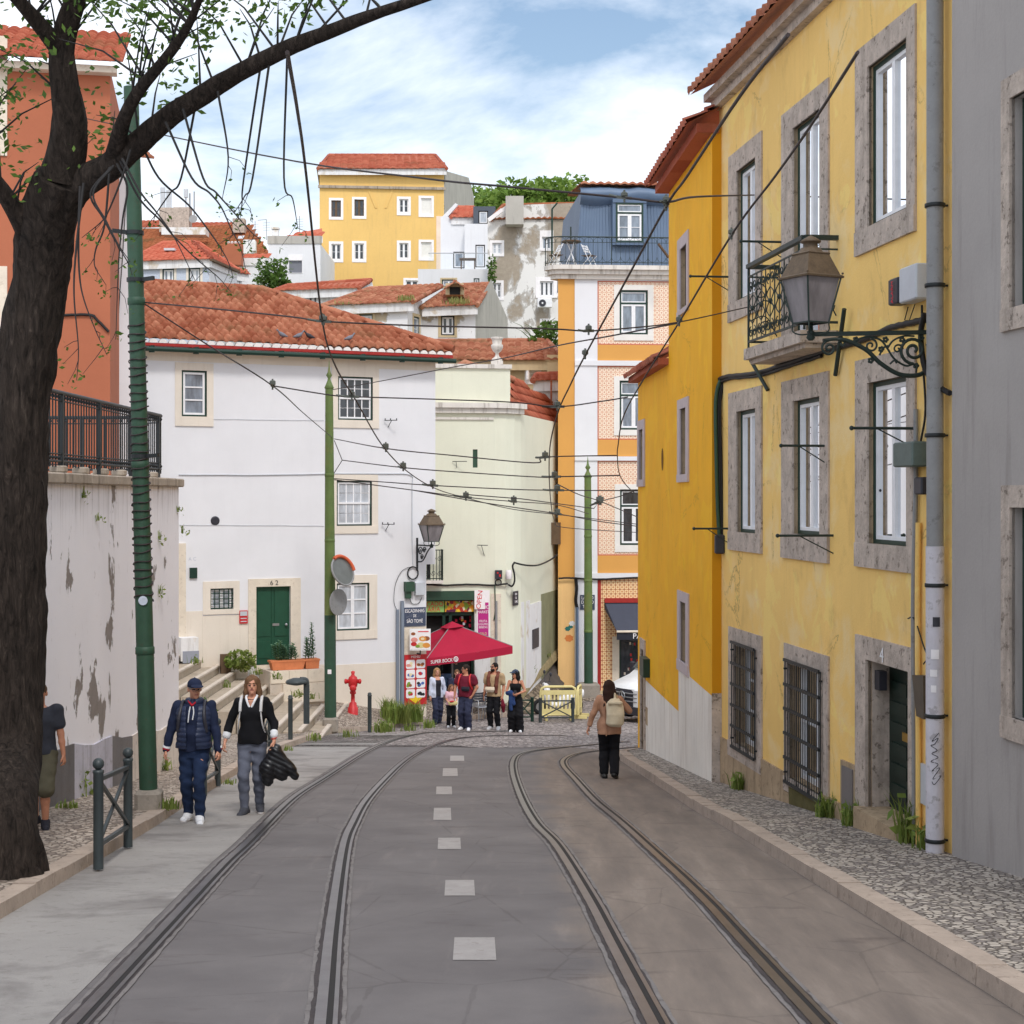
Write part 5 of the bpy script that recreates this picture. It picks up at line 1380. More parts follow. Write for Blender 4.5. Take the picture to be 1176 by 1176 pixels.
def folding_chair(c,rz,label):
 root=thing('folding_chair',label,'chair',c,'terrace chairs');c=Vector(c);Mx=Matrix.Rotation(rz,3,'Z')
 g=lambda x,y,z:c+Mx@Vector((x,y,z))
 for x in(-.2,.2):
  mb=MB();mb.tube([g(x,-.25,0),g(x,.22,.88)],.014,6);mb.build('leg',M['pvc'],root)
  mb=MB();mb.tube([g(x,.25,0),g(x,-.22,.45)],.014,6);mb.build('leg',M['pvc'],root)
 mb=MB()
 for k in range(5):mb.box(g(0,-.18+.09*k,.45),(.42,.06,.02),rz)
 mb.build('seat',M['wood'],root)
 mb=MB()
 for z in(.62,.72,.82):mb.box(g(0,.1+(z-.62)*.45,z),(.42,.02,.06),rz)
 mb.build('backrest',M['pvc'],root)
zf=tz(306)
tb=thing('terrace_table','small folding bistro table on the corner terrace','table',(FT.W(.55,0,-.5).x,FT.W(.55,0,-.5).y,zf));tc_=Vector(tb.location)
mb=MB();mb.lathe(tc_,[(.36,.96),(.37,.97),(.37,1.0),(.36,1.01)],20);mb.build('tabletop',M['wood'],tb)
for k in range(4):
 a=k*PI/2+.5;mb=MB();mb.tube([tc_+Vector((.3*math.cos(a),.3*math.sin(a),0)),tc_+Vector((-.2*math.cos(a),-.2*math.sin(a),.96))],.014,6);mb.build('leg',M['pvc'],tb)
mb=MB();mb.tube([tc_+Vector((-.02,0,1.0)),tc_+Vector((-.02,0,1.55))],.03,6);mb.build('folded_parasol',M['iron_green'],tb)
folding_chair((FT.W(-.05,0,-.35).x,FT.W(-.05,0,-.35).y,zf),-1.2,'white folding chair on the corner terrace, left of the bistro table');folding_chair((FT.W(1.2,0,-.4).x,FT.W(1.2,0,-.4).y,zf),1.0,'white folding chair on the corner terrace in front of the blue mansard')
mb=MB();FT.box(mb,*sorted((tu(711),tu(745))),-9,tz(731,715),-.3,-.26);o=mb.build('shop_window',M['pane_dark'],th)
mb=MB();FT.box(mb,tu(711),tu(713.5),-9,tz(731),-.26,-.18);FT.box(mb,tu(711),tu(745),tz(735),tz(731),-.26,-.2);mb.build('shop_frame',M['dgreen'],th)
for i in range(12):
 x,y=R.uniform(716,733),R.uniform(738,775);mb=MB();FT.box(mb,tu(x),tu(x+2),tz(y+3),tz(y),-.255,-.24);mb.build('shop_goods',M[R.choice(['lioz','boxgreen','red','beige'])],th)
mb=MB();FT.box(mb,tu(703),tu(711),zB,tz(731),.0,.05);mb.build('stone_jamb',M['stone_trim'],th)
aw=thing('shop_awning','charcoal canvas awning pulled out over the corner shop','awning',FT.W(tu(720),tz(730)))
mb=MB();ax0,ax1=tu(694),tu(760)
tp0,tp1=FT.W(ax0,tz(691),.05),FT.W(ax1,tz(691),.05)
k=.9;lo0,lo1=FT.W(tu(703.5),tz(722),1.1),FT.W(ax1,tz(722),1.1)
n=10
rows=[[tp0.lerp(tp1,i/n),tp0.lerp(tp1,i/n).lerp(lo0.lerp(lo1,i/n),.5)+Vector((0,0,-.05)),lo0.lerp(lo1,i/n)]for i in range(n+1)]
mb.loft(rows,0,False,False,True);mb.add([tp0,lo0,tp0+Vector((0,0,-.25))],[(0,1,2)]);mb.build('canvas',M['awning'],aw)
mb=MB();mb.tube([lo0+Vector((0,-.02,-.02)),lo1+Vector((0,-.02,-.02))],.045,8);mb.build('front_bar',M['stone_trim'],aw)
mb=MB();h_=Vector((0,0,-.32));rows=[[lo0.lerp(lo1,i/n)+Vector((0,-.015*(i%2),-.04)),lo0.lerp(lo1,i/n)+Vector((0,-.03*(i%2),0))+h_]for i in range(n+1)];mb.loft(rows,0,False,False,True);vl=mb.build('valance',plain('black_canvas',(38,40,50),.8),aw)
fv=Fc(lo0.x,lo0.y-.02,lo1.x,lo1.y-.02);text('PASTELARIA',M['bocktxt'],vl,fv,fv.u(726.4),lo0.z-.19,.28,.03,'lettering',0,'LEFT',1.0)
mb=MB();FT.box(mb,tu(694),FT.L,tz(692),tz(687),0,.14);mb.build('awning_box',M['eave_red'],aw)
mb=MB();FT.box(mb,tu(666),tu(682.8),tz(700),tz(683),.04,.07);pq=tag(mb.build('street_name_plate',M['np']if 'np' in M else mat('slate_blue_plate2',(66,74,92),.6,.15,6),None),'slate blue street name plate behind the far green pole','street sign')
for body,y in(('LARGO',686.5),('DE SÃO',691.5),('TOMÉ',696.5)):text(body,M['bocktxt'],pq,FT,tu(674.4),tz(y),.17,.074,'lettering',0,'CENTER',.8)
mb=MB();q=FT.W(tu(662.5),0,.08);mb.tube([(q.x,q.y,-8),(q.x,q.y,tz(697))],.055,8);mb.build('drainpipe',mat('blue_pipe',(116,134,160),.5),th)
wallcable(FT,[(641,664),(652,663.5),(664,664),(690,665),(735,663)],.035,th,.12);wallcable(FT,[(661,664),(662,676),(661,690),(663,699)],.06,th,.06)
for(x,y,c,r_)in((652,722,(40,110,104),.12),(655.5,719.5,(40,110,104),.1),(653.5,733,(216,130,70),.18),(657,716,(226,226,226),.13)):
 mb=MB();FT.poly(mb,[(FT.u(x)+r_*(1 if i%2 else .75)*math.cos(i*PI/7),tz(y,x)+r_*.8*(1 if i%2 else .8)*math.sin(i*PI/7))for i in range(14)],.004+r_*.02,0);mb.build('wall_sticker',mat('sticker_%d'%int(x),c,.7),th)
mb=MB();rows=[]
for Y,z in((59.5,-7.6),(62,-6),(70,-1),(80,3),(95,7.5),(110,11),(130,15),(160,20),(200,22),(260,23),(300,24)):rows.append([(x,Y,z+1.2*math.sin(x*.09+Y*.05)-(6 if x<-45 else 0)-(2 if Y<66 and x>1 else 0))for x in range(-120,121,8)])
mb.loft(rows,0,False,False,True);struct(mb.build('hill',mat('grassy_hillside',(110,112,78),.95,.25,.4,.5,3,.1),org=(0,0,0)))
def bx(name,label,Y,x0,y0,x1,y1,depth,m,dY=0.0,wins=(),base=None,extra=None):
 """a house on the hillside: front wall from a picture rectangle at distance Y"""
 f=Fc((x0-CX)/F*Y,Y,(x1-CX)/F*(Y+dY),Y+dY)
 root=thing(name,label,'house',f.W(f.L/2,(HY-y1)/F*Y))
 holes=[]
 zb=(HY-y1)/F*Y-3 if base is None else base
 zt=(HY-y0)/F*Y
 for w in wins:
  (wx0,wy0,wx1,wy1)=w[:4];kw=w[4]if len(w)>4 else{}
  r=rect(f,wx0,wy0,wy1,wx1)
  d_=dict(dep=.12,cols=2,rows=1,sw=.07,pane='pane_mid',sur=(.14,.14,.14,.14),surm=M['bocktxt']);d_.update(kw)
  holes.append(window(root,f,r,**d_))
 mb=MB();f.wall(mb,0,f.L,zb,zt,holes);pts=[f.W(0,0),f.W(f.L,0),f.W(f.L,0,-depth),f.W(0,0,-depth)]
 for i in(1,2,3):
  p,q=pts[i],pts[(i+1)%4];mb.quad((p.x,p.y,zb),(q.x,q.y,zb),(q.x,q.y,zt),(p.x,p.y,zt))
 mb.poly([(p.x,p.y,zt-.02)for p in pts])
 mb.build('wall',m,root)
 return root,f,zt
def rf(root,a,b,c,d,m='roof_red',pitch=.3,row=.45,amp=.07,rd=True,name='roof',fm='white_old'):
 mb=MB();roof_plane(mb,P(*a),P(*b),P(*c),P(*d),pitch,row,amp,0,5)
 A4=P(*a);B4=P(*b);i_=((P(*d)+P(*c))/2-(A4+B4)/2);i_.z=0;i_=i_.normalized()*.12;dz=Vector((0,0,.42));mb.add([A4+i_,B4+i_,B4+i_-dz,A4+i_-dz],[(0,1,2,3)],1)
 if rd:
  for p_,q_ in((d,c),(a,d),(b,c)):ridge(mb,P(*p_),P(*q_),.12)
 return mb.build(name,[M[m],M[fm]],root)
SH=dict(pane='shutter_w',cols=1,sw=.02)
r,f,zt=bx('tan_house','tan house with a long clay roof behind the pale green shop',66,486,412,646,470,7,M['ochre_beige'],0,[(609.5,430,619,440,dict(sur=(.25,.1,.25,.05)))])
rf(r,(466,413,65.5),(650,413.5,65.5),(628,391,71),(480,392,71),'roof_old',fm='ochre_beige')
mb=MB();mb.box(P(635,419,65.8),(.5,.5,.8));mb.box(P(635,413,65.8),(.62,.62,.12));mb.build('chimney',M['ochre_beige'],r)
mb=MB();a=P(608,424,65.7);mb.tube([P(605,418,65.7),P(606,424,65.7),P(606,436,65.7)],.08,8);mb.build('vent_pipe',M['bocktxt'],r)
r,f,zt=bx('white_lean_to','little white lean-to with a red tile cap beside the orange tower',61.5,614,437,643,480,2,M['white_old'],0)
rf(r,(612,437,61.2),(645,436,61.2),(645,429.5,62.6),(616,430.5,62.6),'roof_red',.25,.4,.05)
mb=MB();mb.tube([P(633,437,61.1),P(633,478,61.1)],.035,6);mb.build('drainpipe',M['orange_house'],r)
r,f,zt=bx('peeling_house','white house with flaking walls and weeds along its clay eaves',74,376,351,468,400,6,M['peeling_house'],-.6,[(412.5,361,428,384,dict(outer=M['dgreen'],sur=(.12,.12,.16,.1),surm=M['ochre_beige'],pane='pane_light',rows=2))])
rf(r,(370,351,73.6),(474,346.5,73),(507,328.5,78),(424,331.5,78),'roof_old')
mb=MB();tuft(mb,P(466,346,73.2),60,.35,.5,.03);tuft(mb,P(400,350,73.5),30,.2,.8,.03);tag(mb.build('roof_weeds',M['grass_dry'],None),'dry weeds sprouting along the eave of the left flaking roof','plant','weeds on the old roofs')
r2,f2,zt2=bx('peeling_house','white house with flaking walls, a small dormer and a grey gable end',75,484,352.5,546,400,6,M['peeling_house'],.3,[(506.5,362.5,522,385,dict(outer=M['screen_dark'],sur=(.14,.12,.16,.1),surm=M['ochre_beige'],pane='pane_dark')),(475+12,363,475+15,391,dict(cols=1,sur=None))][:1])
rf(r2,(484,353,74.5),(548,350.5,74.8),(563,326,79.5),(520,328,79.5),'roof_old')
fg=Fc(*f2.W(f2.L,0).xy,(583-CX)/F*82,82)
mb=MB();z_e=zt2;z_r=P(563,325,79.5).z;q=lambda u,z:fg.W(u,z)
mb.poly([q(0,z_e-5),q(fg.L,z_e-5),q(fg.L,P(583,366,82).z),q(fg.L*.45,z_r),q(0,z_e)]);mb.build('gable',M['grey_render'],r2)
fs=Fc((468-CX)/F*73.5,73.5,(485-CX)/F*75,75)
mb=MB();h_=rect(fs,475,363,391,481.5);hh=[window(r2,fs,h_,dep=.1,outer=M['dgreen'],cols=1,rows=2,pane='pane_mid',sur=(.12,.1,.14,.1),surm=M['ochre_beige'])];fs.wall(mb,0,fs.L,zt2-6,zt2+.3,hh);mb.build('side_wall',M['peeling_house'],r2)
mb=MB();mb.box(P(522.5,334,75.6),(.85,1.4,.55));dm=mb.build('dormer',M['ochre_beige'],r2)
mb=MB();mb.box(P(522.5,334,74.85),(.5,.04,.36));mb.build('dormer_opening',M['screen_dark'],dm)
mb=MB();roof_plane(mb,P(512,331,74.5),P(523,324,74.5),P(523,324,76.8),P(512,331,76.8),.25,.3,.04,0,4);roof_plane(mb,P(523,324,74.5),P(534,331,74.5),P(534,331,76.8),P(523,324,76.8),.25,.3,.04,0,4);mb.build('dormer_roof',M['roof_old'],dm)
mb=MB();tuft(mb,P(525,349,74.4),70,.35,.7,.03);tag(mb.build('roof_weeds',M['grass_dry'],None),'dry weeds sprouting below the small dormer','plant','weeds on the old roofs')
mb=MB();mb.tube([P(444,378,73),P(444,390,73)],.03,6);mb.tube([P(441,382,73),P(441,390,73)],.03,6);mb.tube([P(441,383,73),P(447,381,73)],.02,6);mb.build('vent_pipe',M['iron'],r)
r,f,zt=bx('low_house','low whitewashed house with a shallow clay roof and a red gable edge',82,316,333.5,410,372,6,M['white_old'],0,[(354,336,364.5,349,dict(sur=None,pane='pane_dark'))])
rf(r,(314,334,81.6),(412,330.5,81.6),(426,321.5,85),(330,328,85),'roof_red',.3,.45,.06)
mb=MB();mb.poly([P(409,341,82.02),P(415.5,338,83),P(415.5,327,83),P(409,331,82.02)]);mb.build('red_gable',M['eave_red'],r)
mb=MB();mb.poly([P(415.5,340,83),P(430,336,85),P(427,322,85),P(415.5,328,83)]);mb.build('side_wall',M['white_old'],r)
r,f,zt=bx('terrace_house','modern white terrace house with big glass doors under a red roof',96,506,249,537,330,8,M['white_bg'],0,[(520.5,289,533.5,308,dict(cols=1,outer=M['screen_dark'],sur=None))])
rf(r,(518,249.5,95.8),(545,249.5,95.8),(544,238,99),(524,238,99),'roof_new',.4,.5,.06)
mb=MB();f.poly(mb,[f.px(507.5,249),f.px(523,233),f.px(526,235),f.px(514,249)],-.02,.4);mb.build('gable_coping',M['white_bg'],r)
f3=Fc((533.5-CX)/F*95,95,(561-CX)/F*95,95)
mb=MB();h_=rect(f3,546,281,307,557);hh=[window(r,f3,h_,dep=.1,outer=M['screen_dark'],cols=1,pane='pane_light')];f3.wall(mb,0,f3.L,10,(HY-257)/F*95,hh);a,b=f3.W(f3.L,10),f3.W(f3.L,10,-6);mb.quad(a,b,b+Vector((0,0,7)),a+Vector((0,0,7)));a,b=f3.W(0,10),f3.W(0,10,-2);mb.quad(a,b,b+Vector((0,0,6.5)),a+Vector((0,0,6.5)));mb.build('wall',M['white_bg'],r)
f4=Fc((543.5-CX)/F*95.2,95.2,(569-CX)/F*95.2,95.2)
mb=MB();h_=rect(f4,549.5,242,257,560.5);hh=[window(r,f4,h_,dep=.1,outer=M['screen_dark'],cols=1,pane='pane_light')];f4.wall(mb,0,f4.L,(HY-257.5)/F*95.2,(HY-237)/F*95.2,hh);a,b=f4.W(0,(HY-257)/F*95),f4.W(0,(HY-257)/F*95,-4);mb.quad(a,b,b+Vector((0,0,1.05)),a+Vector((0,0,1.05)));a,b=f4.W(0,(HY-237)/F*95.2),f4.W(f4.L,(HY-237)/F*95.2);mb.quad(a,b,b-f4.n*5,a-f4.n*5);mb.build('dormer',mat('dark_grey_cladding',(84,90,100),.6,.06),r)
f5=Fc((480-CX)/F*92,92,(561.5-CX)/F*92,92)
mb=MB();hh=[window(r,f5,rect(f5,507.5,321,329,523),dep=.1,outer=M['dgreen'],cols=2,sur=(.1,.1,.1,.1),surm=M['ochre_beige']),window(r,f5,rect(f5,544,319.5,329,550.5),dep=.1,outer=M['dgreen'],cols=1)]
f5.wall(mb,0,f5.L,8,(HY-309)/F*92,hh);z5=(HY-309)/F*92;mb.poly([f5.W(0,z5),f5.W(f5.L,z5),f5.W(f5.L,z5,-4.5),f5.W(0,z5,-4.5)]);mb.build('terrace_wall',M['white_bg'],r)
mb=MB();f5.quad(mb,.6,f5.L,z5,z5+.95,-.1);mb.build('glass_rail',M['glass_clear'],r)
mb=MB();mb.tube([f5.W(.6,z5+.95,-.1),f5.W(f5.L,z5+.95,-.1)],.025,6);mb.build('rail_bar',M['silver'],r)
mb=MB();mb.box(f5.W(2.9,z5+.75,-1.2),(1.0,.8,.05));
for dx in(-.4,.4):mb.box(f5.W(2.9+dx,z5+.36,-1.2),(.06,.5,.72))
tag(mb.build('garden_table',M['wood'],None),'small wooden table on the white terrace','table')
r,f,zt=bx('flaking_tall_house','tall grey house with badly flaking render, a chimney and an air conditioner',84,560,251,662,400,9,M['peeling_tall'],0,[(565.5,279,576,291.5,dict(rows=2,pane='pane_light')),(622.5,272,633,286,dict(sur=(.12,.12,.34,.1))),(566,325,575.5,342,dict(pane='pane_dark',rows=2)),(620,323,635.5,340,dict(pane='pane_dark',cols=3,sur=(.22,.2,.22,.1))),(623,369,633.5,382,dict(pane='pane_dark',sash=M['wood']))],base=2)
mb=MB();f.poly(mb,[f.px(560,252),f.px(563,249),f.px(581,236),f.px(662,233),f.px(662,252)],0,.3);mb.build('upper_wall',M['peeling_tall'],r)
rf(r,(564,252,83.9),(664,251,83.9),(668,234,89),(578,236,89),'roof_rust')
mb=MB();f.poly(mb,[f.px(632,236),f.px(664,236),f.px(664,400),f.px(634,400)],.03,0);mb.build('grey_return',M['grey_render'],r)if False else None
mb=MB();mb.box(P(591,243,83.4),(.95,.9,1.5));mb.box(P(591,231,83.4),(.8,.75,.12));mb.build('chimney',M['grey_render'],r)
mb=MB();mb.bar(P(561,253,83.6),P(577,241,83.6),.16,.2);mb.build('white_verge',M['bocktxt'],r)
mb=MB();mb.tube([P(634,240,83.4),P(634,300,83.4)],.05,6);mb.tube([P(634,240,83.4),P(640,233,83.4)],.05,6);mb.build('drainpipe',M['dgreen'],r)
ac=thing('air_conditioner','white air conditioner hanging under a window of the flaking tall house','air conditioner',P(625.5,353,83.5))
mb=MB();mb.box(P(625.5,348,83.6),(.78,.3,.5),0,0,.03);mb.build('casing',M['pvc'],ac)
mb=MB();q=P(623,348,83.44);mb.lathe(q,[(.0,0),(.17,0),(.19,.02)],16,0,True,1,1,(0,-1,0));mb.lathe(q+Vector((0,-.01,0)),[(.05,0),(.05,.02)],10,1,True,1,1,(0,-1,0));mb.build('fan_grille',[M['boxdark'],M['pvc']],ac)
mb=MB()
for i in range(16):
 a=R.uniform(0,6.28);b=P(R.uniform(614,632),398,71.5);l=R.uniform(1.0,2.2);d=Vector((math.cos(a),math.sin(a)*.5,0));sd_=Vector((-d.y,d.x,0))*.05+Vector((.03,0,0))
 pts=[b+d*l*t*.9+Vector((0,0,l*(1.5*t-.9*t*t)))for t in(0,.25,.5,.75,1)]
 for k in range(4):w0,w1=1-k/4.2,1-(k+1)/4.2;mb.add([pts[k]-sd_*w0,pts[k]+sd_*w0,pts[k+1]+sd_*w1,pts[k+1]-sd_*w1],[(0,1,2,3)])
leaf_mesh(mb,P(632,385,71.5),500,.75,.16);leaf_mesh(mb,P(612,396,71),150,.4,.14)
tag(mb.build('spiky_palm',M['leaf'],None),'spiky palm and shrub growing beside the orange tower','plant')
mb=MB();leaf_mesh(mb,P(565,310,83.2),160,.6,.14,0,(.5,.5,1.4));tag(mb.build('wall_shrub',M['leaf'],None),'ivy like shrub on the edge of the flaking tall house','plant')
WN=dict(sur=(.17,.17,.17,.2),cols=2,sw=.07,pane='pane_dark',rows=2)
r,f,zt=bx('apartment_block','big faded yellow apartment block with white framed windows on the hill',110,367,196,510,340,14,M['apart'],.8,[(380.5,230,391.5,249,dict(WN,sash=M['wood'])),(407,229,418,248,dict(WN,sash=M['wood'])),(458.5,228.5,469,244,WN),(483.5,227.5,495.5,246,dict(WN,pane='shutter_w',cols=1,rows=1)),(380.5,280,391.5,298,WN),(407,279.5,418,298,WN),(458.5,279,469,296.5,WN),(483.5,278,495.5,296,dict(WN,pane='shutter_w',cols=1,rows=1)),(466,322,480,332,WN)],base=8)
mb=MB();f.box(mb,-.1,f.L+.1,(HY-216)/F*110,(HY-213)/F*110,0,.18);mb.build('string_course',M['coping'],r)
for xs in((421,212,432,239),(453,212,443,239)):
 mb=MB();f.poly(mb,[f.px(xs[0]-1.2,xs[1]),f.px(xs[0]+1.2,xs[1]),f.px(xs[2]+1.2,xs[3]),f.px(xs[2]-1.2,xs[3])],.05,.05);mb.build('plaster_strip',M['apart'],r)
mb=MB();f.box(mb,-.2,f.L+.2,zt,zt+.2,-14,.4);mb.build('cornice',M['coping'],r)
rf(r,(365,193.5,109.5),(513,193.5,110.2),(500,178,117),(378,178,117),'roof_red',.5,.7,.08)
fgs=Fc(*f.W(f.L+.01,0).xy,(544-CX)/F*122,122)
mb=MB();fgs.wall(mb,0,fgs.L,8,(HY-196)/F*110);fgs.poly(mb,[fgs.px(510.5,196),fgs.px(538,204),(fgs.L,fgs.px(543,225)[1]),(fgs.L,10),(0,10)],.02,0);mb.build('grey_side',M['grey_render'],r)
mb=MB();f.box(mb,f.L-.55,f.L+.0,8,(HY-246)/F*110,-.02,.03);mb.build('pink_edge',mat('pinkish_render',(240,216,196),.85),r)
r,f,zt=bx('flat_roof_house','white flat roofed house with one grey roller shutter',100,308,280,368,332,8,M['white_bg'],0,[(331.5,299,347,313.5,dict(pane='shutter',cols=1,sw=.02,sur=(.02,.02,.35,.02)))],base=8)
mb=MB();f.box(mb,-.05,f.L+.05,zt,(HY-271)/F*100,-.3,.06);mb.build('parapet',M['grey_render'],r)
rf(r,(328,272,101.5),(370,271,101.5),(370,262,104),(348,266,104),'roof_new',.4,.5,.06,False)
mb=MB();q=P(316.5,268,100.5);mb.box(q,(.4,.4,.4));mb.box(q+Vector((0,0,.3)),(.5,.5,.12));mb.build('chimney',M['white_old'],r)
r,f,zt=bx('low_white_house','low white house with a pale parapet and an orange chimney block',97,266,305,308,330,6,M['white_bg'],0,[],base=8)
mb=MB();f.box(mb,0,f.L,zt,(HY-296.5)/F*97,-.4,.08);mb.build('parapet',M['white_old'],r)
rf(r,(280,296.5,97.6),(309,296,97.6),(309,291,99),(282,292,99),'roof_new',.4,.5,.05,False)
mb=MB();mb.box(P(268.5,293,96.4),(1.05,.8,1.3));ch=mb.build('chimney',M['orange_house'],r)
for k in range(4):
 mb=MB();mb.lathe(P(262.5+4*k,281.5,96.4),[(.09,0),(.09,.14),(.12,.16),(.02,.24)],8);mb.build('chimney_pot',M['white_old'],ch)
r,f,zt=bx('rust_roof_house','long house under a rust brown tile roof with stone chimneys',116,150,300,312,335,10,M['white_bg'],0,[(231,283,259,291,dict(sur=None,cols=3,pane='pane_dark'))][:0],base=10)
rf(r,(150,300,115.5),(308,291,115.5),(290,266.5,124),(160,264,124),'roof_rust',.35,.5,.06)
f6=Fc((140-CX)/F*126,126,(275-CX)/F*126,126)
mb=MB();f6.wall(mb,0,f6.L,15,(HY-262)/F*126);mb.build('upper_wall',M['white_bg'],r)
mb=MB();roof_plane(mb,P(140,262,125.8),P(186,261,125.8),P(186,253.5,129),P(140,254,129),.4,.5,.06,0,4);roof_plane(mb,P(216,262.5,125.8),P(272,262.5,125.8),P(272,256,129),P(218,255.5,129),.4,.5,.06,0,4);mb.build('upper_roof',M['roof_red'],r)
mb=MB();mb.box(P(240,264,125.6),(3.4,.1,.25));mb.build('dark_windows',M['boxdark'],r)
mb=MB();mb.box(P(193,254,122),(1.1,1.2,1.9));mb.box(P(210,253.5,122),(1.2,1.2,1.9));mb.box(P(201.5,255,122.3),(.6,.8,1.5));mb.build('chimney',M['lioz'],r)
mb=MB();mb.box(P(275,260,121),(.9,.9,1.1));mb.build('chimney',M['lioz'],r)
mb=MB();mb.box(P(213,267,118),(3.3,1.4,.55));mb.build('skylight_box',M['white_old'],r)
mb=MB();mb.add([P(274,271,117.2),P(281,270.5,117.2),P(279,274,116.6),P(273,274,116.6)],[(0,1,2,3)]);mb.build('skylight',M['boxgrey'],r)
mb=MB();mb.box(P(287,284,115),(.85,.8,1.0));mb.box(P(292,283,114.6),(.3,.5,.7));mb.build('dormer',M['white_old'],r)
for x,y0,y1,w_ in((187,215,241,.36),(194,218,242,.4),(213.5,217,227,.32)):
 mb=MB();mb.box(P(x,(y0+y1)/2,121.6),(w_,.2,(y1-y0)/F*121),0,0,.03);mb.tube([P(x,y1,121.8),P(x,246,121.8)],.06,6);o=mb.build('phone_antenna',M['boxgrey'],r)
mb=MB();mb.tube([P(218,222,121.8),P(218,248,121.8)],.06,6);mb.tube([P(223,220,121.8),P(223,252,121.8)],.05,6);mb.lathe(P(222,252,121.5),[(.05,0),(.3,.04),(.34,.1)],12,0,True,1,1,(0,-1,.3));mb.build('antenna_mast',M['pipe'],r)
for x,y0,y1 in((293,254,271),(306,252,276),(344,248,268)):
 mb=MB();q0,q1=P(x,y1,112),P(x,y0,112);mb.tube([q0,q1],.025,5)
 for k in range(4):z=q1.z-.25-.18*k;mb.tube([(q1.x-.25,112,z),(q1.x+.25,112,z+.03)],.012,4)
 if x==306:mb.tube([q1,P(296,253,112)],.02,5)
 tag(mb.build('roof_aerial',M['pipe'],None),{293:'thin aerial with short rods above the rust brown roof',306:'bent mast at the right end of the rust brown roof',344:'small aerial beside the red roof behind the flat roofed house'}[x],'aerial','roof aerials')
r,f,zt=bx('blue_tiled_villa','villa faced with blue grey tiles under a new orange hipped roof',80,150,299,240,332,5,M['azulejo_blue'],0,[(186.5,308.5,200,326,dict(outer=M['dgreen'],sur=(.12,.12,.12,.02),surm=M['beige'])),(216.5,307.5,230,326,dict(outer=M['dgreen'],sur=(.12,.12,.12,.02),surm=M['beige'],pane='pane_light'))])
rf(r,(146,300,79.7),(243,297,79.7),(221,278,84),(187,279,84),'roof_new',.28,.4,.035)
rf(r,(243,297,79.7),(274,310.5,84.5),(228,279,85),(221,278,84),'roof_new',.28,.4,.035)
fv_=Fc((240-CX)/F*80.02,80.02,(272-CX)/F*84.5,84.5)
mb=MB();fv_.wall(mb,0,fv_.L,5,zt);mb.build('white_side',M['white_bg'],r)
mb=MB();mb.bar(P(243,298.5,79.6),P(274,312,84.4),.2,.1);mb.build('eave_board',M['wood'],r)
mb=MB();mb.box(P(195.5,287,81.6),(.55,.5,.12),.0);sk=mb.build('skylight',M['boxgrey'],r)
r,f,zt=bx('small_annex','little white annex with a tile cap behind the villa',86,268,312,285,335,2,M['white_bg'],.3,[(270,317,277.5,332,dict(sur=None,pane='pane_dark',cols=2))])
rf(r,(266,312,85.8),(286,315,86.2),(284,309,87),(270,307,87),'roof_red',.3,.4,.05,False)
def GP_(x,y,off=.125):return G(x,y,off)
def tram_pole(label,base,top,r0,r1,dark_to,Y0,finial=True,colm='pole_olive',foot=(.44,.42)):
 root=thing('tram_pole',label,'pole',base,'green tram wire poles')
 b=Vector(base);t=Vector(top);L=t-b
 mb=MB();q=[(s*(foot[0]/2-k),b.y)for k in(0,)for s in(1,)]
 mb.box(b+Vector((0,0,foot[1]/2-.05)),(foot[0],foot[0],foot[1]+.1),.1,0,.05);mb.build('concrete_foot',M['concrete'],root)
 mb=MB();a=b.lerp(t,dark_to)
 mb.tube([b+L*.02,a],[r0,r0*.97],18,0);mb.build('lower_shaft',M['pole_green'],root)
 mb=MB();mb.tube([a,b.lerp(t,(dark_to+1)/2),t],[r0*.96,(r0+r1)/2*.97,r1],18,0)
 mb.build('shaft',M[colm],root)
 for f in(dark_to,dark_to+(1-dark_to)*.33,dark_to+(1-dark_to)*.62):
  mb=MB();p=b.lerp(t,f);u=L.normalized();rr=r0+(r1-r0)*f+.012;mb.tube([p-u*.05,p-u*.04,p+u*.04,p+u*.05],[rr-.01,rr,rr,rr-.01],18)
  mb.build('collar',M[colm],root)
 if finial:
  mb=MB();mb.lathe(t,[(r1,0),(r1*1.25,.04),(r1*.9,.12),(r1*.45,.24),(r1*.35,.3),(r1*.8,.38),(r1*.4,.46),(r1*.2,.6),(.005,.78)],12);mb.build('finial',M[colm],root)
 return root
p1b=GP_(171,929);p1t=P(150.5,100,p1b.y-.05)
p1=tram_pole('tall green pole wound with a thin cord, beside the man in the navy vest',p1b,p1t,.117,.095,.22,p1b.y,False,'pole_green',(.34,.26))
mb=MB();pts=[]
z0,z1=(HY-690)/F*p1b.y,(HY-372)/F*p1b.y
n=33*14
for k in range(n+1):
 f=k/n;z=z0+(z1-z0)*f;g=(z-p1b.z)/(p1t.z-p1b.z);c=p1b.lerp(p1t,g);rr=.118-.02*g+.010;a=2*PI*k/14+.6*math.sin(k*.13)
 pts.append(Vector((c.x+rr*math.cos(a),c.y+rr*math.sin(a),z+.012*math.sin(k*.9))))
mb.tube(pts,[.013 if k%4==0 else .008 for k in range(len(pts))],5);mb.build('wound_cord',M['wire'],p1)
mb=MB()
for y in(524,322,268):
 z=(HY-y)/F*p1b.y;g=(z-p1b.z)/(p1t.z-p1b.z);c=p1b.lerp(p1t,g);mb.tube([(c.x,c.y,z-.025),(c.x,c.y,z+.025)],.118,16)
 mb.bar((c.x+.1*(1 if y!=268 else-1),c.y-.05,z),(c.x+.26*(1 if y!=268 else-1),c.y-.12,z+.01),.04,.05)
mb.build('pole_bracket',M['iron'],p1)
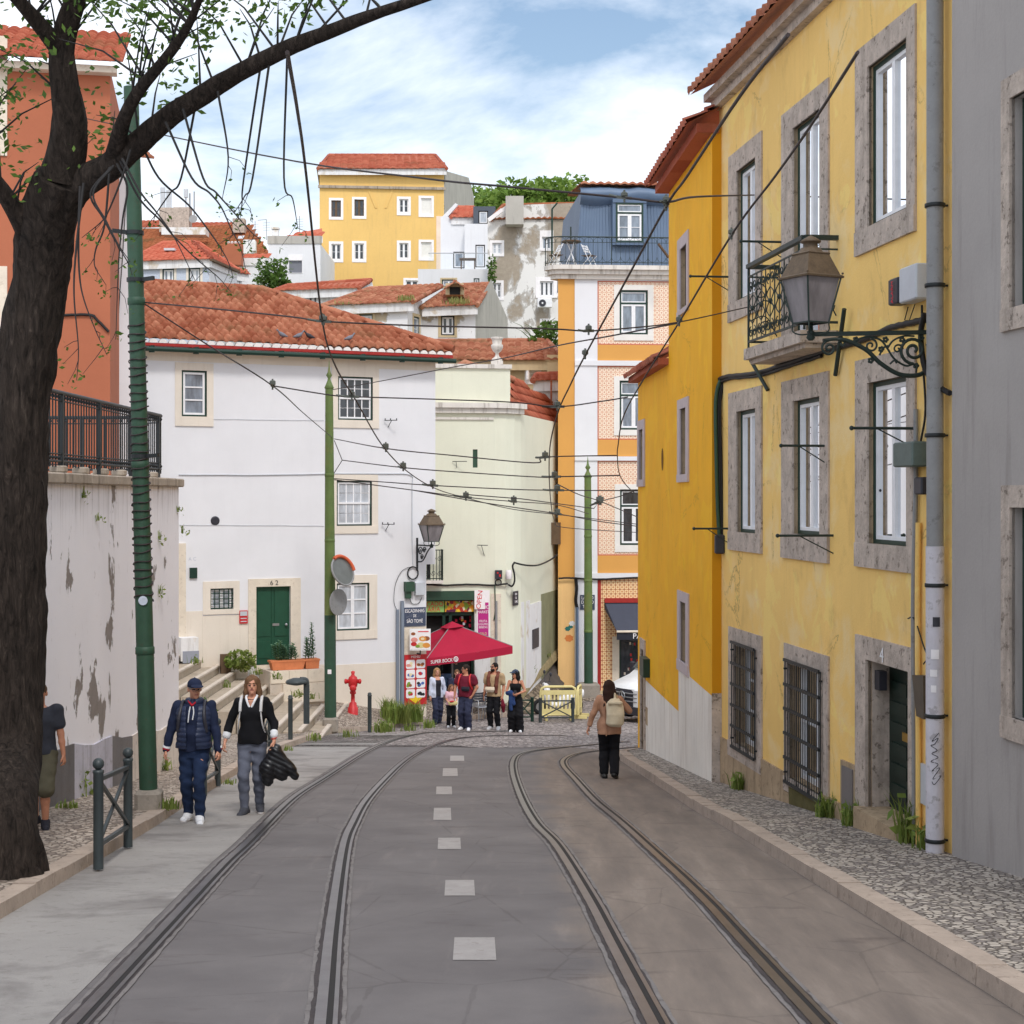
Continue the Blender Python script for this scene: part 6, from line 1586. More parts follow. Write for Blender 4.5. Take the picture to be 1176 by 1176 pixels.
mb=MB();c=p1b.lerp(p1t,.29);mb.lathe(c+Vector((.02,-.125,0)),[(.06,0),(.06,.004)],14,0,True,1,1,(0,-1,0));mb.build('sticker',M['azulejo_blue'],p1)
p2b=GP_(379.5,837);p2t=P(378,447,p2b.y)
p2=tram_pole('green tram pole with a round mirror in front of the white house',p2b,p2t,.16,.105,.335,p2b.y,True,'pole_olive',(.42,.32))
mb=MB();c=p2b.lerp(p2t,.17);mb.box(c+Vector((.0,-.17,.0)),(.1,.01,.12));mb.build('sticker',M['bocktxt'],p2)
p3b=Vector(((676-CX)/F*56.9,56.9,zr(56.9)+.11));p3t=P(675,549,56.9)
p3=tram_pole('green tram pole in front of the tiled corner house',p3b,p3t,.165,.125,.3,56.9,True,'pole_olive',(.75,.5))
mr=thing('traffic_mirror','round traffic mirror with a faded orange hood on the middle green pole','mirror',P(390,671,p2b.y-.2))
ax=Vector((.75,-.55,.36)).normalized();c=P(393.5,656,p2b.y-.35)
mb=MB();mb.lathe(c,[(.01,.03),(.22,.022),(.38,0.0)],24,0,True,1,1,ax);mb.build('glass',mat('mirror_back',(108,110,106),.45,.18,5,.1,40,.5,.3),mr)
mb=MB();a_=ax.orthogonal().normalized();b_=ax.cross(a_);mb.tube([c+(a_*math.cos(t)+b_*math.sin(t))*.4 for t in[i*PI/14 for i in range(28)]],.028,8,0,False,True);mb.build('rim',M['pipe'],mr)
mb=MB();tt=[i*PI/14 for i in range(28)];ring=sorted(tt,key=lambda t:-((a_*math.cos(t)+b_*math.sin(t)).z+.6*(a_*math.cos(t)+b_*math.sin(t)).x))[:11];t0=ring[0]
mb.tube([c+ax*.03+(a_*math.cos(t0+d_)+b_*math.sin(t0+d_))*.42 for d_ in[k*.12 for k in range(-9,10)]],.05,8);mb.build('orange_hood',mat('orange_red_rim',(206,96,60),.5,.1),mr)
mb=MB();mb.tube([c-ax*.02,P(381,660,p2b.y)],.03,8);mb.build('mount',M['pipe'],mr)
rs=thing('round_road_sign','back of a round grey road sign under the traffic mirror','road sign',P(389,706,p2b.y-.2))
ax=Vector((.82,-.55,0)).normalized();c=P(388.5,691.5,p2b.y-.2)
mb=MB();mb.lathe(c,[(.36,-.012),(.36,.012),(.3,.016)],24,0,False,1,1,ax);mb.build('disc',M['pipe'],rs)
mb=MB();mb.tube([c,P(381,691,p2b.y)],.025,6);mb.build('mount',M['iron'],rs)
def lantern(root,c,w,h,rz):
 """four sided street lantern; c is the bottom centre of the glass body"""
 c=Vector(c);hw,bw=w/2,w/2*.6;gh=h*.50;rh=h*.27
 def sq(k,z,o=0):return[c+Matrix.Rotation(rz,3,'Z')@Vector((x*k,y*k,z))for x,y in((-1,-1),(1,-1),(1,1),(-1,1))]
 mb=MB();g0,g1=sq(bw*.97,0),sq(hw*.95,gh);
 for i in range(4):mb.quad(g0[i],g0[(i+1)%4],g1[(i+1)%4],g1[i])
 mb.build('glass_pane',M['lampglass'],root)
 mb=MB();e0,e1=sq(bw,0),sq(hw,gh)
 for i in range(4):
  mb.bar(e0[i],e1[i],w*.04,w*.04);mb.bar(e0[i],e0[(i+1)%4],w*.035,w*.035)
 mb.build('lantern_frame',M['iron_green'],root)
 mb=MB();mb.loft([sq(hw*1.1,gh),sq(hw*1.12,gh+h*.02),sq(hw*1.02,gh+h*.035)],0,True,True,False)
 mb.loft([sq(hw*.99,gh+h*.036),sq(hw*.62,gh+rh),sq(hw*.66,gh+rh+h*.015),sq(hw*.6,gh+rh+h*.03)],0,True,True,False)
 for i in range(4):mb.ball(sq(hw*1.06,gh+h*.05)[i],w*.03,0,8)
 z=gh+rh+h*.03
 mb.lathe(c,[(w*.30,z),(w*.24,z+h*.05),(w*.17,z+h*.055),(w*.17,z+h*.11),(w*.24,z+h*.115),(w*.25,z+h*.13),(w*.13,z+h*.17),(w*.05,z+h*.19),(.002,z+h*.2)],16)
 mb.build('lantern_cap',M['lampcap'],root)
 mb=MB()
 mb.lathe(c,[(w*.05,-h*.2),(w*.11,-h*.17),(w*.07,-h*.12),(w*.10,-h*.1),(w*.04,-h*.08),(w*.03,0)],12)
 for i in range(4):
  q=e0[i];m=c+Vector((0,0,-h*.12));k=(q-m);mb.tube(smooth_path([m,m+Vector((k.x*.55,k.y*.55,-.0))+Vector((0,0,-h*.01)),m+Vector((k.x*1.0,k.y*1.0,h*.03)),q],5),w*.018,6)
 mb.build('lantern_holder',M['iron_green'],root)
Wp=FR.W(FR.u(1068),0);FB=Fc(Wp.x,Wp.y,Wp.x+FR.n.x*2,Wp.y+FR.n.y*2)
lamp=thing('wall_lantern','large old street lantern on a scrolled iron bracket fixed to the yellow house','street lamp',FB.W(*FB.px(1068,425)))
lc=FB.W(*FB.px(931,371));lantern(lamp,lc,.43,.90,.5)
fb=lambda x,y,d=0.0:FB.W(*FB.px(x,y),d)
mb=MB();mb.bar(fb(929,384),fb(1068,381.5),.035,.045);mb.tube([fb(1069,372),fb(1069,440)],.03,8)
mb.tube(smooth_path([fb(945,391),fb(960,389.5),fb(975,392),fb(995,402),fb(1011,417),fb(1032,429.5),fb(1053,431),fb(1068,424)],8),[.018]*10+[.024]*47,8)
mb.build('bracket_arm',M['iron_green'],lamp)
mb=MB()
def bspiral(x,y,r,turns,a0,sg=1,th=.013,end=.15):
 mb.tube([fb(x+r*(1-(1-end)*k/36)*math.cos(a0+sg*2*PI*turns*k/36),y+r*(1-(1-end)*k/36)*math.sin(a0+sg*2*PI*turns*k/36))for k in range(37)],th,6)
bspiral(952,400,9,1.6,-PI/2,-1,.014);bspiral(1049,402,16,1.9,PI*.5,1,.017);bspiral(1000,397,8,1.4,-PI/2,1,.011);bspiral(967,395,4.5,1.2,PI,1,.010);bspiral(1031,401,6,1.2,0,-1,.010)
for pl_ in([(978,393),(990,388),(1001,387),(1012,391),(1019,400),(1027,412),(1040,420),(1049,418)],[(1019,400),(1026,391),(1038,386),(1050,386)],[(1010,408),(1014,400),(1020,397)],[(1022,418),(1027,414),(1030,417)],[(1053,418),(1052,428)],[(1064,395),(1068,405),(1064,416)]):
 mb.tube(smooth_path([fb(x,y)for x,y in pl_],6),.011,6)
for x,y in((1017,390),(1012,401),(1052,420),(983,390),(1000,414),(1036,390),(1058,388)):
 for a in range(5):mb.ball(fb(x+2.2*math.cos(a*1.26),y+2.2*math.sin(a*1.26)),.016,0,6,(1,.6,1))
mb.build('bracket_scroll',M['iron_green'],lamp)
l2p=FW.W(FW.u(479),0);l2=thing('wall_lantern','smaller street lantern on a lacy bracket at the white house corner','street lamp',FW.W(FW.u(479),FW.px(479,652)[1]))
c2=FW.W(FW.u(479)+.02,FW.px(479,621)[1],.0)+Vector((.46,-.75,0));lantern(l2,c2,.56,.98,.5)
f2_=Fc(l2p.x,l2p.y,c2.x,c2.y);mb=MB();zz=FW.px(479,632)[1]
mb.tube([f2_.W(0,zz-.62,.0),f2_.W(0,zz+.38,0)],.035,8);mb.bar(f2_.W(0,zz+.16,0),f2_.W(f2_.L,zz+.16,0),.03,.04)
mb.tube(smooth_path([f2_.W(0,zz-.35),f2_.W(f2_.L*.4,zz-.3),f2_.W(f2_.L*.75,zz),f2_.W(f2_.L,zz+.14)],6),.022,6)
g2_=lambda s,z:f2_.W(s,z)
for s,z,r_ in((.2,-.02,.14),(.45,.02,.1),(.3,-.2,.09)):mb.tube(spiral(g2_,s,zz+z,r_,1.4,0),.016,5);mb.tube(spiral(g2_,s,zz+z,r_*.6,1.2,PI),.014,5)
mb.build('bracket',M['iron'],l2)
WIRES=[('trolley wire over the left track, running down past the white house roof','trolley wire',.013,[(330,60,7.2),(342,130,9.4),(352,204,12.1),(370,368,17.3),(385,420,20),(410,462,23),(438,510,27.3),(466,540,31),(500,561,34.6),(540,573,37.2),(590,585,39.5),(650,592,41.5),(740,603,43)],[3]),('trolley wire over the right track, crossing the blue mansard','trolley wire',.013,[(905,40,7),(850,110,9),(788,204,12.1),(765,237,13.2),(720,320,16),(672,408,19.6),(655,442,21.5),(640,476,24),(631,520,28),(632,570,35),(637,598,41),(650,606,44),(740,612,47)],[3,5]),('third trolley wire crossing the ochre house front','trolley wire',.012,[(985,60,8.4),(930,146,10.4),(889,204,12.1),(840,270,14),(780,370,17.4),(740,434,21),(716,478,24),(710,510,27.5),(709,523,29),(712,546,32),(725,563,35),(745,575,37)],[3,4]),('span wire high across the street from the terracotta house to the yellow house','span wire',.012,[(70,130,33.6),(300,178,20),(480,204,15.5),(590,215,14),(717,227,13.2),(765,232,13.1),(800,226,15),(866,224,22.8)],[4,5]),('span wire from the near green pole to the balcony side of the yellow house','span wire',.011,[(163,347,20.3),(240,354,19),(336,364,17.6),(372,369,17.3),(480,374,17.4),(590,376.5,17.6),(640,378,17.8),(676,380,18),(720,377,18.8),(779,370,20),(862,352,22.9)],[3,7]),('span wire from the middle pole top to the yellow house front','span wire',.013,[(379,448,43),(430,439,40),(518,422,35),(580,411,31),(640,397,26),(700,386,22.5),(779,371,20)],[]),('span wire from the near pole slanting across the white house windows','span wire',.011,[(166,349,20.3),(240,397,21),(313,443,22),(348,474,31),(382,503,42.9)],[2]),('span wire level with the top right window of the white house','span wire',.011,[(313,443,22),(378,453.5,22.2),(404,455.5,22.3),(500,458.5,22.5),(590,462,22.8),(640,467,23),(690,461,22.4),(721,456,22)],[2,5]),('upper span wire from the middle pole toward the ochre house','span wire',.015,[(384,504,42.9),(443,515,33),(520,523,32),(613,531.5,31),(626,525,30),(708,523,29)],[1,4]),('second span wire from the middle pole toward the ochre house','span wire',.015,[(393,528.5,42.5),(463,537,35),(540,543,34),(620,548,33),(637,547.5,33),(712,546,32)],[1,4]),('third span wire from the middle pole, passing the slit window','span wire',.015,[(381,549.5,42.9),(440,553.5,39),(497,557.5,36),(590,562,36),(640,563,36),(735,563.5,36)],[2,4]),('lowest span wire from the middle pole to the far green pole','span wire',.016,[(384,551,42.9),(475,563,42),(535,571,42),(590,576,44),(640,580,49),(676,590,56.7)],[2,3]),('guy wire fork hanging on the middle pole, upper leg','guy wire',.013,[(384,506,43),(393,528.5,42.5)],[]),('guy wire fork hanging on the middle pole, lower leg','guy wire',.013,[(393,528.5,42.5),(382,546,43)],[]),('feeder wires dropping to the far green pole from above the alley','feeder wire',.017,[(640,556,36),(665,568,40),(690,576,44),(735,595,48)],[2]),('far contact wire above the junction, just below the lowest span wire','trolley wire',.017,[(475,563,42),(560,578,44),(640,590,47),(690,599,49),(745,606,51)],[2]),('far contact wire bending in front of the tiled house windows','trolley wire',.017,[(536,568,41),(600,573,44),(682,584,48),(688,576,48),(712,570,47),(730,563,46)],[3])]
for lab,cat,r_,pts,cl in WIRES:
 w=[P(*q)for q in pts];path=smooth_path(w,6)
 if 'bending' in lab or 'guy' in cat:path=w
 mb=MB();mb.tube(path,r_*.85,6)
 nm=cat.replace(' ','_')
 if cl:
  root=thing(nm,lab,'overhead wire',w[0],'overhead tram wires');mb.build('wire',M['wire'],root)
  for i in cl:
   c=w[i];k=c.y/17.0*.5+.15;t=(w[min(i+1,len(w)-1)]-w[i-1]).normalized()
   mb=MB();mb.bar(c-t*.13*k,c+t*.13*k,.035*k,.045*k);mb.box(c+Vector((0,0,.05*k)),(.10*k,.08*k,.09*k),.3,0,.012);mb.tube([c+Vector((0,0,-.07*k)),c+Vector((0,0,.12*k))],.017*k,6)
   mb.tube([c-t*.28*k+Vector((0,0,.01)),c-t*.13*k],.02*k,6)
   mb.build('hanger',M['clamp'],root)
 else:tag(mb.build(nm,M['wire']),lab,'overhead wire','overhead tram wires')
def xfence(label,a,b,h=.93,mt='bollard',ball=True):
 a,b=Vector(a),Vector(b);root=thing('barrier_fence',label,'railing',(a+b)/2,'pavement railings')
 for p in(a,b):
  mb=MB();mb.lathe(p,[(.05,-.1),(.05,h-.1),(.056,h-.09),(.056,h-.07),(.03,h-.06)],14)
  if ball:mb.ball(p+Vector((0,0,h-.005)),.058,0,14)
  mb.build('post',M[mt],root)
 z=Vector((0,0,1));mb=MB()
 d=(b-a).normalized()*.045
 mb.bar(a+d+z*(h-.16),b-d+z*(h-.16),.045,.04);mb.bar(a+d+z*.13,b-d+z*.13,.045,.04)
 mb.bar(a+d+z*.15,b-d+z*(h-.19),.03,.035);mb.bar(a+d+z*(h-.19)+Vector((.012,.0,0)),b-d+z*.15+Vector((.012,0,0)),.03,.035)
 mb.build('cross_brace',M[mt],root);return root
xfence('nearest grey railing with ball topped posts and crossed bars below the near pole',(GP_(113,986)),(GP_(147,962)))
q=GP_(250,895);xfence('grey crossed railing half hidden behind the man in the navy vest',q+Vector((.12,-1.75,.17)),q)
q=GP_(310,857);xfence('grey crossed railing half hidden behind the woman in black',q+Vector((.06,-1.75,.17)),q)
xfence('second nearest grey railing further down the kerb, before the couple',GP_(98,1075),GP_(60,1120))if False else None
def bollard(label,p,h=.98):
 mb=MB();mb.lathe(p,[(.055,-.1),(.055,h*.9),(.062,h*.9+.01),(.062,h*.93),(.05,h*.94),(.058,h*.97),(.03,h)],14)
 tag(mb.build('bollard',M['bollard'],org=p),label,'bollard','dark grey bollards')
bollard('dark grey bollard at the foot of the steps, left of the middle pole',GP_(333.5,846,.2));bollard('dark grey bollard in front of the grass clump on the corner',GP_(424.5,836.5))
q=GP_(352,831,.45);lp=thing('low_path_lamp','dark grey low post with a flat round head beside the middle pole','lamp post',q)
mb=MB();mb.tube([q,q+Vector((0,0,.95))],.075,12);mb.tube(smooth_path([q+Vector((0,0,.95)),q+Vector((-.02,0,1.06)),q+Vector((-.15,-.05,1.08))],5),.07,10);mb.build('post',M['bollard'],lp)
mb=MB();mb.lathe(q+Vector((-.24,-.06,1.0)),[(.05,-.06),(.24,-.02),(.27,.02),(.24,.07),(.1,.12),(.01,.13)],20);mb.build('head',M['bollard'],lp)
q=P(405.3,814,45.5);hdr=thing('fire_hydrant','red fire hydrant against the beige foot of the white house','fire hydrant',q)
mb=MB();mb.lathe(q,[(.15,-.5),(.15,.04),(.12,.06),(.10,.18),(.06,.2),(.055,.42),(.09,.44),(.09,.5),(.065,.52),(.08,.6),(.13,.66),(.14,.86),(.11,.93),(.07,.95),(.045,1.0),(.06,1.08),(.02,1.1)],18);mb.build('body',M['red'],hdr)
for s in(-1,1):
 mb=MB();mb.lathe(q+Vector((s*.1,-.02,.8)),[(.06,0),(.06,.08),(.075,.08),(.075,.13),(.03,.15)],12,0,True,1,1,(s,-.15,0));mb.build('outlet',M['red'],hdr)
mb=MB();mb.lathe(q+Vector((0,-.1,.62)),[(.08,0),(.08,.1),(.1,.1),(.1,.15),(.04,.17)],14,0,True,1,1,(.2,-1,0));mb.build('front_outlet',M['red'],hdr)
ls=thing('food_lightbox','white light box sign with food pictures on the white house corner','sign',FW.W(FW.u(482),FW.px(482,748)[1],.3))
FL=Fc(*FW.W(FW.u(470),0,.35).xy,*(FW.W(FW.u(470),0,.35)+Vector((.66,.02,0))).xy)
a,b,z0,z1=FL.u(470.5),FL.u(494.5),FL.px(482,747)[1],FL.px(482,722.5)[1]
mb=MB();FL.box(mb,a,b,z0,z1,-.14,.0);mb.build('box',M['pvc'],ls)
mb=MB();FL.box(mb,a+.03,b-.03,z0+.03,z1-.03,0,.006);mb.build('panel',M['bocktxt'],ls)
def blobs(f,root,items,nm='food_picture'):
 for u,z,r_,c in items:
  mb=MB();f.poly(mb,[(u+r_*1.15*math.cos(i*PI/6),z+r_*.8*math.sin(i*PI/6))for i in range(12)],.0085+R.random()*.004,0);mb.build(nm,M[c]if c in M else c,root)
fc1=plain('print_orange',(222,150,70),.5);fc2=plain('print_brown',(150,86,50),.5);fc3=plain('print_green',(130,160,60),.5);fc4=plain('print_pink',(226,150,140),.5);fc5=plain('print_blue',(80,110,180),.5);fc6=plain('print_cream',(236,220,180),.5)
w_,h_=b-a,z1-z0
blobs(FL,ls,[(a+w_*.62,z0+h_*.55,.1,fc1),(a+w_*.8,z0+h_*.56,.09,fc2),(a+w_*.55,z0+h_*.25,.11,M['yellowpl']),(a+w_*.8,z0+h_*.24,.1,fc1),(a+w_*.22,z0+h_*.5,.09,fc4),(a+w_*.2,z0+h_*.3,.08,M['red']),(a+w_*.17,z0+h_*.78,.06,fc2),(a+w_*.62,z0+h_*.55,.05,fc6),(a+w_*.38,z0+h_*.2,.06,fc3)])
mb=MB();FL.box(mb,a+w_*.4,b-.06,z1-.09,z1-.06,.006,.009);mb.build('red_line',M['redtxt'],ls)
mb=MB();mb.tube([FL.W((a+b)/2,z0,-.08),FL.W((a+b)/2,z0-.12,-.08),FL.W((a+b)/2-.1,z0-.12,-.3)],.025,6);mb.build('mount',M['boxdark'],ls)
mn=thing('menu_board','tall red menu board with eight dish pictures and a yellow arrow','sign',FW.W(FW.u(476),FW.px(476,809)[1],.1))
a,b,z0,z1=FW.u(463.5),FW.u(489),FW.px(476,809)[1],FW.px(476,751.5)[1]
mb=MB();FW.box(mb,a,b,z0,z1,.03,.07);mb.build('panel',M['red'],mn)
cw=(b-a-.06)/2;chh=(z1-z0)*.195
for i in range(2):
 for j in range(4):
  u0=a+.03+cw*i;zt=z1-.14-chh*j;cu,cz=u0+cw/2,zt-chh/2
  mb=MB();FW.poly(mb,[(cu+(cw/2-.02)*s*(1 if k else .8),cz+(chh/2-.015)*t*(.75 if k else 1))for s,t,k in((-1,-1,0),(1,-1,0),(1,-1,1),(1,1,1),(1,1,0),(-1,1,0),(-1,1,1),(-1,-1,1))],.076,.004);tl=mb.build('dish_tile',M['bocktxt'],mn)
  pal=[[fc4,fc6],[fc1,fc2],[fc5,fc6],[fc5,M['red']],[fc2,fc3],[M['blacktxt'],fc5],[M['red'],fc3],[M['blacktxt'],M['blacktxt']]][j*2+i]
  for k in range(4):
   mb=MB();uu,zz=cu+R.uniform(-.09,.09),cz+R.uniform(-.06,.05);FW.poly(mb,[(uu+.055*math.cos(t*PI/5),zz+.045*math.sin(t*PI/5))for t in range(10)],.0785+k*.0008,0);mb.build('dish',pal[k%2],tl)
mb=MB();cu=(a+b)/2;zz=z0+.2;FW.poly(mb,[(cu-.07,zz+.07),(cu+.07,zz+.07),(cu+.07,zz),(cu+.22,zz),(cu,zz-.16),(cu-.22,zz),(cu-.07,zz)],.074,.003);mb.build('arrow',plain('yellow_print',(246,206,40),.5),mn)
text('MENU',M['bocktxt'],mn,FW,cu,z1-.07,.11,.073,'lettering')
A_,B_=Vector((.02,49.75,0)),Vector((-2.62,48.2,0));dAB=(A_-B_).normalized();pr=Vector((-dAB.y,dAB.x,0));C_,D_=A_+pr*2.4,B_+pr*2.4
zl=[P(591,742,49.75).z,P(491,756,48.2).z];ctr=(A_+B_+C_+D_)/4
ze=-4.93;za=(HY-716)/F*ctr.y
ps=thing('parasol','square crimson parasol with white lettering outside the shop','parasol',(ctr.x,ctr.y,zr(ctr.y)))
cor=[Vector((q.x,q.y,z))for q,z in((B_,zl[1]),(A_,zl[0]),(C_,zl[0]+.02),(D_,zl[1]+.02))];ap=Vector((ctr.x,ctr.y,za))
mb=MB()
for i in range(4):
 p,q=cor[i],cor[(i+1)%4];n=8;rows=[]
 for k in range(n+1):
  f=k/n;e=p.lerp(q,f);rows.append([e.lerp(ap,t)+Vector((0,0,-.16*math.sin(PI*t)*(1-abs(2*f-1))-.03*math.sin(PI*f)))for t in(0,.2,.4,.6,.8,1)])
 mb.loft(rows,0,False,False,True)
cn=mb.build('canopy',M['parasol'],ps)
mb=MB()
for i in range(4):
 p,q=cor[i],cor[(i+1)%4];n=10;mb.loft([[p.lerp(q,k/n)+Vector((0,0,-.03*math.sin(PI*k/n))),p.lerp(q,k/n)+Vector((0,0,-.24-.03*math.sin(PI*k/n)))-pr*.02*(k%2)]for k in range(n+1)],0,False,False,True)
vl=mb.build('valance',M['parasol'],ps)
mb=MB();cap=[c.lerp(ap,.8)+Vector((0,0,.05))for c in cor]
for i in range(4):mb.add([cap[i],cap[(i+1)%4],ap+Vector((0,0,.07))],[(0,1,2)],0,True)
mb.build('vent_cap',M['parasol'],ps)
fpz=Fc(B_.x,B_.y,A_.x,A_.y);
def vtext(body,u,sz):
 cu=bpy.data.curves.new('t','FONT');cu.body=body;cu.size=sz;cu.align_y='CENTER';cu.extrude=.002;cu.space_character=.95
 o=bpy.data.objects.new('tmp',cu);COL.objects.link(o);me=bpy.data.meshes.new_from_object(o.evaluated_get(bpy.context.evaluated_depsgraph_get()));bpy.data.objects.remove(o)
 mb=MB();L=(cor[1]-cor[0]).length
 def w(x,y):f=x/L;e=cor[0].lerp(cor[1],f);return e+Vector((0,0,-.135-.03*math.sin(PI*f)+y))-pr*.028
 mb.add([w(u+v.co.x*.92,v.co.y)-pr*v.co.z for v in me.vertices],[tuple(p.vertices)for p in me.polygons]);bpy.data.meshes.remove(me)
 return mb.build('lettering',M['bocktxt'],vl)
vtext('SUPER BOCK',.12,.15)
mb=MB();L_=(cor[1]-cor[0]).length;f0=1.0/L_;e=cor[0].lerp(cor[1],f0)+Vector((0,0,-.15))-pr*.034
mb.tube([e+dAB*.075*math.cos(t)+Vector((0,0,.075*math.sin(t)))for t in[i*PI/10 for i in range(20)]],.012,5,0,False,True);mb.tube([e+dAB*.035*math.cos(t)+Vector((0,0,.04*math.sin(t)))for t in[i*PI/10 for i in range(20)]],.012,5,0,False,True);mb.build('round_emblem',M['bocktxt'],vl)
mb=MB();mb.tube([(ctr.x,ctr.y,zr(ctr.y)),(ctr.x,ctr.y,za)],.03,8)
for c in cor:mb.tube([c,ap],.014,5)
mb.build('pole',M['pipe'],ps)
mb=MB();mb.box((ctr.x,ctr.y,zr(ctr.y)+.06),(.5,.5,.12),.4,0,.03);mb.build('base',M['concrete'],ps)
def cafe_chair(label,c,rz):
 c=Vector(c);root=thing('cafe_chair',label,'chair',c,'cafe chairs');Mx=Matrix.Rotation(rz,3,'Z');g=lambda x,y,z:c+Mx@Vector((x,y,z))
 for x in(-.22,.22):
  mb=MB();mb.tube([g(x,-.22,0),g(x,-.2,.44),g(x,-.2,.66),g(x,.15,.68)],.014,6);mb.build('leg',M['silver'],root)
  mb=MB();mb.tube([g(x,.26,0),g(x,.18,.44),g(x,.26,.84)],.014,6);mb.build('leg',M['silver'],root)
 mb=MB();mb.box(g(0,0,.45),(.44,.4,.03),rz,0,.012);mb.build('seat',M['silver'],root)
 mb=MB()
 for z in(.58,.66,.74,.82):mb.bar(g(-.22,.19+(z-.44)*.2,z),g(.22,.19+(z-.44)*.2,z),.012,.05)
 mb.build('backrest',M['boxdark'],root)
zq=zr(48.6)
cafe_chair('aluminium cafe chair right behind the man in maroon',(-.93,48.2,zr(48.2)),.5);cafe_chair('aluminium cafe chair between the man in maroon and the bearded man',(-.62,48.9,zr(48.9)),2.4);cafe_chair('aluminium cafe chair furthest under the parasol edge',(-1.15,49.3,zr(49.3)),-2.0)
ct=thing('cafe_table','small grey cafe table behind the man in maroon','table',(-.85,49.6,zr(49.6)));q=Vector(ct.location)
mb=MB();mb.lathe(q,[(.36,.72),(.36,.75)],20);mb.build('tabletop',M['silver'],ct);mb=MB();mb.tube([q,q+Vector((0,0,.72))],.03,8);mb.lathe(q,[(.25,0),(.24,.03),(.03,.05)],14);mb.build('stand',M['bollard'],ct)
zj=lambda Y:zr(Y)+.02
xfence('dark green crossed railing just right of the woman in the cap',(.13,47.9,zj(47.9)),(.62,48.0,zj(48.0)),.8,'dgreen',False)
xfence('dark green crossed railing in front of the yellow plastic barrier',(.86,47.6,zj(47.6)),(1.85,47.7,zj(47.7)),.8,'bollard',False)
def plastic_barrier(label,a,b,h=1.02):
 a,b=Vector(a),Vector(b);root=thing('plastic_barrier',label,'barrier',(a+b)/2,'yellow plastic barriers');d=(b-a);L=d.length;d.normalize();z=Vector((0,0,1))
 g=lambda x,zz:a+d*x+z*zz
 mb=MB();loop=[g(.04,.16),g(.04,h-.18),g(.08,h-.07),g(.18,h-.02),g(L-.18,h-.02),g(L-.08,h-.07),g(L-.04,h-.18),g(L-.04,.16)]
 mb.tube(loop,.04,8,0,False,True);mb.bar(g(.04,h-.2),g(L-.04,h-.2),.05,.14);mb.bar(g(.04,.26),g(L-.04,.26),.05,.16);mb.build('frame',M['yellowpl'],root)
 mb=MB();n=10
 for k in range(1,n):mb.bar(g(L*k/n,.3),g(L*k/n,h-.24),.035,.055,0,d)
 mb.build('slats',M['yellowpl'],root)
 for x in(.2,L-.2):
  mb=MB();s=Vector((-d.y,d.x,0));mb.bar(g(x,.06)-s*.28,g(x,.06)+s*.28,.08,.1);mb.bar(g(x,.1),g(x,.2),.08,.08,0,d);mb.build('foot',M['yellowpl'],root)
plastic_barrier('faded yellow plastic barrier across the alley mouth, behind the crossed railing',(.84,48.4,zj(48.4)),(2.02,48.5,zj(48.5)),1.05);plastic_barrier('second yellow plastic barrier seen end on beside the orange corner',(2.04,48.7,zj(48.7)),(2.2,50.0,zj(50)),1.02)
sc=thing('motor_scooter','white motor scooter parked behind the yellow plastic barrier','scooter',(1.5,51.0,zr(51)+.02));o=Vector(sc.location);Mx=Matrix.Rotation(PI+.25,3,'Z');g=lambda x,y,z:o+Mx@Vector((x,y,z))
for x in(.62,-.6):
 mb=MB();ax=Mx@Vector((0,1,0));c=g(x,0,.25);mb.tube([c+(Mx@Vector((math.cos(t),0,math.sin(t))))*.19 for t in[i*PI/12 for i in range(24)]],.06,8,0,False,True);wl=mb.build('wheel',M['rubber'],sc);mb=MB();mb.lathe(c,[(.12,-.04),(.13,.04)],14,0,True,1,1,ax);mb.build('rim',M['silver'],wl)
sec=lambda x,w,z0,z1:[g(x,y*w,z)for y,z in((-1,z0),(1,z0),(1.1,(z0+z1)/2),(.8,z1),(-.8,z1),(-1.1,(z0+z1)/2))]
mb=MB();mb.loft([sec(.5,.12,.5,1.0),sec(.42,.2,.32,1.02),sec(.34,.2,.28,.95),sec(.26,.19,.24,.4),sec(0,.18,.24,.36),sec(-.12,.17,.26,.66),sec(-.45,.17,.34,.74),sec(-.85,.1,.55,.76)],0,True,True,True);mb.build('body',M['pvc'],sc)
mb=MB();mb.loft([sec(-.08,.13,.68,.76),sec(-.3,.16,.72,.84),sec(-.75,.13,.76,.88)],0,True,True,True);mb.build('seat',M['rubber'],sc)
mb=MB();mb.tube([g(.36,-.32,1.08),g(.42,0,1.04),g(.36,.32,1.08)],.018,6);mb.tube([g(.42,0,1.04),g(.62,0,.25)],.03,8);mb.build('handlebar',M['boxdark'],sc)
for s in(-1,1):
 mb=MB();mb.tube([g(.38,.26*s,1.08),g(.36,.36*s,1.3)],.008,5);mb.ball(g(.36,.38*s,1.33),.07,0,10,(.6,.5,1));mb.build('mirror',M['boxdark'],sc)
vn=thing('white_van','white van with a black grille waiting at the junction, half hidden by the ochre house','van',(3.42,47.9,zr(47.9)));o=Vector(vn.location);yaw=math.atan2(-.6,-.8);Mx=Matrix.Rotation(yaw,3,'Z')
g=lambda x,y,z:o+Mx@Vector((x,y,z))
def vs(x,hw,z0,z1,tw,rd=.12):return[g(x,y,z)for y,z in((-hw,z0),(hw,z0),(hw,(z0+z1)*.5),(tw,z1-rd),(tw-rd,z1),(-tw+rd,z1),(-tw,z1-rd),(-hw,(z0+z1)*.5))]
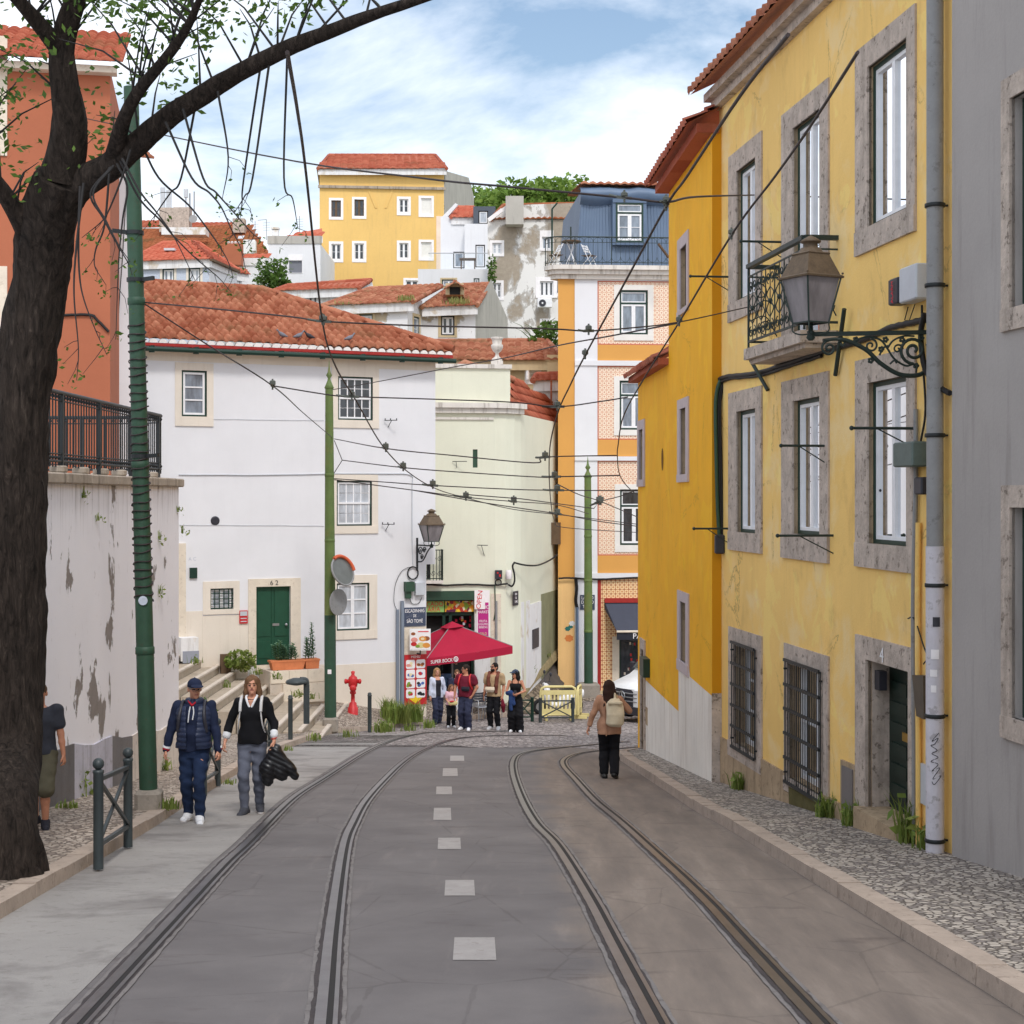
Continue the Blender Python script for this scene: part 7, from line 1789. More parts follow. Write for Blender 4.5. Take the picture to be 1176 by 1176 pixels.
mb=MB();mb.loft([vs(0.0,.80,.42,1.0,.74,.06),vs(-.12,.93,.36,1.10,.86,.08),vs(-.45,.98,.34,1.2,.92),vs(-.95,1.0,.34,1.34,.94),vs(-1.15,1.0,.34,1.46,.94),vs(-1.75,1.0,.34,2.15,.86),vs(-2.1,1.0,.34,2.45,.84),vs(-5.4,1.0,.34,2.55,.84),vs(-5.6,.97,.4,2.48,.82)],0,True,True,True);mb.build('body',plain('white_van_paint',(232,234,236),.3,.5),vn)
mb=MB()
fz=lambda y,z:.0-.10*(abs(y)/.8)**2-max(0,z-.95)*.2
mb.loft([[g(fz(y,z)+.03,y,z)for z in(.5,.62,.8,.95,1.02)]for y in(-.66,-.4,-.15,0,.15,.4,.66)],0,False,False,True);gr=mb.build('grille',M['boxdark'],vn)
mb=MB()
for z in(.66,.78,.90):mb.tube([g(fz(y,z)+.05,y,z)for y in(-.6,-.3,0,.3,.6)],.018,6)
mb.build('grille_bar',M['silver'],gr)
mb=MB();c=g(.085,0,.82);ax=Mx@Vector((1,0,0));yv=Mx@Vector((0,1,0));zv=Vector((0,0,1))
mb.tube([c+(yv*math.cos(t)+zv*math.sin(t))*.125 for t in[i*PI/12 for i in range(24)]],.016,6,0,False,True)
for k in range(3):a=PI/2+k*2*PI/3;mb.tube([c,c+(yv*math.cos(a)+zv*math.sin(a))*.12],[.024,.006],6)
mb.build('star_emblem',M['silver'],gr)
mb=MB();mb.loft([vs(.06,.78,.26,.5,.76,.04),vs(-.1,.97,.24,.52,.95,.05),vs(-.5,1.01,.24,.5,.99,.05)],0,True,True,False);mb.build('bumper',M['boxdark'],vn)
mb=MB();mb.box(g(.085,0,.43),(.02,.5,.11),yaw);mb.build('number_plate',M['bocktxt'],vn)
for s in(-1,1):
 mb=MB();mb.loft([[g(-.06,s*.66,.78),g(-.06,s*.66,.98)],[g(-.1,s*.8,.8),g(-.12,s*.8,1.04)],[g(-.3,s*.965,.86),g(-.34,s*.945,1.1)]],0,False,False,True);mb.build('headlight',M['pane_light'],vn)
 mb=MB();mb.box(g(-1.35,s*1.14,1.5),(.12,.2,.34),yaw,0,.03);mb.build('door_mirror',M['boxdark'],vn)
 for x in(-.9,-4.4):
  mb=MB();mb.lathe(g(x,s*.78,.34),[(.2,-.1),(.33,-.1),(.34,-.06),(.34,.1),(.33,.14),(.2,.16)],20,0,True,1,1,Mx@Vector((0,s,0)));wl=mb.build('wheel',M['rubber'],vn);mb=MB();mb.lathe(g(x,s*.78,.34),[(.2,.0),(.19,.15),(.05,.165)],16,0,True,1,1,Mx@Vector((0,s,0)));mb.build('rim',M['silver'],wl)
mb=MB();mb.add([g(-1.14,-.86,1.5),g(-1.14,.86,1.5),g(-1.73,.76,2.12),g(-1.73,-.76,2.12)],[(0,1,2,3)]);mb.add([g(-1.2,1.004,1.42),g(-2.6,1.004,1.42),g(-2.6,.93,2.05),g(-1.75,.93,2.02)],[(0,1,2,3)]);mb.add([g(-1.2,-1.004,1.42),g(-2.6,-1.004,1.42),g(-2.6,-.93,2.05),g(-1.75,-.93,2.02)],[(0,1,2,3)])
for v_ in range(len(mb.v)):mb.v[v_]=tuple(Vector(mb.v[v_])+Mx@Vector((.03,0,.02)))
mb.build('windscreen',M['pane_dark'],vn)
for i,(x,lab)in enumerate(((321,'grey pigeon on the eave nearest the ridge end of the row'),(340,'grey pigeon second from the pole along the eave'),(352,'dark pigeon facing away on the eave above the top right window'),(398,'grey pigeon alone toward the right end of the eave'))):
 c=FW.W(FW.u(x),zE+.26,ov-.12);root=thing('pigeon',lab,'bird',c,'pigeons on the roof edge');dr_=R.choice((-1,1));mb=MB()
 rings=[]
 for t,r_,z in((-.17,.015,.06),(-.1,.04,.08),(-.02,.07,.1),(.06,.065,.13),(.1,.04,.17),(.12,.035,.21),(.15,.03,.24),(.18,.008,.235)):rings.append([c+FW.d*(t*dr_)+FW.n*(r_*math.cos(a))+Vector((0,0,z+r_*math.sin(a)))for a in[k*PI/5 for k in range(10)]])
 mb.loft(rings,0,True,True,True);mb.build('body',mat('pigeon_grey_%d'%i,(120,122,132)if i!=2 else(60,60,66),.7,.2,20),root)
 mb=MB()
 for s in(-.02,.02):mb.tube([c+FW.n*s+Vector((0,0,-.02)),c+FW.n*s+Vector((0,0,.06))],.006,4)
 mb.build('legs',M['eave_red'],root)
def gp_(x,y,o=.125):return G(x,y,o)
mb=MB()
for i in range(26):q=P(R.uniform(443,484),827-R.uniform(0,5),R.uniform(45.2,46.6));q.z=zr(q.y)+pav_off(q.x,q.y);tuft(mb,q,34,.6,.16,.016)
tag(mb.build('tall_grass_clump',M['grass']),'long green grass clump below the red menu board','plant','plants on the corner pavement')
for x,y,h,n,lab,lv in((437,841,.3,60,'small leafy weed on the kerb corner, left of a pair',10),(446,840,.34,70,'small leafy weed on the kerb corner, right of a pair',10),(361,850,.2,40,'low weed on the kerb below the middle pole',0),(400,846,.2,40,'low weed on the kerb under the hydrant',0),(470,839,.2,50,'low weed on the kerb below the tall grass',0),(492,836,.25,60,'weed at the feet of the long haired girl',0),(417,822,.35,60,'thin weeds beside the fire hydrant',8),(388,818,.4,40,'dry weeds behind the middle pole',0)):
 weed(lab,gp_(x,y),n,h,.18,.014,'grass','weed','weeds along the kerb',lv)
for x,y,h,n,lab,lv in((92,915,.36,14,'broad leafed weed at the foot of the flaking wall',30),(107,912,.12,40,'low grass tuft near the nearest railing by the wall',0),(78,928,.1,60,'low grass tuft at the foot of the dark plinth',0),(194,929,.16,60,'grass tuft beside the concrete foot of the near pole',0),(189,885,.25,30,'bushy weed between the near pole and the wall end',20),(265,900,.1,30,'grass tuft at the kerb by the half hidden railing',0),(330,862,.12,30,'grass tuft at the kerb near the steps',0)):
 weed(lab,gp_(x,y),n,h,.12,.010,'grass','weed','weeds along the left pavement',lv)
c=FW.W(FW.u(271),-4.95,.5);mb=MB();leaf_mesh(mb,c+Vector((0,0,.25)),420,.42,.1,0,(1.1,.9,.75));tuft(mb,c,30,.3,.3,.012);tag(mb.build('shrub',M['grass'],org=c),'round green shrub on the steps left of the green door','plant')
mb=MB();mb.box(FW.W(FW.u(257),-4.8,.2),(.3,.12,.55),rz);tag(mb.build('wooden_box',M['wood']),'small weathered wooden panel standing by the round shrub','panel')
c=Vector((-6.0,30.2,zr(30.2)+.1));mb=MB()
for k in range(6):leaf_mesh(mb,c+Vector((R.gauss(0,.1),R.gauss(0,.15),.2+.15*k)),45,.22,.09)
tuft(mb,c,30,1.2,.2,.012);tag(mb.build('leafy_plant',M['leaf'],org=c),'tall leafy plant at the wall end behind the man in the navy vest','plant')
for(px_,py_),lab in zip(((225,762),(259,790),(270,800),(295,775),(318,780),(343,800),(356,803)),('top step left','second step','third step','landing edge','landing block','lowest step','last riser')):
 Yb=44.2+.478*((px_-CX)/F*42+10.3);c=P(px_,py_,Yb-2.2);mb=MB();tuft(mb,c,26,.22,.16,.012);leaf_mesh(mb,c+Vector((0,0,.1)),16,.15,.07)
 tag(mb.build('step_weed',M['grass'],org=c),'weed growing out of the stair joints, '+lab,'plant','weeds on the stairs')
for(x,y),lab in zip(((94,572),(110,598),(182,620),(182,682),(203,588),(209,612)),('highest on the flaking wall left of the pole','below the coping on the flaking wall','just right of the near pole','lowest, right of the near pole','near the end of the coping','at the corner by the pilaster')):
 c=P(x,y,-WX/((CX-x)/F));c.x+=.02;mb=MB();leaf_mesh(mb,c+Vector((.05,0,0)),12,.09,.045);tuft(mb,c,10,.2,.04,.008)
 tag(mb.build('wall_weed',M['grass'],org=c),'small plant rooted in the wall, '+lab,'plant','plants rooted in the flaking wall')
for x,y,lab in((958,955,'bushy weeds at the foot of the meter hatch'),(990,966,'low weeds beside the green front door'),(1052,985,'tall grass at the near door jamb'),(856,905,'weeds at the foot of the far grilled window'),(1075,1010,'grass at the foot of the grey drainpipe')):
 u,z=FR.px(x,y);c=FR.W(u,0,.08);c.z=zr(c.y)+.12;weed(lab,c,70 if 'bushy' not in lab else 110,.3 if 'tall' not in lab else .5,.14,.010,'grass','weed','weeds along the yellow house',14)
def tree(label,c,h,w,n,leaf,mt='leaf_hill',group='trees on the hilltop',clumps=14):
 c=Vector(c);root=thing('broadleaf_tree',label,'tree',c,group)
 mb=MB();mb.tube([c,c+Vector((R.uniform(-.2,.2),0,h*.35)),c+Vector((R.uniform(-.4,.4),0,h*.7))],[h*.035,h*.026,h*.012],8)
 cl=[]
 for k in range(clumps):
  a=R.uniform(0,6.28);rr=w/2*math.sqrt(R.random())*.8;z=h*R.uniform(.38,.92);k2=1-abs(z/h-.6)*.9
  q=c+Vector((rr*math.cos(a)*k2,rr*math.sin(a)*k2,z));cl.append(q)
  mb.tube([c+Vector((0,0,h*.35)),c.lerp(q,.6)+Vector((0,0,h*.12)),q],[h*.014,h*.01,h*.004],5)
 mb.build('trunk',M['bark'],root)
 mb=MB()
 for q in cl:leaf_mesh(mb,q,n//clumps,w*R.uniform(.16,.27),leaf,0,(1,1,.8))
 mb.build('crown',M[mt],root)
for x,ytop,w,lab in((548,216,5.5,'hilltop tree beside the grey end of the apartment block'),(563,212,6,'hilltop tree above the orange roofed terrace house'),(580,208,5.5,'hilltop tree above the rendered chimney'),(597,214,6,'low hilltop tree right of the rendered chimney'),(612,206,6.5,'tall hilltop tree in the middle of the row'),(630,209,7,'broad hilltop tree over the flaking house roof'),(648,206,7,'bright hilltop tree left of the blue mansard'),(664,207,6,'hilltop tree touching the blue mansard')):
 Y=150+R.uniform(-8,8);t_=P(x,ytop,Y);zb=21;tree(lab,(t_.x,Y,zb),t_.z-zb,w*1.25,1500,.42)
for x,y,Y,w,h,lab,n in((310,322,90,2.6,1.6,'round green tree between the villa and the low house',1100),(327,328,89,1.8,1.2,'small green tree at the left end of the low house',600),(259,322,86,1.4,.8,'small bush below the blue tiled villa',400)):
 q=P(x,y,Y);tree(lab,q-Vector((0,0,h*1.2)),h*2,w,n,.17,'leaf','garden trees among the roofs',10)
tr=thing('street_tree','old dark barked tree leaning over the left pavement with thin drooping twigs','tree',GP_(4,1000))
b=GP_(2,1004)
mb=MB()
trunk=smooth_path([b-Vector((0,0,.5)),b+Vector((0,0,.12)),b+Vector((0,0,.6)),P(10,850,14.9),P(14,650,14.9),P(20,480,14.9),P(36,380,14.9),P(50,300,14.8),P(58,250,14.6),P(72,205,14.4)],6)
rr=[.34-.10*i/(len(trunk)-1)+.22*max(0,1-i/13)**2 for i in range(len(trunk))]
def rough_tube(path,rs,n=28,amp=.05):
 from mathutils import noise as nz_
 L0=[(p,r)for p,r in zip(path,rs)];path=[];rs=[]
 for(p,r),(q,r2)in zip(L0,L0[1:]):
  m=max(1,int((q-p).length/.07))
  for k in range(m):path.append(p.lerp(q,k/m));rs.append(r+(r2-r)*k/m)
 path.append(L0[-1][0]);rs.append(L0[-1][1])
 rings=[];up=Vector((0,1,0))
 for i,p in enumerate(path):
  t=(path[min(i+1,len(path)-1)]-path[max(i-1,0)]).normalized();s=t.cross(up).normalized();w=s.cross(t).normalized()
  rings.append([p+(s*math.cos(a)+w*math.sin(a))*rs[i]*(1+amp*math.sin(3*a+p.z*1.2)+.16*nz_.noise(Vector((math.cos(a)*rs[i]*16,math.sin(a)*rs[i]*16,p.z*2.2+p.x*2)))+.07*nz_.noise(Vector((math.cos(a)*rs[i]*40,math.sin(a)*rs[i]*40,p.z*7+p.x*6))))for a in[2*PI*k/n for k in range(n)]])
 mb.loft(rings,0,True,True,True)
rough_tube(trunk,rr)
limbs=[([(60,250,14.6),(90,214,14.4),(128,190,14.2),(200,130,13.8),(300,70,13.4),(420,20,13),(540,-20,12.6)],.2,.03),([(72,205,14.4),(80,140,14.2),(70,60,14),(90,-20,13.8),(80,-90,13.6)],.2,.06),([(128,190,14.2),(150,120,13.6),(210,40,13),(240,-30,12.5)],.09,.02),([(70,60,14),(20,0,13.5),(-40,-60,13)],.1,.03),([(50,300,14.8),(10,230,14.4),(-50,150,14)],.13,.05)]
for pts,r0,r1 in limbs:
 p=smooth_path([P(*q)for q in pts],6);rough_tube(p,[r0+(r1-r0)*(i/(len(p)-1))**.7 for i in range(len(p))],16,.06)
mb.build('trunk',M['bark'],tr)
TW=[[(128,192),(104,222),(118,250),(133,278),(147,302),(152,316)],[(131,190),(107,222),(122,254),(136,281),(149,300)],[(160,160),(182,204),(216,235),(239,264),(254,286),(263,303),(268,320)],[(190,140),(220,204),(240,221),(254,238),(265,262),(276,284),(282,309)],[(210,125),(233,204),(248,221),(265,240),(289,267),(300,275)],[(140,182),(160,219),(179,243),(196,266),(207,286),(224,322)],[(138,185),(160,228),(184,253),(199,271),(224,296),(250,318),(265,335)],[(225,118),(208,204),(196,221),(180,244),(176,255)],[(310,66),(290,204),(281,225),(270,243)],[(300,70),(280,204),(278,232),(276,250)],[(330,55),(326,204),(336,228),(342,262)],[(150,172),(140,204),(126,239),(117,254),(94,273)],[(126,192),(120,258),(110,286),(108.6,305),(117,320)],[(92,214),(90,269),(91,313),(96,343),(110,380),(123,408)],[(96,210),(87,290),(85,340),(90,400),(88,437)],[(250,105),(262,180),(255,230)],[(134,188),(146,215),(141,250),(137,290),(135,330),(133,390)]]
mb=MB();lf=MB()
for pts in TW:
 Y0=R.uniform(13.2,14.1);p=smooth_path([P(x,y,Y0-.02*i)for i,(x,y)in enumerate(pts)],6);mb.tube(p,[.012-.009*i/(len(p)-1)for i in range(len(p))],5)
 leaf_mesh(lf,p[-1],5,.08,.035)
 for k in range(3):
  i=R.randrange(len(p)//2,len(p));q=p[i];e=q+Vector((R.uniform(-.18,.18),R.uniform(-.1,.1),-R.uniform(.05,.25)));mb.tube([q,q.lerp(e,.5)+Vector((.02,0,.02)),e],[.004,.003,.002],4);leaf_mesh(lf,e,3,.05,.03)
for pts,r0,r1 in limbs:
 p=smooth_path([P(*q)for q in pts],6)
 for k in range(26):
  i=R.randrange(len(p)//3,len(p));q=p[i];e=q+Vector((R.uniform(-.8,.8),R.uniform(-.5,.5),R.uniform(.25,.9)));mb.tube([q,q.lerp(e,.5)+Vector((0,0,.08)),e],[.012,.008,.003],5);leaf_mesh(lf,e,22,.26,.05);leaf_mesh(lf,q.lerp(e,.6),6,.15,.05)
mb.build('twigs',M['twig'],tr);lf.build('crown',M['leaf'],tr)
class Sdf:
 def __init__(s,lo,hi,h):
  s.lo=np.array(lo,float);s.h=h;s.n=np.ceil((np.array(hi)-s.lo)/h).astype(int)+1
  s.D=np.full(s.n,.2,np.float32);s.ax=[s.lo[i]+h*np.arange(s.n[i])for i in range(3)]
 def blk(s,lo,hi):
  a=np.maximum(0,np.floor((np.array(lo)-s.lo)/s.h).astype(int));b=np.minimum(s.n,np.ceil((np.array(hi)-s.lo)/s.h).astype(int)+1)
  if np.any(b<=a):return None
  sl=tuple(slice(a[i],b[i])for i in range(3))
  return sl,s.ax[0][sl[0]][:,None,None],s.ax[1][sl[1]][None,:,None],s.ax[2][sl[2]][None,None,:]
 def put(s,sl,d,k,sub=False):
  o=s.D[sl]
  if sub:s.D[sl]=np.maximum(o,-d);return
  if k>0:
   hh=np.maximum(k-np.abs(o-d),0)/k;s.D[sl]=np.minimum(o,d)-hh*hh*k*.25
  else:s.D[sl]=np.minimum(o,d)
 def cap(s,a,b,ra,rb,k=.02,sub=False,sc=None):
  a,b=np.array(a,float),np.array(b,float);r=max(ra,rb)+k+3*s.h
  q=s.blk(np.minimum(a,b)-r,np.maximum(a,b)+r)
  if q is None:return s
  sl,x,y,z=q;ab=b-a;L=max(1e-9,ab@ab)
  t=np.clip(((x-a[0])*ab[0]+(y-a[1])*ab[1]+(z-a[2])*ab[2])/L,0,1)
  d=np.sqrt((x-a[0]-t*ab[0])**2+(y-a[1]-t*ab[1])**2+(z-a[2]-t*ab[2])**2)-(ra+(rb-ra)*t)
  s.put(sl,d,k,sub);return s
 def chain(s,pts,rs,k=.02):
  for i in range(len(pts)-1):s.cap(pts[i],pts[i+1],rs[i],rs[i+1],k)
  return s
 def ell(s,c,r,k=.02,rot=None,sub=False):
  c=np.array(c,float);r=np.array(r,float);m=max(r)+k+3*s.h
  q=s.blk(c-m,c+m)
  if q is None:return s
  sl,x,y,z=q;x,y,z=x-c[0],y-c[1],z-c[2]
  if rot is not None:
   M_=np.array(rot);x,y,z=M_[0,0]*x+M_[1,0]*y+M_[2,0]*z,M_[0,1]*x+M_[1,1]*y+M_[2,1]*z,M_[0,2]*x+M_[1,2]*y+M_[2,2]*z
  k0=np.sqrt((x/r[0])**2+(y/r[1])**2+(z/r[2])**2);k1=np.sqrt((x/r[0]**2)**2+(y/r[1]**2)**2+(z/r[2]**2)**2)+1e-9
  s.put(sl,k0*(k0-1)/k1,k,sub);return s
 def loft(s,S,k=.02,sub=False):
  S=np.array(sorted(S,key=lambda q:q[2]),float);m=S[:,3:5].max()+k+3*s.h
  q=s.blk((S[:,0].min()-m,S[:,1].min()-m,S[0,2]-k-3*s.h),(S[:,0].max()+m,S[:,1].max()+m,S[-1,2]+k+3*s.h))
  if q is None:return s
  sl,x,y,z=q;zz=z[0,0];f=lambda i:np.interp(zz,S[:,2],S[:,i])[None,None,:]
  cx,cy,rx,ry=f(0),f(1),f(3),f(4)
  e=np.sqrt(((x-cx)/rx)**2+((y-cy)/ry)**2)+1e-6
  g=np.sqrt(((x-cx)/rx**2)**2+((y-cy)/ry**2)**2)+1e-6
  d=e*(e-1)/g;d=np.where(e<.3,-np.minimum(rx,ry)*(1-e),d)
  dz=np.maximum(np.maximum(S[0,2]-z,z-S[-1,2]),0)
  d=np.where(dz>0,np.sqrt(np.maximum(d,0)**2+dz**2),np.maximum(d,np.maximum(S[0,2]-z,z-S[-1,2])))
  s.put(sl,d,k,sub);return s
 def wob(s,amp,f=(9,9,14),ph=0.0):
  x,y,z=s.ax[0][:,None,None],s.ax[1][None,:,None],s.ax[2][None,None,:]
  s.D+=(amp*(np.sin(f[0]*2.1*x+2.3*np.sin(f[2]*z*.7+ph))*np.sin(f[2]*z+2*np.sin(f[1]*y*1.6+ph)+f[0]*x*.8)+.6*np.sin(f[2]*2.2*z+17*x+9*y+ph))).astype(np.float32);return s
 def quilt(s,p=.055,amp=.007):
  z=s.ax[2][None,None,:];s.D-=(amp*np.abs(np.sin(PI*z/p))).astype(np.float32);return s
 def cut(s,axis,val,above=True):
  c=s.ax[axis].reshape([-1 if i==axis else 1 for i in range(3)]);s.D=np.maximum(s.D,(c-val)if above else(val-c)).astype(np.float32);return s
 def mesh(s):
  D=s.D;I=D<0;c=sum(I[i:I.shape[0]-1+i,j:I.shape[1]-1+j,k:I.shape[2]-1+k].astype(np.int8)for i in(0,1)for j in(0,1)for k in(0,1))
  act=np.argwhere((c>0)&(c<8))
  if len(act)==0:return[],[]
  idx=-np.ones(c.shape,int);idx[tuple(act.T)]=np.arange(len(act))
  pos=np.zeros((len(act),3));cnt=np.zeros(len(act));o=np.array([(i,j,k)for i in(0,1)for j in(0,1)for k in(0,1)])
  for a in range(8):
   for b in range(a+1,8):
    if np.abs(o[a]-o[b]).sum()!=1:continue
    da,db=D[tuple((act+o[a]).T)],D[tuple((act+o[b]).T)];m=(da<0)!=(db<0)
    t=np.where(m,da/np.where(m,da-db,1),0);pos+=np.where(m[:,None],o[a]+t[:,None]*(o[b]-o[a]),0);cnt+=m
  v=s.lo+(act+pos/cnt[:,None])*s.h;F_=[]
  for ax in range(3):
   u,w=(ax+1)%3,(ax+2)%3;sh=list(I.shape);sl0=[slice(None)]*3;sl1=[slice(None)]*3;sl0[ax]=slice(0,-1);sl1[ax]=slice(1,None)
   e=np.argwhere(I[tuple(sl0)]!=I[tuple(sl1)]);e=e[(e[:,u]>0)&(e[:,w]>0)&(e[:,u]<sh[u]-1)&(e[:,w]<sh[w]-1)]
   if len(e)==0:continue
   def g(du,dw):q=e.copy();q[:,u]-=du;q[:,w]-=dw;return idx[tuple(q.T)]
   q=np.stack([g(1,1),g(0,1),g(0,0),g(1,0)],1);fl=~I[tuple(e.T)];q[fl]=q[fl][:,::-1];F_.append(q)
  return v,np.concatenate(F_)
def ik(a,b,l1,l2,pole):
 a,b,pole=np.array(a,float),np.array(b,float),np.array(pole,float);d=b-a;L=min(np.linalg.norm(d),(l1+l2)*.999);u=d/np.linalg.norm(d)
 x=(l1*l1-l2*l2+L*L)/(2*L);h_=math.sqrt(max(0,l1*l1-x*x));p=pole-u*(pole@u);p/=np.linalg.norm(p)+1e-9
 return a+u*x+p*h_
class Person:
 """all lengths for a 1.75 m figure facing -Y; scaled to height H"""
 def __init__(s,label,foot,H,heading,hands,feet=((-.105,0,0),(.105,0,0)),yaw=0.0,pitch=0.0,skin='skin',h=.011,hair=(70,50,38),female=False,lean=0.0,curl=.6,elbow=((-.4,.8,-.2),(.4,.8,-.2)),group=None,sh=1.0,hip=1.0,ftw=.22):
  s.H=H;s.k=H/1.75;s.h=h/s.k*1.0;s.female=female
  s.root=thing('person',label,'person',foot,group);s.root.rotation_euler=(0,0,heading);ORG[s.root]=Vector((0,0,0))
  sw=(.172 if female else .192)*sh;s.sw=sw;s.tw=(.88 if female else 1.0)*sh;s.hipw=(1.04 if female else 1.0)*hip
  s.zc=1.628;s.S=[np.array((-sw,.01,1.415)),np.array((sw,.01,1.415))];s.Wr=[np.array(q,float)for q in hands]
  s.E=[ik(s.S[i],s.Wr[i],.285,.255,elbow[i])for i in(0,1)]
  for i in(0,1):
   v=s.Wr[i]-s.E[i];s.Wr[i]=s.E[i]+v/np.linalg.norm(v)*.252
  s.hipj=[np.array((-.09*s.hipw,0,.90)),np.array((.09*s.hipw,0,.90))];s.A=[np.array((f[0],f[1]+.03,.085+f[2]))for f in feet];s.ftilt=[f[3]if len(f)>3 else 0 for f in feet];s.fy=[(-1 if i==0 else 1)*ftw for i in(0,1)]
  s.K=[ik(s.hipj[i],s.A[i],.43,.42,(0,-1,0))for i in(0,1)]
  ca,sa,cp,sp=math.cos(yaw),math.sin(yaw),math.cos(pitch),math.sin(pitch)
  s.R=np.array([[ca,-sa,0],[sa,ca,0],[0,0,1]])@np.array([[1,0,0],[0,cp,-sp],[0,sp,cp]]);s.piv=np.array((0,.015,1.53))
  s.skin=M[skin];s.hairm=cloth('hair_%d_%d_%d'%hair,hair,.3,.5,90)
  s.body(curl)
 def hd(s,p):return s.piv+s.R@(np.array(p,float)-s.piv)
 def grid(s,lo=(-.62,-.42,-.04),hi=(.62,.42,1.86),h=None):return Sdf(lo,hi,h or s.h)
 def emit(s,g,name,mats,parent=None,pick=None):
  v,f=g.mesh();
  if len(v)==0:return None
  me=bpy.data.meshes.new(name);v=v*s.k;me.from_pydata(v.tolist(),[],f.tolist())
  mats=mats if isinstance(mats,list)else[mats]
  for m in mats:me.materials.append(m)
  me.polygons.foreach_set('use_smooth',[True]*len(f))
  if pick:me.polygons.foreach_set('material_index',pick(v[f].mean(1)/s.k).astype(int).tolist())
  me.update();o=bpy.data.objects.new(name,me);COL.objects.link(o);o.parent=parent or s.root;ORG[o]=Vector((0,0,0));return o
 TOR=[(0,0,.80,.15,.105),(0,0,.90,.165,.112),(0,0,1.0,.155,.105),(0,-.004,1.1,.142,.098),(0,-.006,1.2,.152,.105),(0,-.008,1.3,.168,.112),(0,.0,1.38,.168,.10),(0,.008,1.44,.12,.08),(0,.01,1.47,.07,.06)]
 def tor(s,off=0.0,z0=None,z1=None,belly=0.0,hem=0.0):
  out=[]
  zs=[q[2]for q in s.TOR]
  T=[(q[0],q[1]-belly*math.exp(-((q[2]-1.08)/.14)**2)*.5,q[2],q[3]*(s.tw if q[2]>1.02 else s.hipw)+off,q[4]+off+belly*math.exp(-((q[2]-1.08)/.14)**2))for q in s.TOR]
  z0=z0 if z0 is not None else zs[0];z1=z1 if z1 is not None else zs[-1]
  A_=np.array(T)
  def at(z):r=[np.interp(z,A_[:,2],A_[:,i])for i in range(5)];r[2]=z;return tuple(r)
  o=[at(z0)]+[t for t in T if z0<t[2]<z1]+[at(z1)]
  if hem:o=[(q[0],q[1],q[2],q[3]+hem*max(0,1-(q[2]-z0)/.3),q[4]+hem*max(0,1-(q[2]-z0)/.3))for q in o]
  return o
 def body(s,curl):
  g=s.grid();zc=s.zc;hd=s.hd
  g.loft(s.tor(),.03)
  if s.female:
   for x in(-.068,.068):g.ell((x,-.085,1.28),(.062,.05,.06),.04)
  g.cap((0,.015,1.43),(0,.012,1.56),.058 if not s.female else .05,.05 if not s.female else .044,.03)
  for i,sg in((0,-1),(1,1)):
   g.chain([s.S[i],s.E[i]],[.055 if not s.female else .046,.041 if not s.female else .036],.035)
   g.chain([s.E[i],s.E[i]*.6+s.Wr[i]*.4,s.Wr[i]],[.04 if not s.female else .035,.038 if not s.female else .033,.026 if not s.female else .023],.02)
   g.chain([s.hipj[i],s.K[i]],[.088,.056],.04);m=s.K[i]*.65+s.A[i]*.35+np.array((0,.014,0))
   g.chain([s.K[i],m,s.A[i]],[.054,.055,.036],.02)
   t=s.ftilt[i];fw=np.array((math.sin(s.fy[i]),-math.cos(s.fy[i]),0));hl=s.A[i]+np.array((0,.045,-.05))-fw*0;toe=s.A[i]+fw*.15+np.array((0,0,-.052-t))
   g.cap(s.A[i]+np.array((0,.01,-.02)),toe,.042,.03,.02);g.cap(hl,toe,.034,.03,.02)
   w=s.Wr[i];d=w-s.E[i];d/=np.linalg.norm(d);n=np.array((-sg*.9,.25,0));n-=d*(n@d);n/=np.linalg.norm(n);sd_=np.cross(d,n);
   if sd_[1]>0:sd_=-sd_
   for o_ in(-.026,-.009,.009,.026):g.cap(w+d*.015+sd_*o_*.7,w+d*.085+sd_*o_,.014,.0125,.008)
   for o_,L in((-.028,.05),(-.0095,.064),(.0095,.07),(.028,.062)):
    a_=w+d*.088+sd_*o_;c1,c2=curl*.6,curl*1.5
    b_=a_+(d*math.cos(c1)+n*math.sin(c1))*L*.5;e_=b_+(d*math.cos(c2)+n*math.sin(c2))*L*.55
    g.chain([a_,b_,e_],[.0105,.0098,.0082],.004)
   a_=w+d*.028+sd_*.026;b_=a_+d*.035+sd_*.026+n*.012;g.chain([a_,b_,b_+d*.032+sd_*.004+n*.012],[.014,.0115,.009],.008)
  R_=s.R
  g.ell(hd((0,.012,zc+.03)),(.074,.092,.09),.02,R_);g.ell(hd((0,-.022,zc-.045)),(.056,.066,.068),.03,R_);g.cap(hd((0,-.06,zc-.09)),hd((0,-.07,zc-.095)),.024,.02,.025)
  g.cap(hd((0,-.082,zc+.012)),hd((0,-.104,zc-.022)),.009,.0145,.012)
  for x in(-.028,.028):g.ell(hd((x,-.094,zc+.004)),(.017,.014,.011),.006,R_,True);g.ell(hd((x,-.08,zc+.003)),(.013,.012,.010),.004,R_);g.ell(hd((x*2.75,.014,zc-.008)),(.011,.024,.033),.01,R_)
  g.cap(hd((-.022,-.086,zc+.028)),hd((.022,-.086,zc+.028)),.009,.009,.014)
  g.cap(hd((-.017,-.083,zc-.056)),hd((.017,-.083,zc-.056)),.0075,.0075,.008)
  inv=s.R.T
  def pick(c):
   q=(c-s.piv)@s.R+s.piv;x,y,z=np.abs(q[:,0]),q[:,1],q[:,2]-zc
   r=np.zeros(len(c));head=q[:,2]>1.5
   r[head&(y<-.06)&(np.abs(x-.03)<.014)&(np.abs(z-.004)<.0075)]=1
   r[head&(y<-.06)&(x<.022)&(np.abs(z+.056)<.008)]=2
   r[head&(y<-.05)&(np.abs(x-.03)<.02)&(np.abs(z-.0255)<.005)]=3
   return r
  s.b=s.emit(g,'body',[s.skin,M['eye'],M['lip'],s.hairm],None,pick)
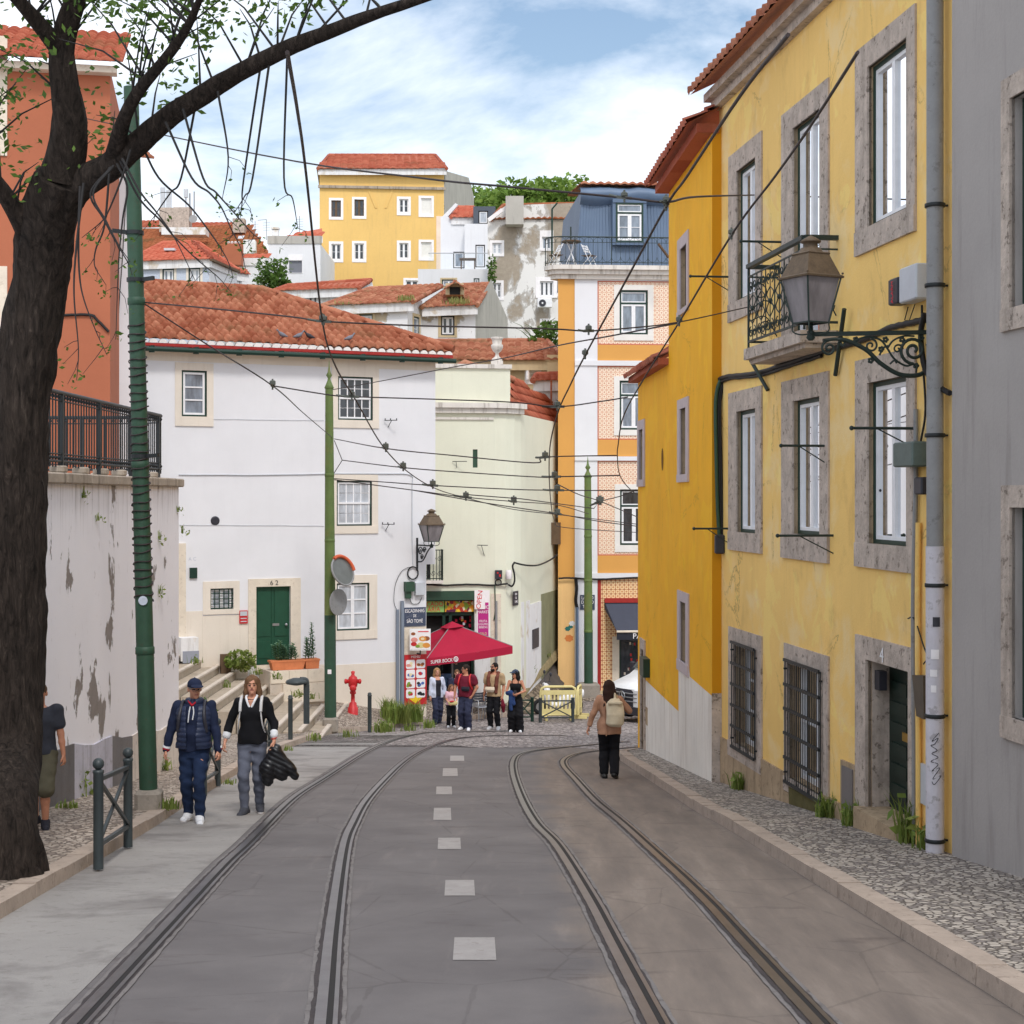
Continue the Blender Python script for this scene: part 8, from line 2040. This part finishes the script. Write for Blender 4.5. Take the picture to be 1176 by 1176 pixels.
 def top(s,mt,off=.016,z0=.86,sleeve=1.0,soff=.014,neck=1.46,wob=.004,quilt=None,name='top',hem=.01,belly=0.0,open_=None,cuff=None):
  g=s.grid((-.62,-.4,z0-.06),(.62,.4,1.56));g.loft(s.tor(off,z0,min(neck,1.47),belly,hem),.02)
  if s.female:
   for x in(-.068,.068):g.ell((x,-.085,1.28),(.062+off,.05+off,.06+off),.05)
  for i in(0,1):
   ra,rb=(.055,.041)if not s.female else(.046,.036)
   if sleeve>0:
    t=min(1,sleeve/.53);e=s.S[i]+(s.E[i]-s.S[i])*t
    g.chain([s.S[i],e],[ra+soff,ra+(rb-ra)*t+soff],.035)
    if sleeve>.53:
     t2=(sleeve-.53)/.47;e2=s.E[i]+(s.Wr[i]-s.E[i])*t2;g.chain([s.E[i],e2],[rb+soff,rb+(.03-rb)*t2+soff*.9],.02)
  if wob:g.wob(wob,ph=R.uniform(0,9))
  if quilt:g.quilt(quilt)
  if open_:g.loft([(0,-.14,z0-.1,open_,.12),(0,-.14,1.6,open_*1.25,.12)],0,True)
  g.ell((0,-.02,1.52),(.072,.085,.075),0,None,True)
  o=s.emit(g,name,mt)
  return o
 def cuffs(s,mt,f0,f1,r=.03,name='cuff'):
  for i in(0,1):
   g=s.grid();a=s.E[i]+(s.Wr[i]-s.E[i])*f0;b=s.E[i]+(s.Wr[i]-s.E[i])*f1;g.cap(a,b,r+.018,r+.018,.0)
   s.emit(g,name,mt)
 def trousers(s,mt,off=.014,wide=0.0,top=.98,bottom=.09,wob=.006,name='trousers',knee=0.0):
  g=s.grid((-.5,-.42,-.03),(.5,.42,1.06));T=s.tor(off,.80,top);g.loft(T,.03);g.ell((0,-.01,.82),(.08,.085,.06),.03)
  for i in(0,1):
   g.chain([s.hipj[i]+np.array((0,0,-.03)),s.K[i]],[.093+off,.061+off+wide*.5+knee],.03)
   d=s.A[i]-s.K[i];t=(s.K[i][2]-bottom)/max(.05,s.K[i][2]-s.A[i][2]);t=min(1.02,t);e=s.K[i]+d*t
   g.chain([s.K[i],s.K[i]+d*.4*t+np.array((0,.012,0)),e],[.058+off+wide*.5,.058+off+wide*.8,.042+off+wide],.02)
  g.wob(wob,(11,9,22),R.uniform(0,9));g.cut(2,top,True);return s.emit(g,name,mt)
 def shoes(s,mt,sole='bocktxt',heel=0.0,name='shoe'):
  for i in(0,1):
   g=s.grid((-.5,-.5,-.06),(.5,.5,.4));t=s.ftilt[i];fw=np.array((math.sin(s.fy[i]),-math.cos(s.fy[i]),0));a=s.A[i]
   hl=a-fw*.045+np.array((0,0,-.048));toe=a+fw*.16+np.array((0,0,-.055-t));g.cap(a+np.array((0,0,-.0)),a+fw*.06+np.array((0,0,-.035-t*.4)),.056,.052,.02);g.cap(hl,toe,.046,.042,.02);g.cap(hl,a,.05,.05,.02)
   zlo=a[2]-.085
   if t==0:g.cut(2,zlo,False)
   zs_=zlo+.024
   o=s.emit(g,name,[mt,M[sole]],None,(lambda c,z=zs_,t=t:(c[:,2]<z)if t==0 else np.zeros(len(c))))
 def hair(s,style,back=1.35):
  g=s.grid((-.26,-.24,1.05),(.26,.3,1.86),s.h*.9);zc=s.zc;hd=s.hd;R_=s.R
  g.ell(hd((0,.02,zc+.036)),(.081,.097,.093),.01,R_)
  if style=='short':
   g.cap(hd((0,.07,zc-.02)),hd((0,.05,zc-.07)),.05,.03,.03)
   g.ell(hd((0,-.10,zc-.035)),(.085,.085,.085),0,R_,True);g.ell(hd((0,-.06,zc-.09)),(.12,.09,.07),0,R_,True)
   for x in(-.085,.085):g.ell(hd((x,-.02,zc-.03)),(.03,.045,.04),0,R_,True)
  else:
   z1=back
   for x in(-1,1):
    g.chain([hd((x*.055,-.03,zc+.07)),hd((x*.079,-.005,zc+.0)),hd((x*.082,.0,zc-.09)),np.array((x*.098,-.01,z1+.03))],[.026,.022,.026,.016],.025)
    g.chain([hd((x*.05,.06,zc+.03)),hd((x*.06,.07,zc-.1)),np.array((x*.075,.10,z1))],[.05,.052,.03],.04)
   g.chain([hd((0,.08,zc+.02)),hd((0,.085,zc-.1)),np.array((0,.12,z1-.02))],[.05,.05,.035],.04)
   g.ell(hd((0,-.115,zc-.045)),(.058,.085,.115),0,R_,True)
  g.wob(.0035,(40,40,6),R.uniform(0,9));return s.emit(g,'hair',s.hairm)
 def cap_(s,mt):
  g=s.grid((-.3,-.34,1.45),(.3,.3,1.9),s.h*.8);zc=s.zc;hd=s.hd;R_=s.R
  g.ell(hd((0,.012,zc+.05)),(.088,.106,.082),0,R_);g.ell(hd((0,.0,zc-.045)),(.2,.2,.075),0,R_,True)
  tilt=s.R@np.array([[1,0,0],[0,math.cos(.08),-math.sin(.08)],[0,math.sin(.08),math.cos(.08)]])
  g.ell(hd((0,-.125,zc+.052)),(.078,.076,.011),.012,tilt);g.ell(hd((0,.012,zc+.135)),(.011,.011,.007),.004);return s.emit(g,'cap',mt)
 def glasses(s,dark=True):
  mb=MB();zc=s.zc;hd=lambda p:Vector(s.hd(p))*s.k
  for x in(-.03,.03):
   n=10;mb.add([hd((x+.023*math.cos(i*2*PI/n),-.112+.01*abs(x+.023*math.cos(i*2*PI/n))/.05,zc+.002+.018*math.sin(i*2*PI/n)))for i in range(n)],[tuple(range(n))])if dark else mb.tube([hd((x+.023*math.cos(i*2*PI/n),-.112,zc+.002+.018*math.sin(i*2*PI/n)))for i in range(n)],.0022,5,0,False,True)
   mb.tube([hd((x*1.75,-.11,zc+.006)),hd((x*2.75,-.02,zc+.012)),hd((x*2.75,.03,zc+.004))],.0022,5)
  mb.tube([hd((-.01,-.114,zc+.006)),hd((.01,-.114,zc+.006))],.002,5);return mb.build('glasses',M['boxdark'],s.root)
 def strap(s,pts,r,mt,name='strap',flat=True):
  mb=MB();p=smooth_path([Vector(q)*s.k for q in pts],6);mb.tube(p,r,8);return mb.build(name,mt,s.root)
 def world(s,p):
  return s.root.matrix_world@(Vector(p)*s.k)if False else Vector(s.root.location)+Matrix.Rotation(s.root.rotation_euler.z,3,'Z')@(Vector(p)*s.k)
def soft(name,label,cat,loc,rz,g,mt,scale=1.0,group=None,parts=()):
 """a soft held or worn thing (bag, jacket) as its own object"""
 v,f=g.mesh();me=bpy.data.meshes.new(name);me.from_pydata((v*scale).tolist(),[],f.tolist());me.materials.append(mt);me.polygons.foreach_set('use_smooth',[True]*len(f));me.update()
 o=bpy.data.objects.new(name,me);COL.objects.link(o);o.location=loc;o.rotation_euler=(0,0,rz);ORG[o]=Vector((0,0,0));tag(o,label,cat,group);return o
def person_at(x,y,ytop,off=0.0):
 q=G(x,y,off);return q,(y-ytop)/F*q.y
navy=cloth('navy_cloth',(34,42,66));puffn=mat('navy_quilted_nylon',(40,50,76),.45,.1,9,.15,60,.4);jeans=cloth('dark_blue_denim',(34,48,76),.22,.3,120);white=cloth('white_cloth',(226,228,232),.05);black=cloth('black_cloth',(24,24,28),.15);greyj=cloth('grey_denim',(98,102,116),.16,.3,120)
q,H=person_at(223,944,777)
a=Person('man in a navy cap, quilted navy vest and dark jeans walking up the kerb',q,H*.985,0.0,[(-.345,-.03,.855),(.315,-.08,.87)],((-.09,.10,.0),(.09,-.14,0)),.42,.06,h=.0085,hair=(150,146,142),curl=.9,sh=1.03,elbow=((-.4,.9,.0),(.4,.9,.0)))
a.trousers(jeans,.010,.006,1.02,.06,.008);a.shoes(white);a.hair('short');a.cap_(navy);a.glasses(False)
a.top(navy,.022,.88,1.0,.016,1.47,.007,None,'hooded_top',0,.03);a.top(puffn,.048,.92,0,0,1.43,.003,.062,'quilted_vest',.01,.04,.062)
g=a.grid();
for t in range(14):an=t/13*2*PI;g.ell((.085*math.cos(an),.01+.078*math.sin(an),1.475),(.03,.03,.042),.03)
g.ell((0,-.12,1.5),(.038,.06,.09),0,None,True);a.emit(g,'vest_collar',puffn)
a.cuffs(cloth('red_cuff',(176,40,54)),.93,.97);a.cuffs(white,.90,.93,.031)
g=a.grid();g.cap((-.055,-.07,1.49),(-.01,-.105,1.44),.013,.013,.01);g.cap((.05,-.07,1.49),(0.0,-.105,1.44),.012,.012,.01);a.emit(g,'red_collar',cloth('red_collar',(170,36,50)))
for x in(-.03,.025):a.strap([(x*.6,-.145,1.43),(x,-.155,1.36),(x-.012,-.162,1.24 if x<0 else 1.27)],.008,white,'drawstring')
for sg in(-1,1):a.strap([(sg*.13,.10,1.44),(sg*.135,.0,1.475),(sg*.14,-.10,1.40),(sg*.155,-.155,1.28),(sg*.175,-.12,1.12)],.022,M['boxdark'],'backpack_strap')
g=Sdf((-.22,.0,1.0),(.22,.4,1.52),.016);g.loft([(0,.19,1.03,.15,.075),(0,.2,1.25,.16,.085),(0,.185,1.44,.12,.06)],.03)
soft('backpack','dark backpack worn by the man in the navy vest, mostly behind him','backpack',a.root.location,0,g,M['boxdark'],a.k)
q,H=person_at(289.5,934.5,774)
b=Person('woman in a black sweater and grey jeans walking beside the man in the vest',q,H*.99,0.0,[(-.33,-.07,.92),(.29,-.08,.93)],((-.075,-.13,0),(.075,.12,.0)),.12,-.04,h=.0085,hair=(112,84,62),female=True,curl=.9,sh=1.0,hip=.92,elbow=((-.4,.9,0),(.35,.9,0)))
b.trousers(greyj,.010,.0,.98,.10,.006);b.shoes(cloth('dark_grey_shoe',(70,72,80)),'bocktxt');b.hair('long',1.43)
b.top(black,.022,.90,.80,.016,1.46,.008,None,'black_sweater',.014,.02);b.cuffs(white,.56,.68,.034)
for sg in(-1,1):b.strap([(0.0,-.128,1.335),(sg*.03,-.118,1.40),(sg*.058,-.085,1.465),(sg*.066,-.01,1.495),(sg*.04,.06,1.5)],.017,white,'white_collar')
g=b.grid();g.loft([(0,-.09,1.33,.004,.045),(0,-.08,1.45,.05,.05)],.004);b.emit(g,'chest',b.skin)
stp=cloth('pale_grey_strap',(206,204,204),.06)
for sg in(-1,1):
 b.strap([(sg*.125,.08,1.45),(sg*.128,.0,1.478),(sg*.13,-.09,1.42),(sg*.13,-.135,1.31)],.021,stp,'backpack_strap');b.strap([(sg*.13,-.135,1.31),(sg*.15,-.13,1.15),(sg*.175,-.02,1.0)],.010,stp,'strap_web')
g=Sdf((-.2,.0,.98),(.2,.4,1.5),.016);g.loft([(0,.17,1.02,.13,.07),(0,.18,1.22,.14,.08),(0,.165,1.42,.1,.05)],.03);soft('backpack','pale backpack worn by the woman in black, behind her shoulders','backpack',b.root.location,0,g,stp,b.k)
w=b.Wr[1];g=Sdf((-.26,-.24,-.62),(.40,.24,.08),.011)
for p_,q_,r0,r1 in(((0,0,-.06),(-.10,0,-.30),.07,.11),((0,0,-.06),(.06,.02,-.34),.08,.10),((-.09,0,-.28),(-.10,0,-.46),.11,.07),((.02,-.02,-.08),(.20,.0,-.30),.06,.065),((.20,0,-.30),(.26,0,-.40),.06,.05),((.05,.02,-.3),(.10,0,-.40),.09,.06)):g.cap(p_,q_,r0,r1,.03)
x_,y_,z_=g.ax[0][:,None,None],g.ax[1][None,:,None],g.ax[2][None,None,:];g.D-=(.009*np.abs(np.sin(PI*(z_*.9+x_*.45)/.06))).astype(np.float32)
soft('folded_jacket','shiny black quilted jacket hanging from the hand of the woman in black','jacket',b.world(w+np.array((.02,-.02,-.06))),0,g,mat('black_quilted_nylon',(22,22,26),.35,.1,9,.1,60,.5))
b.strap([tuple(b.E[1]+(b.Wr[1]-b.E[1])*.86+np.array((.034*math.cos(t),.034*math.sin(t),.01*math.cos(t))))for t in[i*PI/6 for i in range(13)]],.006,M['red'],'bracelet')
q,H=person_at(699.5,894,779)
c=Person('long haired woman in a brown jacket seen from behind, walking down the track',q,H*.985,PI-.05,[(-.17,-.13,1.34),(.37,-.03,.88)],((-.095,.12,.06,.06),(.085,-.05,0)),.1,.05,h=.0095,hair=(52,36,30),female=True,elbow=((-.9,.3,-.8),(1,.4,0)))
brown=cloth('dusty_brown_cloth',(174,132,106),.12)
c.trousers(black,.018,.02,1.0,.12,.004);c.shoes(plain('black_shoe_leather',(24,22,22),.35),'boxdark');c.hair('long',1.30)
c.top(brown,.034,.80,.92,.02,1.45,.006,None,'brown_jacket',.02,.05)
g=Sdf((-.28,-.02,.88),(.28,.46,1.56),.012);g.loft([(0,.20,.93,.10,.07),(0,.22,.98,.15,.10),(0,.23,1.15,.165,.11),(0,.21,1.32,.145,.09),(0,.18,1.42,.08,.05)],.03);g.wob(.010,(7,9,9));g.cap((-.10,.30,1.36),(.10,.30,1.36),.035,.035,.03);g.cap((0,.16,1.42),(0,.15,1.5),.02,.02,.02)
bp=soft('backpack','beige canvas backpack slung on the woman in the brown jacket','backpack',Vector(c.root.location)+Matrix.Rotation(PI-.05,3,'Z')@Vector((-.10*c.k,.0,.02)),PI-.05,g,cloth('beige_canvas',(212,198,170),.1,.4),c.k)
c.strap([(-.13,.10,1.40),(-.135,.02,1.475),(-.14,-.09,1.41),(-.15,-.13,1.30),(-.17,-.05,1.08)],.018,cloth('beige_strap',(180,160,130)),'backpack_strap');c.strap([(.08,.15,1.30),(.06,.16,1.0),(.05,.17,.78)],.010,brown,'hanging_strap')
GRP='people waiting outside the shop'
dk=cloth('charcoal_cloth',(44,44,52));nvt=cloth('slate_navy_cloth',(50,54,76),.12)
def grp(label,x,y,yt,head,hands,feet=((-.105,0,0),(.105,0,0)),**kw):
 q,H=person_at(x,y,yt,kw.pop('off',.012));
 return Person(label,q,H*.985,head,hands,feet,h=.0125,group=GRP,**kw)
d=grp('long haired girl in a pale open shirt and dark trousers beside the menu board',502,832,766,.35,[(-.24,-.05,.86),(.24,-.10,.90)],((-.08,-.10,0),(.09,.08,0)),hair=(164,126,88),female=True,yaw=-.1)
d.trousers(nvt,.014,.03,1.0,.08);d.shoes(dk);d.hair('long',1.22);d.top(dk,.018,.9,0,0,1.38,.003,None,'dark_top');d.top(cloth('pale_blue_shirt',(204,210,228),.06),.034,.84,.92,.018,1.45,.006,None,'open_shirt',.02,.02,.075)
e=grp('small girl in a pink top and black trousers holding something yellow',518,835.5,785,.15,[(-.10,-.24,1.0),(.18,-.22,1.0)],hair=(120,88,64),female=True,yaw=.3,pitch=.25,sh=1.0)
e.trousers(black,.016,.02,1.0,.08);e.shoes(white);e.hair('long',1.28);e.top(cloth('pink_cotton',(222,178,190),.08),.022,.92,.36,.018,1.45,.004,None,'pink_top',.01)
mb=MB();q=e.world((.05,-.27,1.02));mb.box(q,(.26,.10,.12),.1,0,.03);mb.box(q+Vector((-.03,-.03,.05)),(.14,.09,.05),.5,1,.02);tag(mb.build('snack_pack',[M['yellowpl'],M['red']]),'yellow and red snack pack held by the small girl','snack')
f_=grp('boy in a dark jacket and white trousers standing behind the small girl',524,834,768.5,-.1,[(-.25,-.03,.88),(.25,-.03,.88)],hair=(112,82,60),yaw=.2)
f_.root.location=Vector(f_.root.location)+Vector((0,.55,zr(f_.root.location.y+.55)-zr(f_.root.location.y)))
f_.trousers(white,.014,.01,1.0,.08);f_.shoes(white);f_.hair('short');f_.top(nvt,.026,.9,.95,.02,1.46,.005,None,'dark_jacket',.01,0,.03);f_.top(white,.016,1.0,0,0,1.45,0,None,'white_shirt')
h_=grp('man in a maroon t-shirt with a black waist bag and one hand in his pocket',535,838.5,762,-.3,[(-.30,-.06,.90),(.20,-.06,.93)],((-.12,.04,0),(.10,-.08,0)),hair=(46,38,34),yaw=-1.0,skin='skin_tan',sh=1.06,elbow=((-.6,.5,0),(1.2,.3,0)))
h_.trousers(nvt,.022,.022,1.0,.07,.006);h_.shoes(white);h_.hair('short');h_.glasses(True);h_.top(cloth('maroon_cotton',(108,32,50),.1),.030,.90,.30,.032,1.46,.006,None,'maroon_tshirt',.01,.03)
for sg in(-1,1):h_.strap([(sg*.13,.08,1.45),(sg*.135,-.0,1.48),(sg*.14,-.10,1.42),(sg*.165,-.15,1.25),(sg*.185,-.05,1.1)],.024,M['red'],'backpack_strap')
g=Sdf((-.2,.0,1.0),(.2,.36,1.5),.016);g.loft([(0,.18,1.03,.14,.07),(0,.19,1.25,.15,.08),(0,.17,1.42,.11,.05)],.03);soft('backpack','red backpack worn by the man in the maroon t-shirt','backpack',h_.root.location,-.3,g,M['red'],h_.k)
g=Sdf((-.2,-.3,.95),(.25,.0,1.25),.012);g.loft([(.05,-.18,1.06,.10,.03),(.05,-.19,1.12,.12,.045),(.05,-.18,1.18,.11,.03)],.02);soft('waist_bag','black waist bag on the man in the maroon t-shirt','bag',h_.root.location,-.3,g,dk,h_.k)
i_=grp('bearded man in sunglasses, tan t-shirt and black trousers with a cream bag',567.5,838,760,-.3,[(-.27,-.03,.88),(.25,-.05,.90)],((-.10,0,0),(.11,-.02,0)),hair=(34,28,26),yaw=-.55,pitch=-.15,skin='skin_tan')
i_.trousers(black,.014,.012,1.0,.10);i_.shoes(cloth('grey_trainer',(186,186,190)));i_.hair('short');i_.glasses(True);i_.top(cloth('tan_cotton',(178,152,118),.08),.028,.88,.34,.030,1.45,.005,None,'tan_tshirt',.01)
g=i_.grid((-.2,-.2,1.4),(.2,.15,1.75));hd=i_.hd;zc=i_.zc;g.ell(hd((0,-.045,zc-.07)),(.062,.056,.055),.02,i_.R);g.ell(hd((0,-.09,zc-.03)),(.034,.04,.034),0,i_.R,True);i_.emit(g,'beard',i_.hairm)
vb=cloth('rust_brown_knit',(112,66,54),.1)
g=i_.grid();
for sg in(-1,1):g.chain([(sg*.06,.07,1.48),(sg*.12,-.0,1.485),(sg*.12,-.125,1.38),(sg*.105,-.15,1.18),(sg*.10,-.14,1.0 if sg>0 else 1.08)],[.04,.045,.048,.05,.045],.02)
g.wob(.005);i_.emit(g,'shoulder_sweater',vb)
g=Sdf((-.3,-.32,.92),(.2,.0,1.25),.012);g.loft([(-.06,-.185,1.0,.10,.035),(-.06,-.2,1.07,.14,.055),(-.06,-.185,1.14,.13,.03)],.02);soft('crossbody_bag','cream crossbody bag on the front of the bearded man','bag',i_.root.location,-.3,g,cloth('cream_canvas',(214,198,176)),i_.k)
g=Sdf((-.12,-.12,-.4),(.12,.12,.1),.012);g.chain([(0,0,0),(.02,-.02,-.15),(.03,0,-.3)],[.035,.06,.04],.02);soft('bundle','dark red bundle hanging from the hand of the bearded man','scarf',i_.world(i_.Wr[1]+np.array((0,-.03,-.1))),0,g,cloth('dark_red_cloth',(110,28,44)),i_.k)
j_=grp('woman in a dark cap, black tank top and wide black trousers looking at a phone',592,840.5,768,-.1,[(-.05,-.24,1.10),(.09,-.24,1.10)],((-.10,0,0),(.12,-.03,0)),hair=(30,26,26),female=True,yaw=-.7,pitch=.0,skin='skin_tan',elbow=((-1,.5,-.3),(1,.5,-.3)))
j_.trousers(black,.02,.055,1.10,.04,.007,'wide_trousers',.02);j_.shoes(white);j_.hair('long',1.25);j_.cap_(cloth('slate_blue_cap',(62,72,92)));j_.glasses(True);j_.top(black,.014,1.02,0,0,1.37,.002,None,'tank_top')
for sg in(-1,1):j_.strap([(sg*.085,-.105,1.36),(sg*.09,-.07,1.44),(sg*.09,.0,1.468),(sg*.085,.08,1.42),(sg*.08,.11,1.34)],.012,black,'top_strap')
mb=MB();mb.box(j_.world((.02,-.30,1.13)),(.075,.02,.14),.1,0,.008);tag(mb.build('mobile_phone',M['boxdark']),'dark mobile phone in the hands of the woman in the cap','phone')
g=Sdf((-.35,-.4,.55),(.05,.05,1.25),.012);g.chain([(-.22,-.10,1.10),(-.12,-.19,1.12),(-.06,-.22,1.08)],[.06,.075,.05],.03);g.chain([(-.12,-.2,1.08),(-.11,-.22,.85),(-.10,-.22,.66)],[.06,.055,.045],.03);g.chain([(-.04,-.22,1.05),(-.03,-.22,.82)],[.04,.05],.03);g.wob(.005)
soft('denim_jacket','blue denim jacket draped over the arm of the woman in the cap','jacket',j_.root.location,-.1,g,cloth('mid_blue_denim',(44,66,112),.2,.3,120),j_.k)
st=Vector((-2.13,51.35,zr(51.35)+.38));mb=MB();mb.box((-2.4,51.75,zr(51.7)+.14),(1.9,1.1,.46),.13,0,.01);struct(mb.build('shop_step',M['concrete']))
k_=Person('woman in a black top and jeans on the shop step, arms raised under the parasol',st,1.70,.1,[(-.06,-.26,1.40),(.08,-.26,1.44)],h=.0125,hair=(60,44,36),female=True,elbow=((-1,.2,-.6),(1,.2,-.6)),group=GRP)
k_.trousers(cloth('light_blue_denim',(92,120,160),.15),.012,.01,1.0,.08);k_.shoes(white);k_.hair('long',1.3);k_.top(black,.016,.96,.2,.014,1.42,.003,None,'black_top')
q,H=person_at(46,951,782,.125)
l_=Person('person in a dark t-shirt and shorts walking along the flaking wall, behind the tree',q,H*.985,.1,[(-.27,.04,.90),(.285,-.03,.86)],((-.08,.12,.0),(.08,-.12,0)),h=.011,hair=(90,70,54),skin='skin_tan',curl=.9)
l_.trousers(cloth('olive_shorts',(92,88,72)),.03,.03,1.0,.50,.004,'shorts');l_.shoes(dk);l_.hair('short');l_.top(cloth('dark_grey_tshirt',(58,60,68)),.03,.9,.3,.03,1.46,.005,None,'tshirt',.01)
cam=bpy.data.objects.new('camera',bpy.data.cameras.new('camera'));COL.objects.link(cam)
cam.location=(0,0,0);cam.rotation_euler=(PI/2,0,0)
cam.data.sensor_width=36;cam.data.lens=36*F/1176;cam.data.shift_y=-18/1176
cam.data.clip_start=.1;cam.data.clip_end=2000
SC.camera=cam
SUN_EL,SUN_AZ=math.radians(52),math.radians(165)
sd=Vector((math.sin(SUN_AZ)*math.cos(SUN_EL),math.cos(SUN_AZ)*math.cos(SUN_EL),math.sin(SUN_EL)))
sun=bpy.data.objects.new('sun',bpy.data.lights.new('sun','SUN'));COL.objects.link(sun)
sun.data.energy=1.3;sun.data.angle=math.radians(10);sun.data.color=(1,.965,.92)
sun.rotation_euler=(-sd).to_track_quat('-Z','Y').to_euler()
w=bpy.data.worlds.new('World');SC.world=w;w.use_nodes=True
t=w.node_tree;bg=t.nodes['Background']
sky=t.nodes.new('ShaderNodeTexSky');sky.sky_type='NISHITA';sky.sun_disc=False
sky.sun_elevation=SUN_EL;sky.sun_rotation=SUN_AZ;sky.dust_density=2.0;sky.air_density=1.2
tc=t.nodes.new('ShaderNodeTexCoord');mp=t.nodes.new('ShaderNodeMapping');mp.inputs['Scale'].default_value=(1,1,2.4)
mp.inputs['Location'].default_value=(.3,.1,.2)
t.links.new(tc.outputs['Generated'],mp.inputs[0])
nz=t.nodes.new('ShaderNodeTexNoise');nz.inputs['Scale'].default_value=3.2;nz.inputs['Detail'].default_value=8;nz.inputs['Roughness'].default_value=.58;nz.inputs['Distortion'].default_value=.3
t.links.new(mp.outputs[0],nz.inputs['Vector'])
rp=t.nodes.new('ShaderNodeValToRGB');rp.color_ramp.elements[0].position=.36;rp.color_ramp.elements[1].position=.56
t.links.new(nz.outputs['Fac'],rp.inputs[0])
n2=t.nodes.new('ShaderNodeTexNoise');n2.inputs['Scale'].default_value=6;n2.inputs['Detail'].default_value=6
t.links.new(mp.outputs[0],n2.inputs['Vector'])
cl=t.nodes.new('ShaderNodeMix');cl.data_type='RGBA'
t.links.new(n2.outputs['Fac'],cl.inputs[0]);cl.inputs[6].default_value=(6.6,7.1,7.9,1);cl.inputs[7].default_value=(8.6,8.9,9.3,1)
mx=t.nodes.new('ShaderNodeMix');mx.data_type='RGBA'
t.links.new(rp.outputs[0],mx.inputs[0]);t.links.new(sky.outputs[0],mx.inputs[6]);t.links.new(cl.outputs[2],mx.inputs[7])
t.links.new(mx.outputs[2],bg.inputs['Color']);bg.inputs['Strength'].default_value=.125
SC.view_settings.view_transform='Standard';SC.view_settings.look='None';SC.view_settings.gamma=1;SC.view_settings.use_curve_mapping=False
SC.view_settings.exposure=0.42
SC.render.engine='CYCLES'
SC.cycles.max_bounces=8;SC.cycles.diffuse_bounces=4;SC.cycles.glossy_bounces=3;SC.cycles.transparent_max_bounces=8
try:SC.cycles.use_denoising=True
except Exception:pass
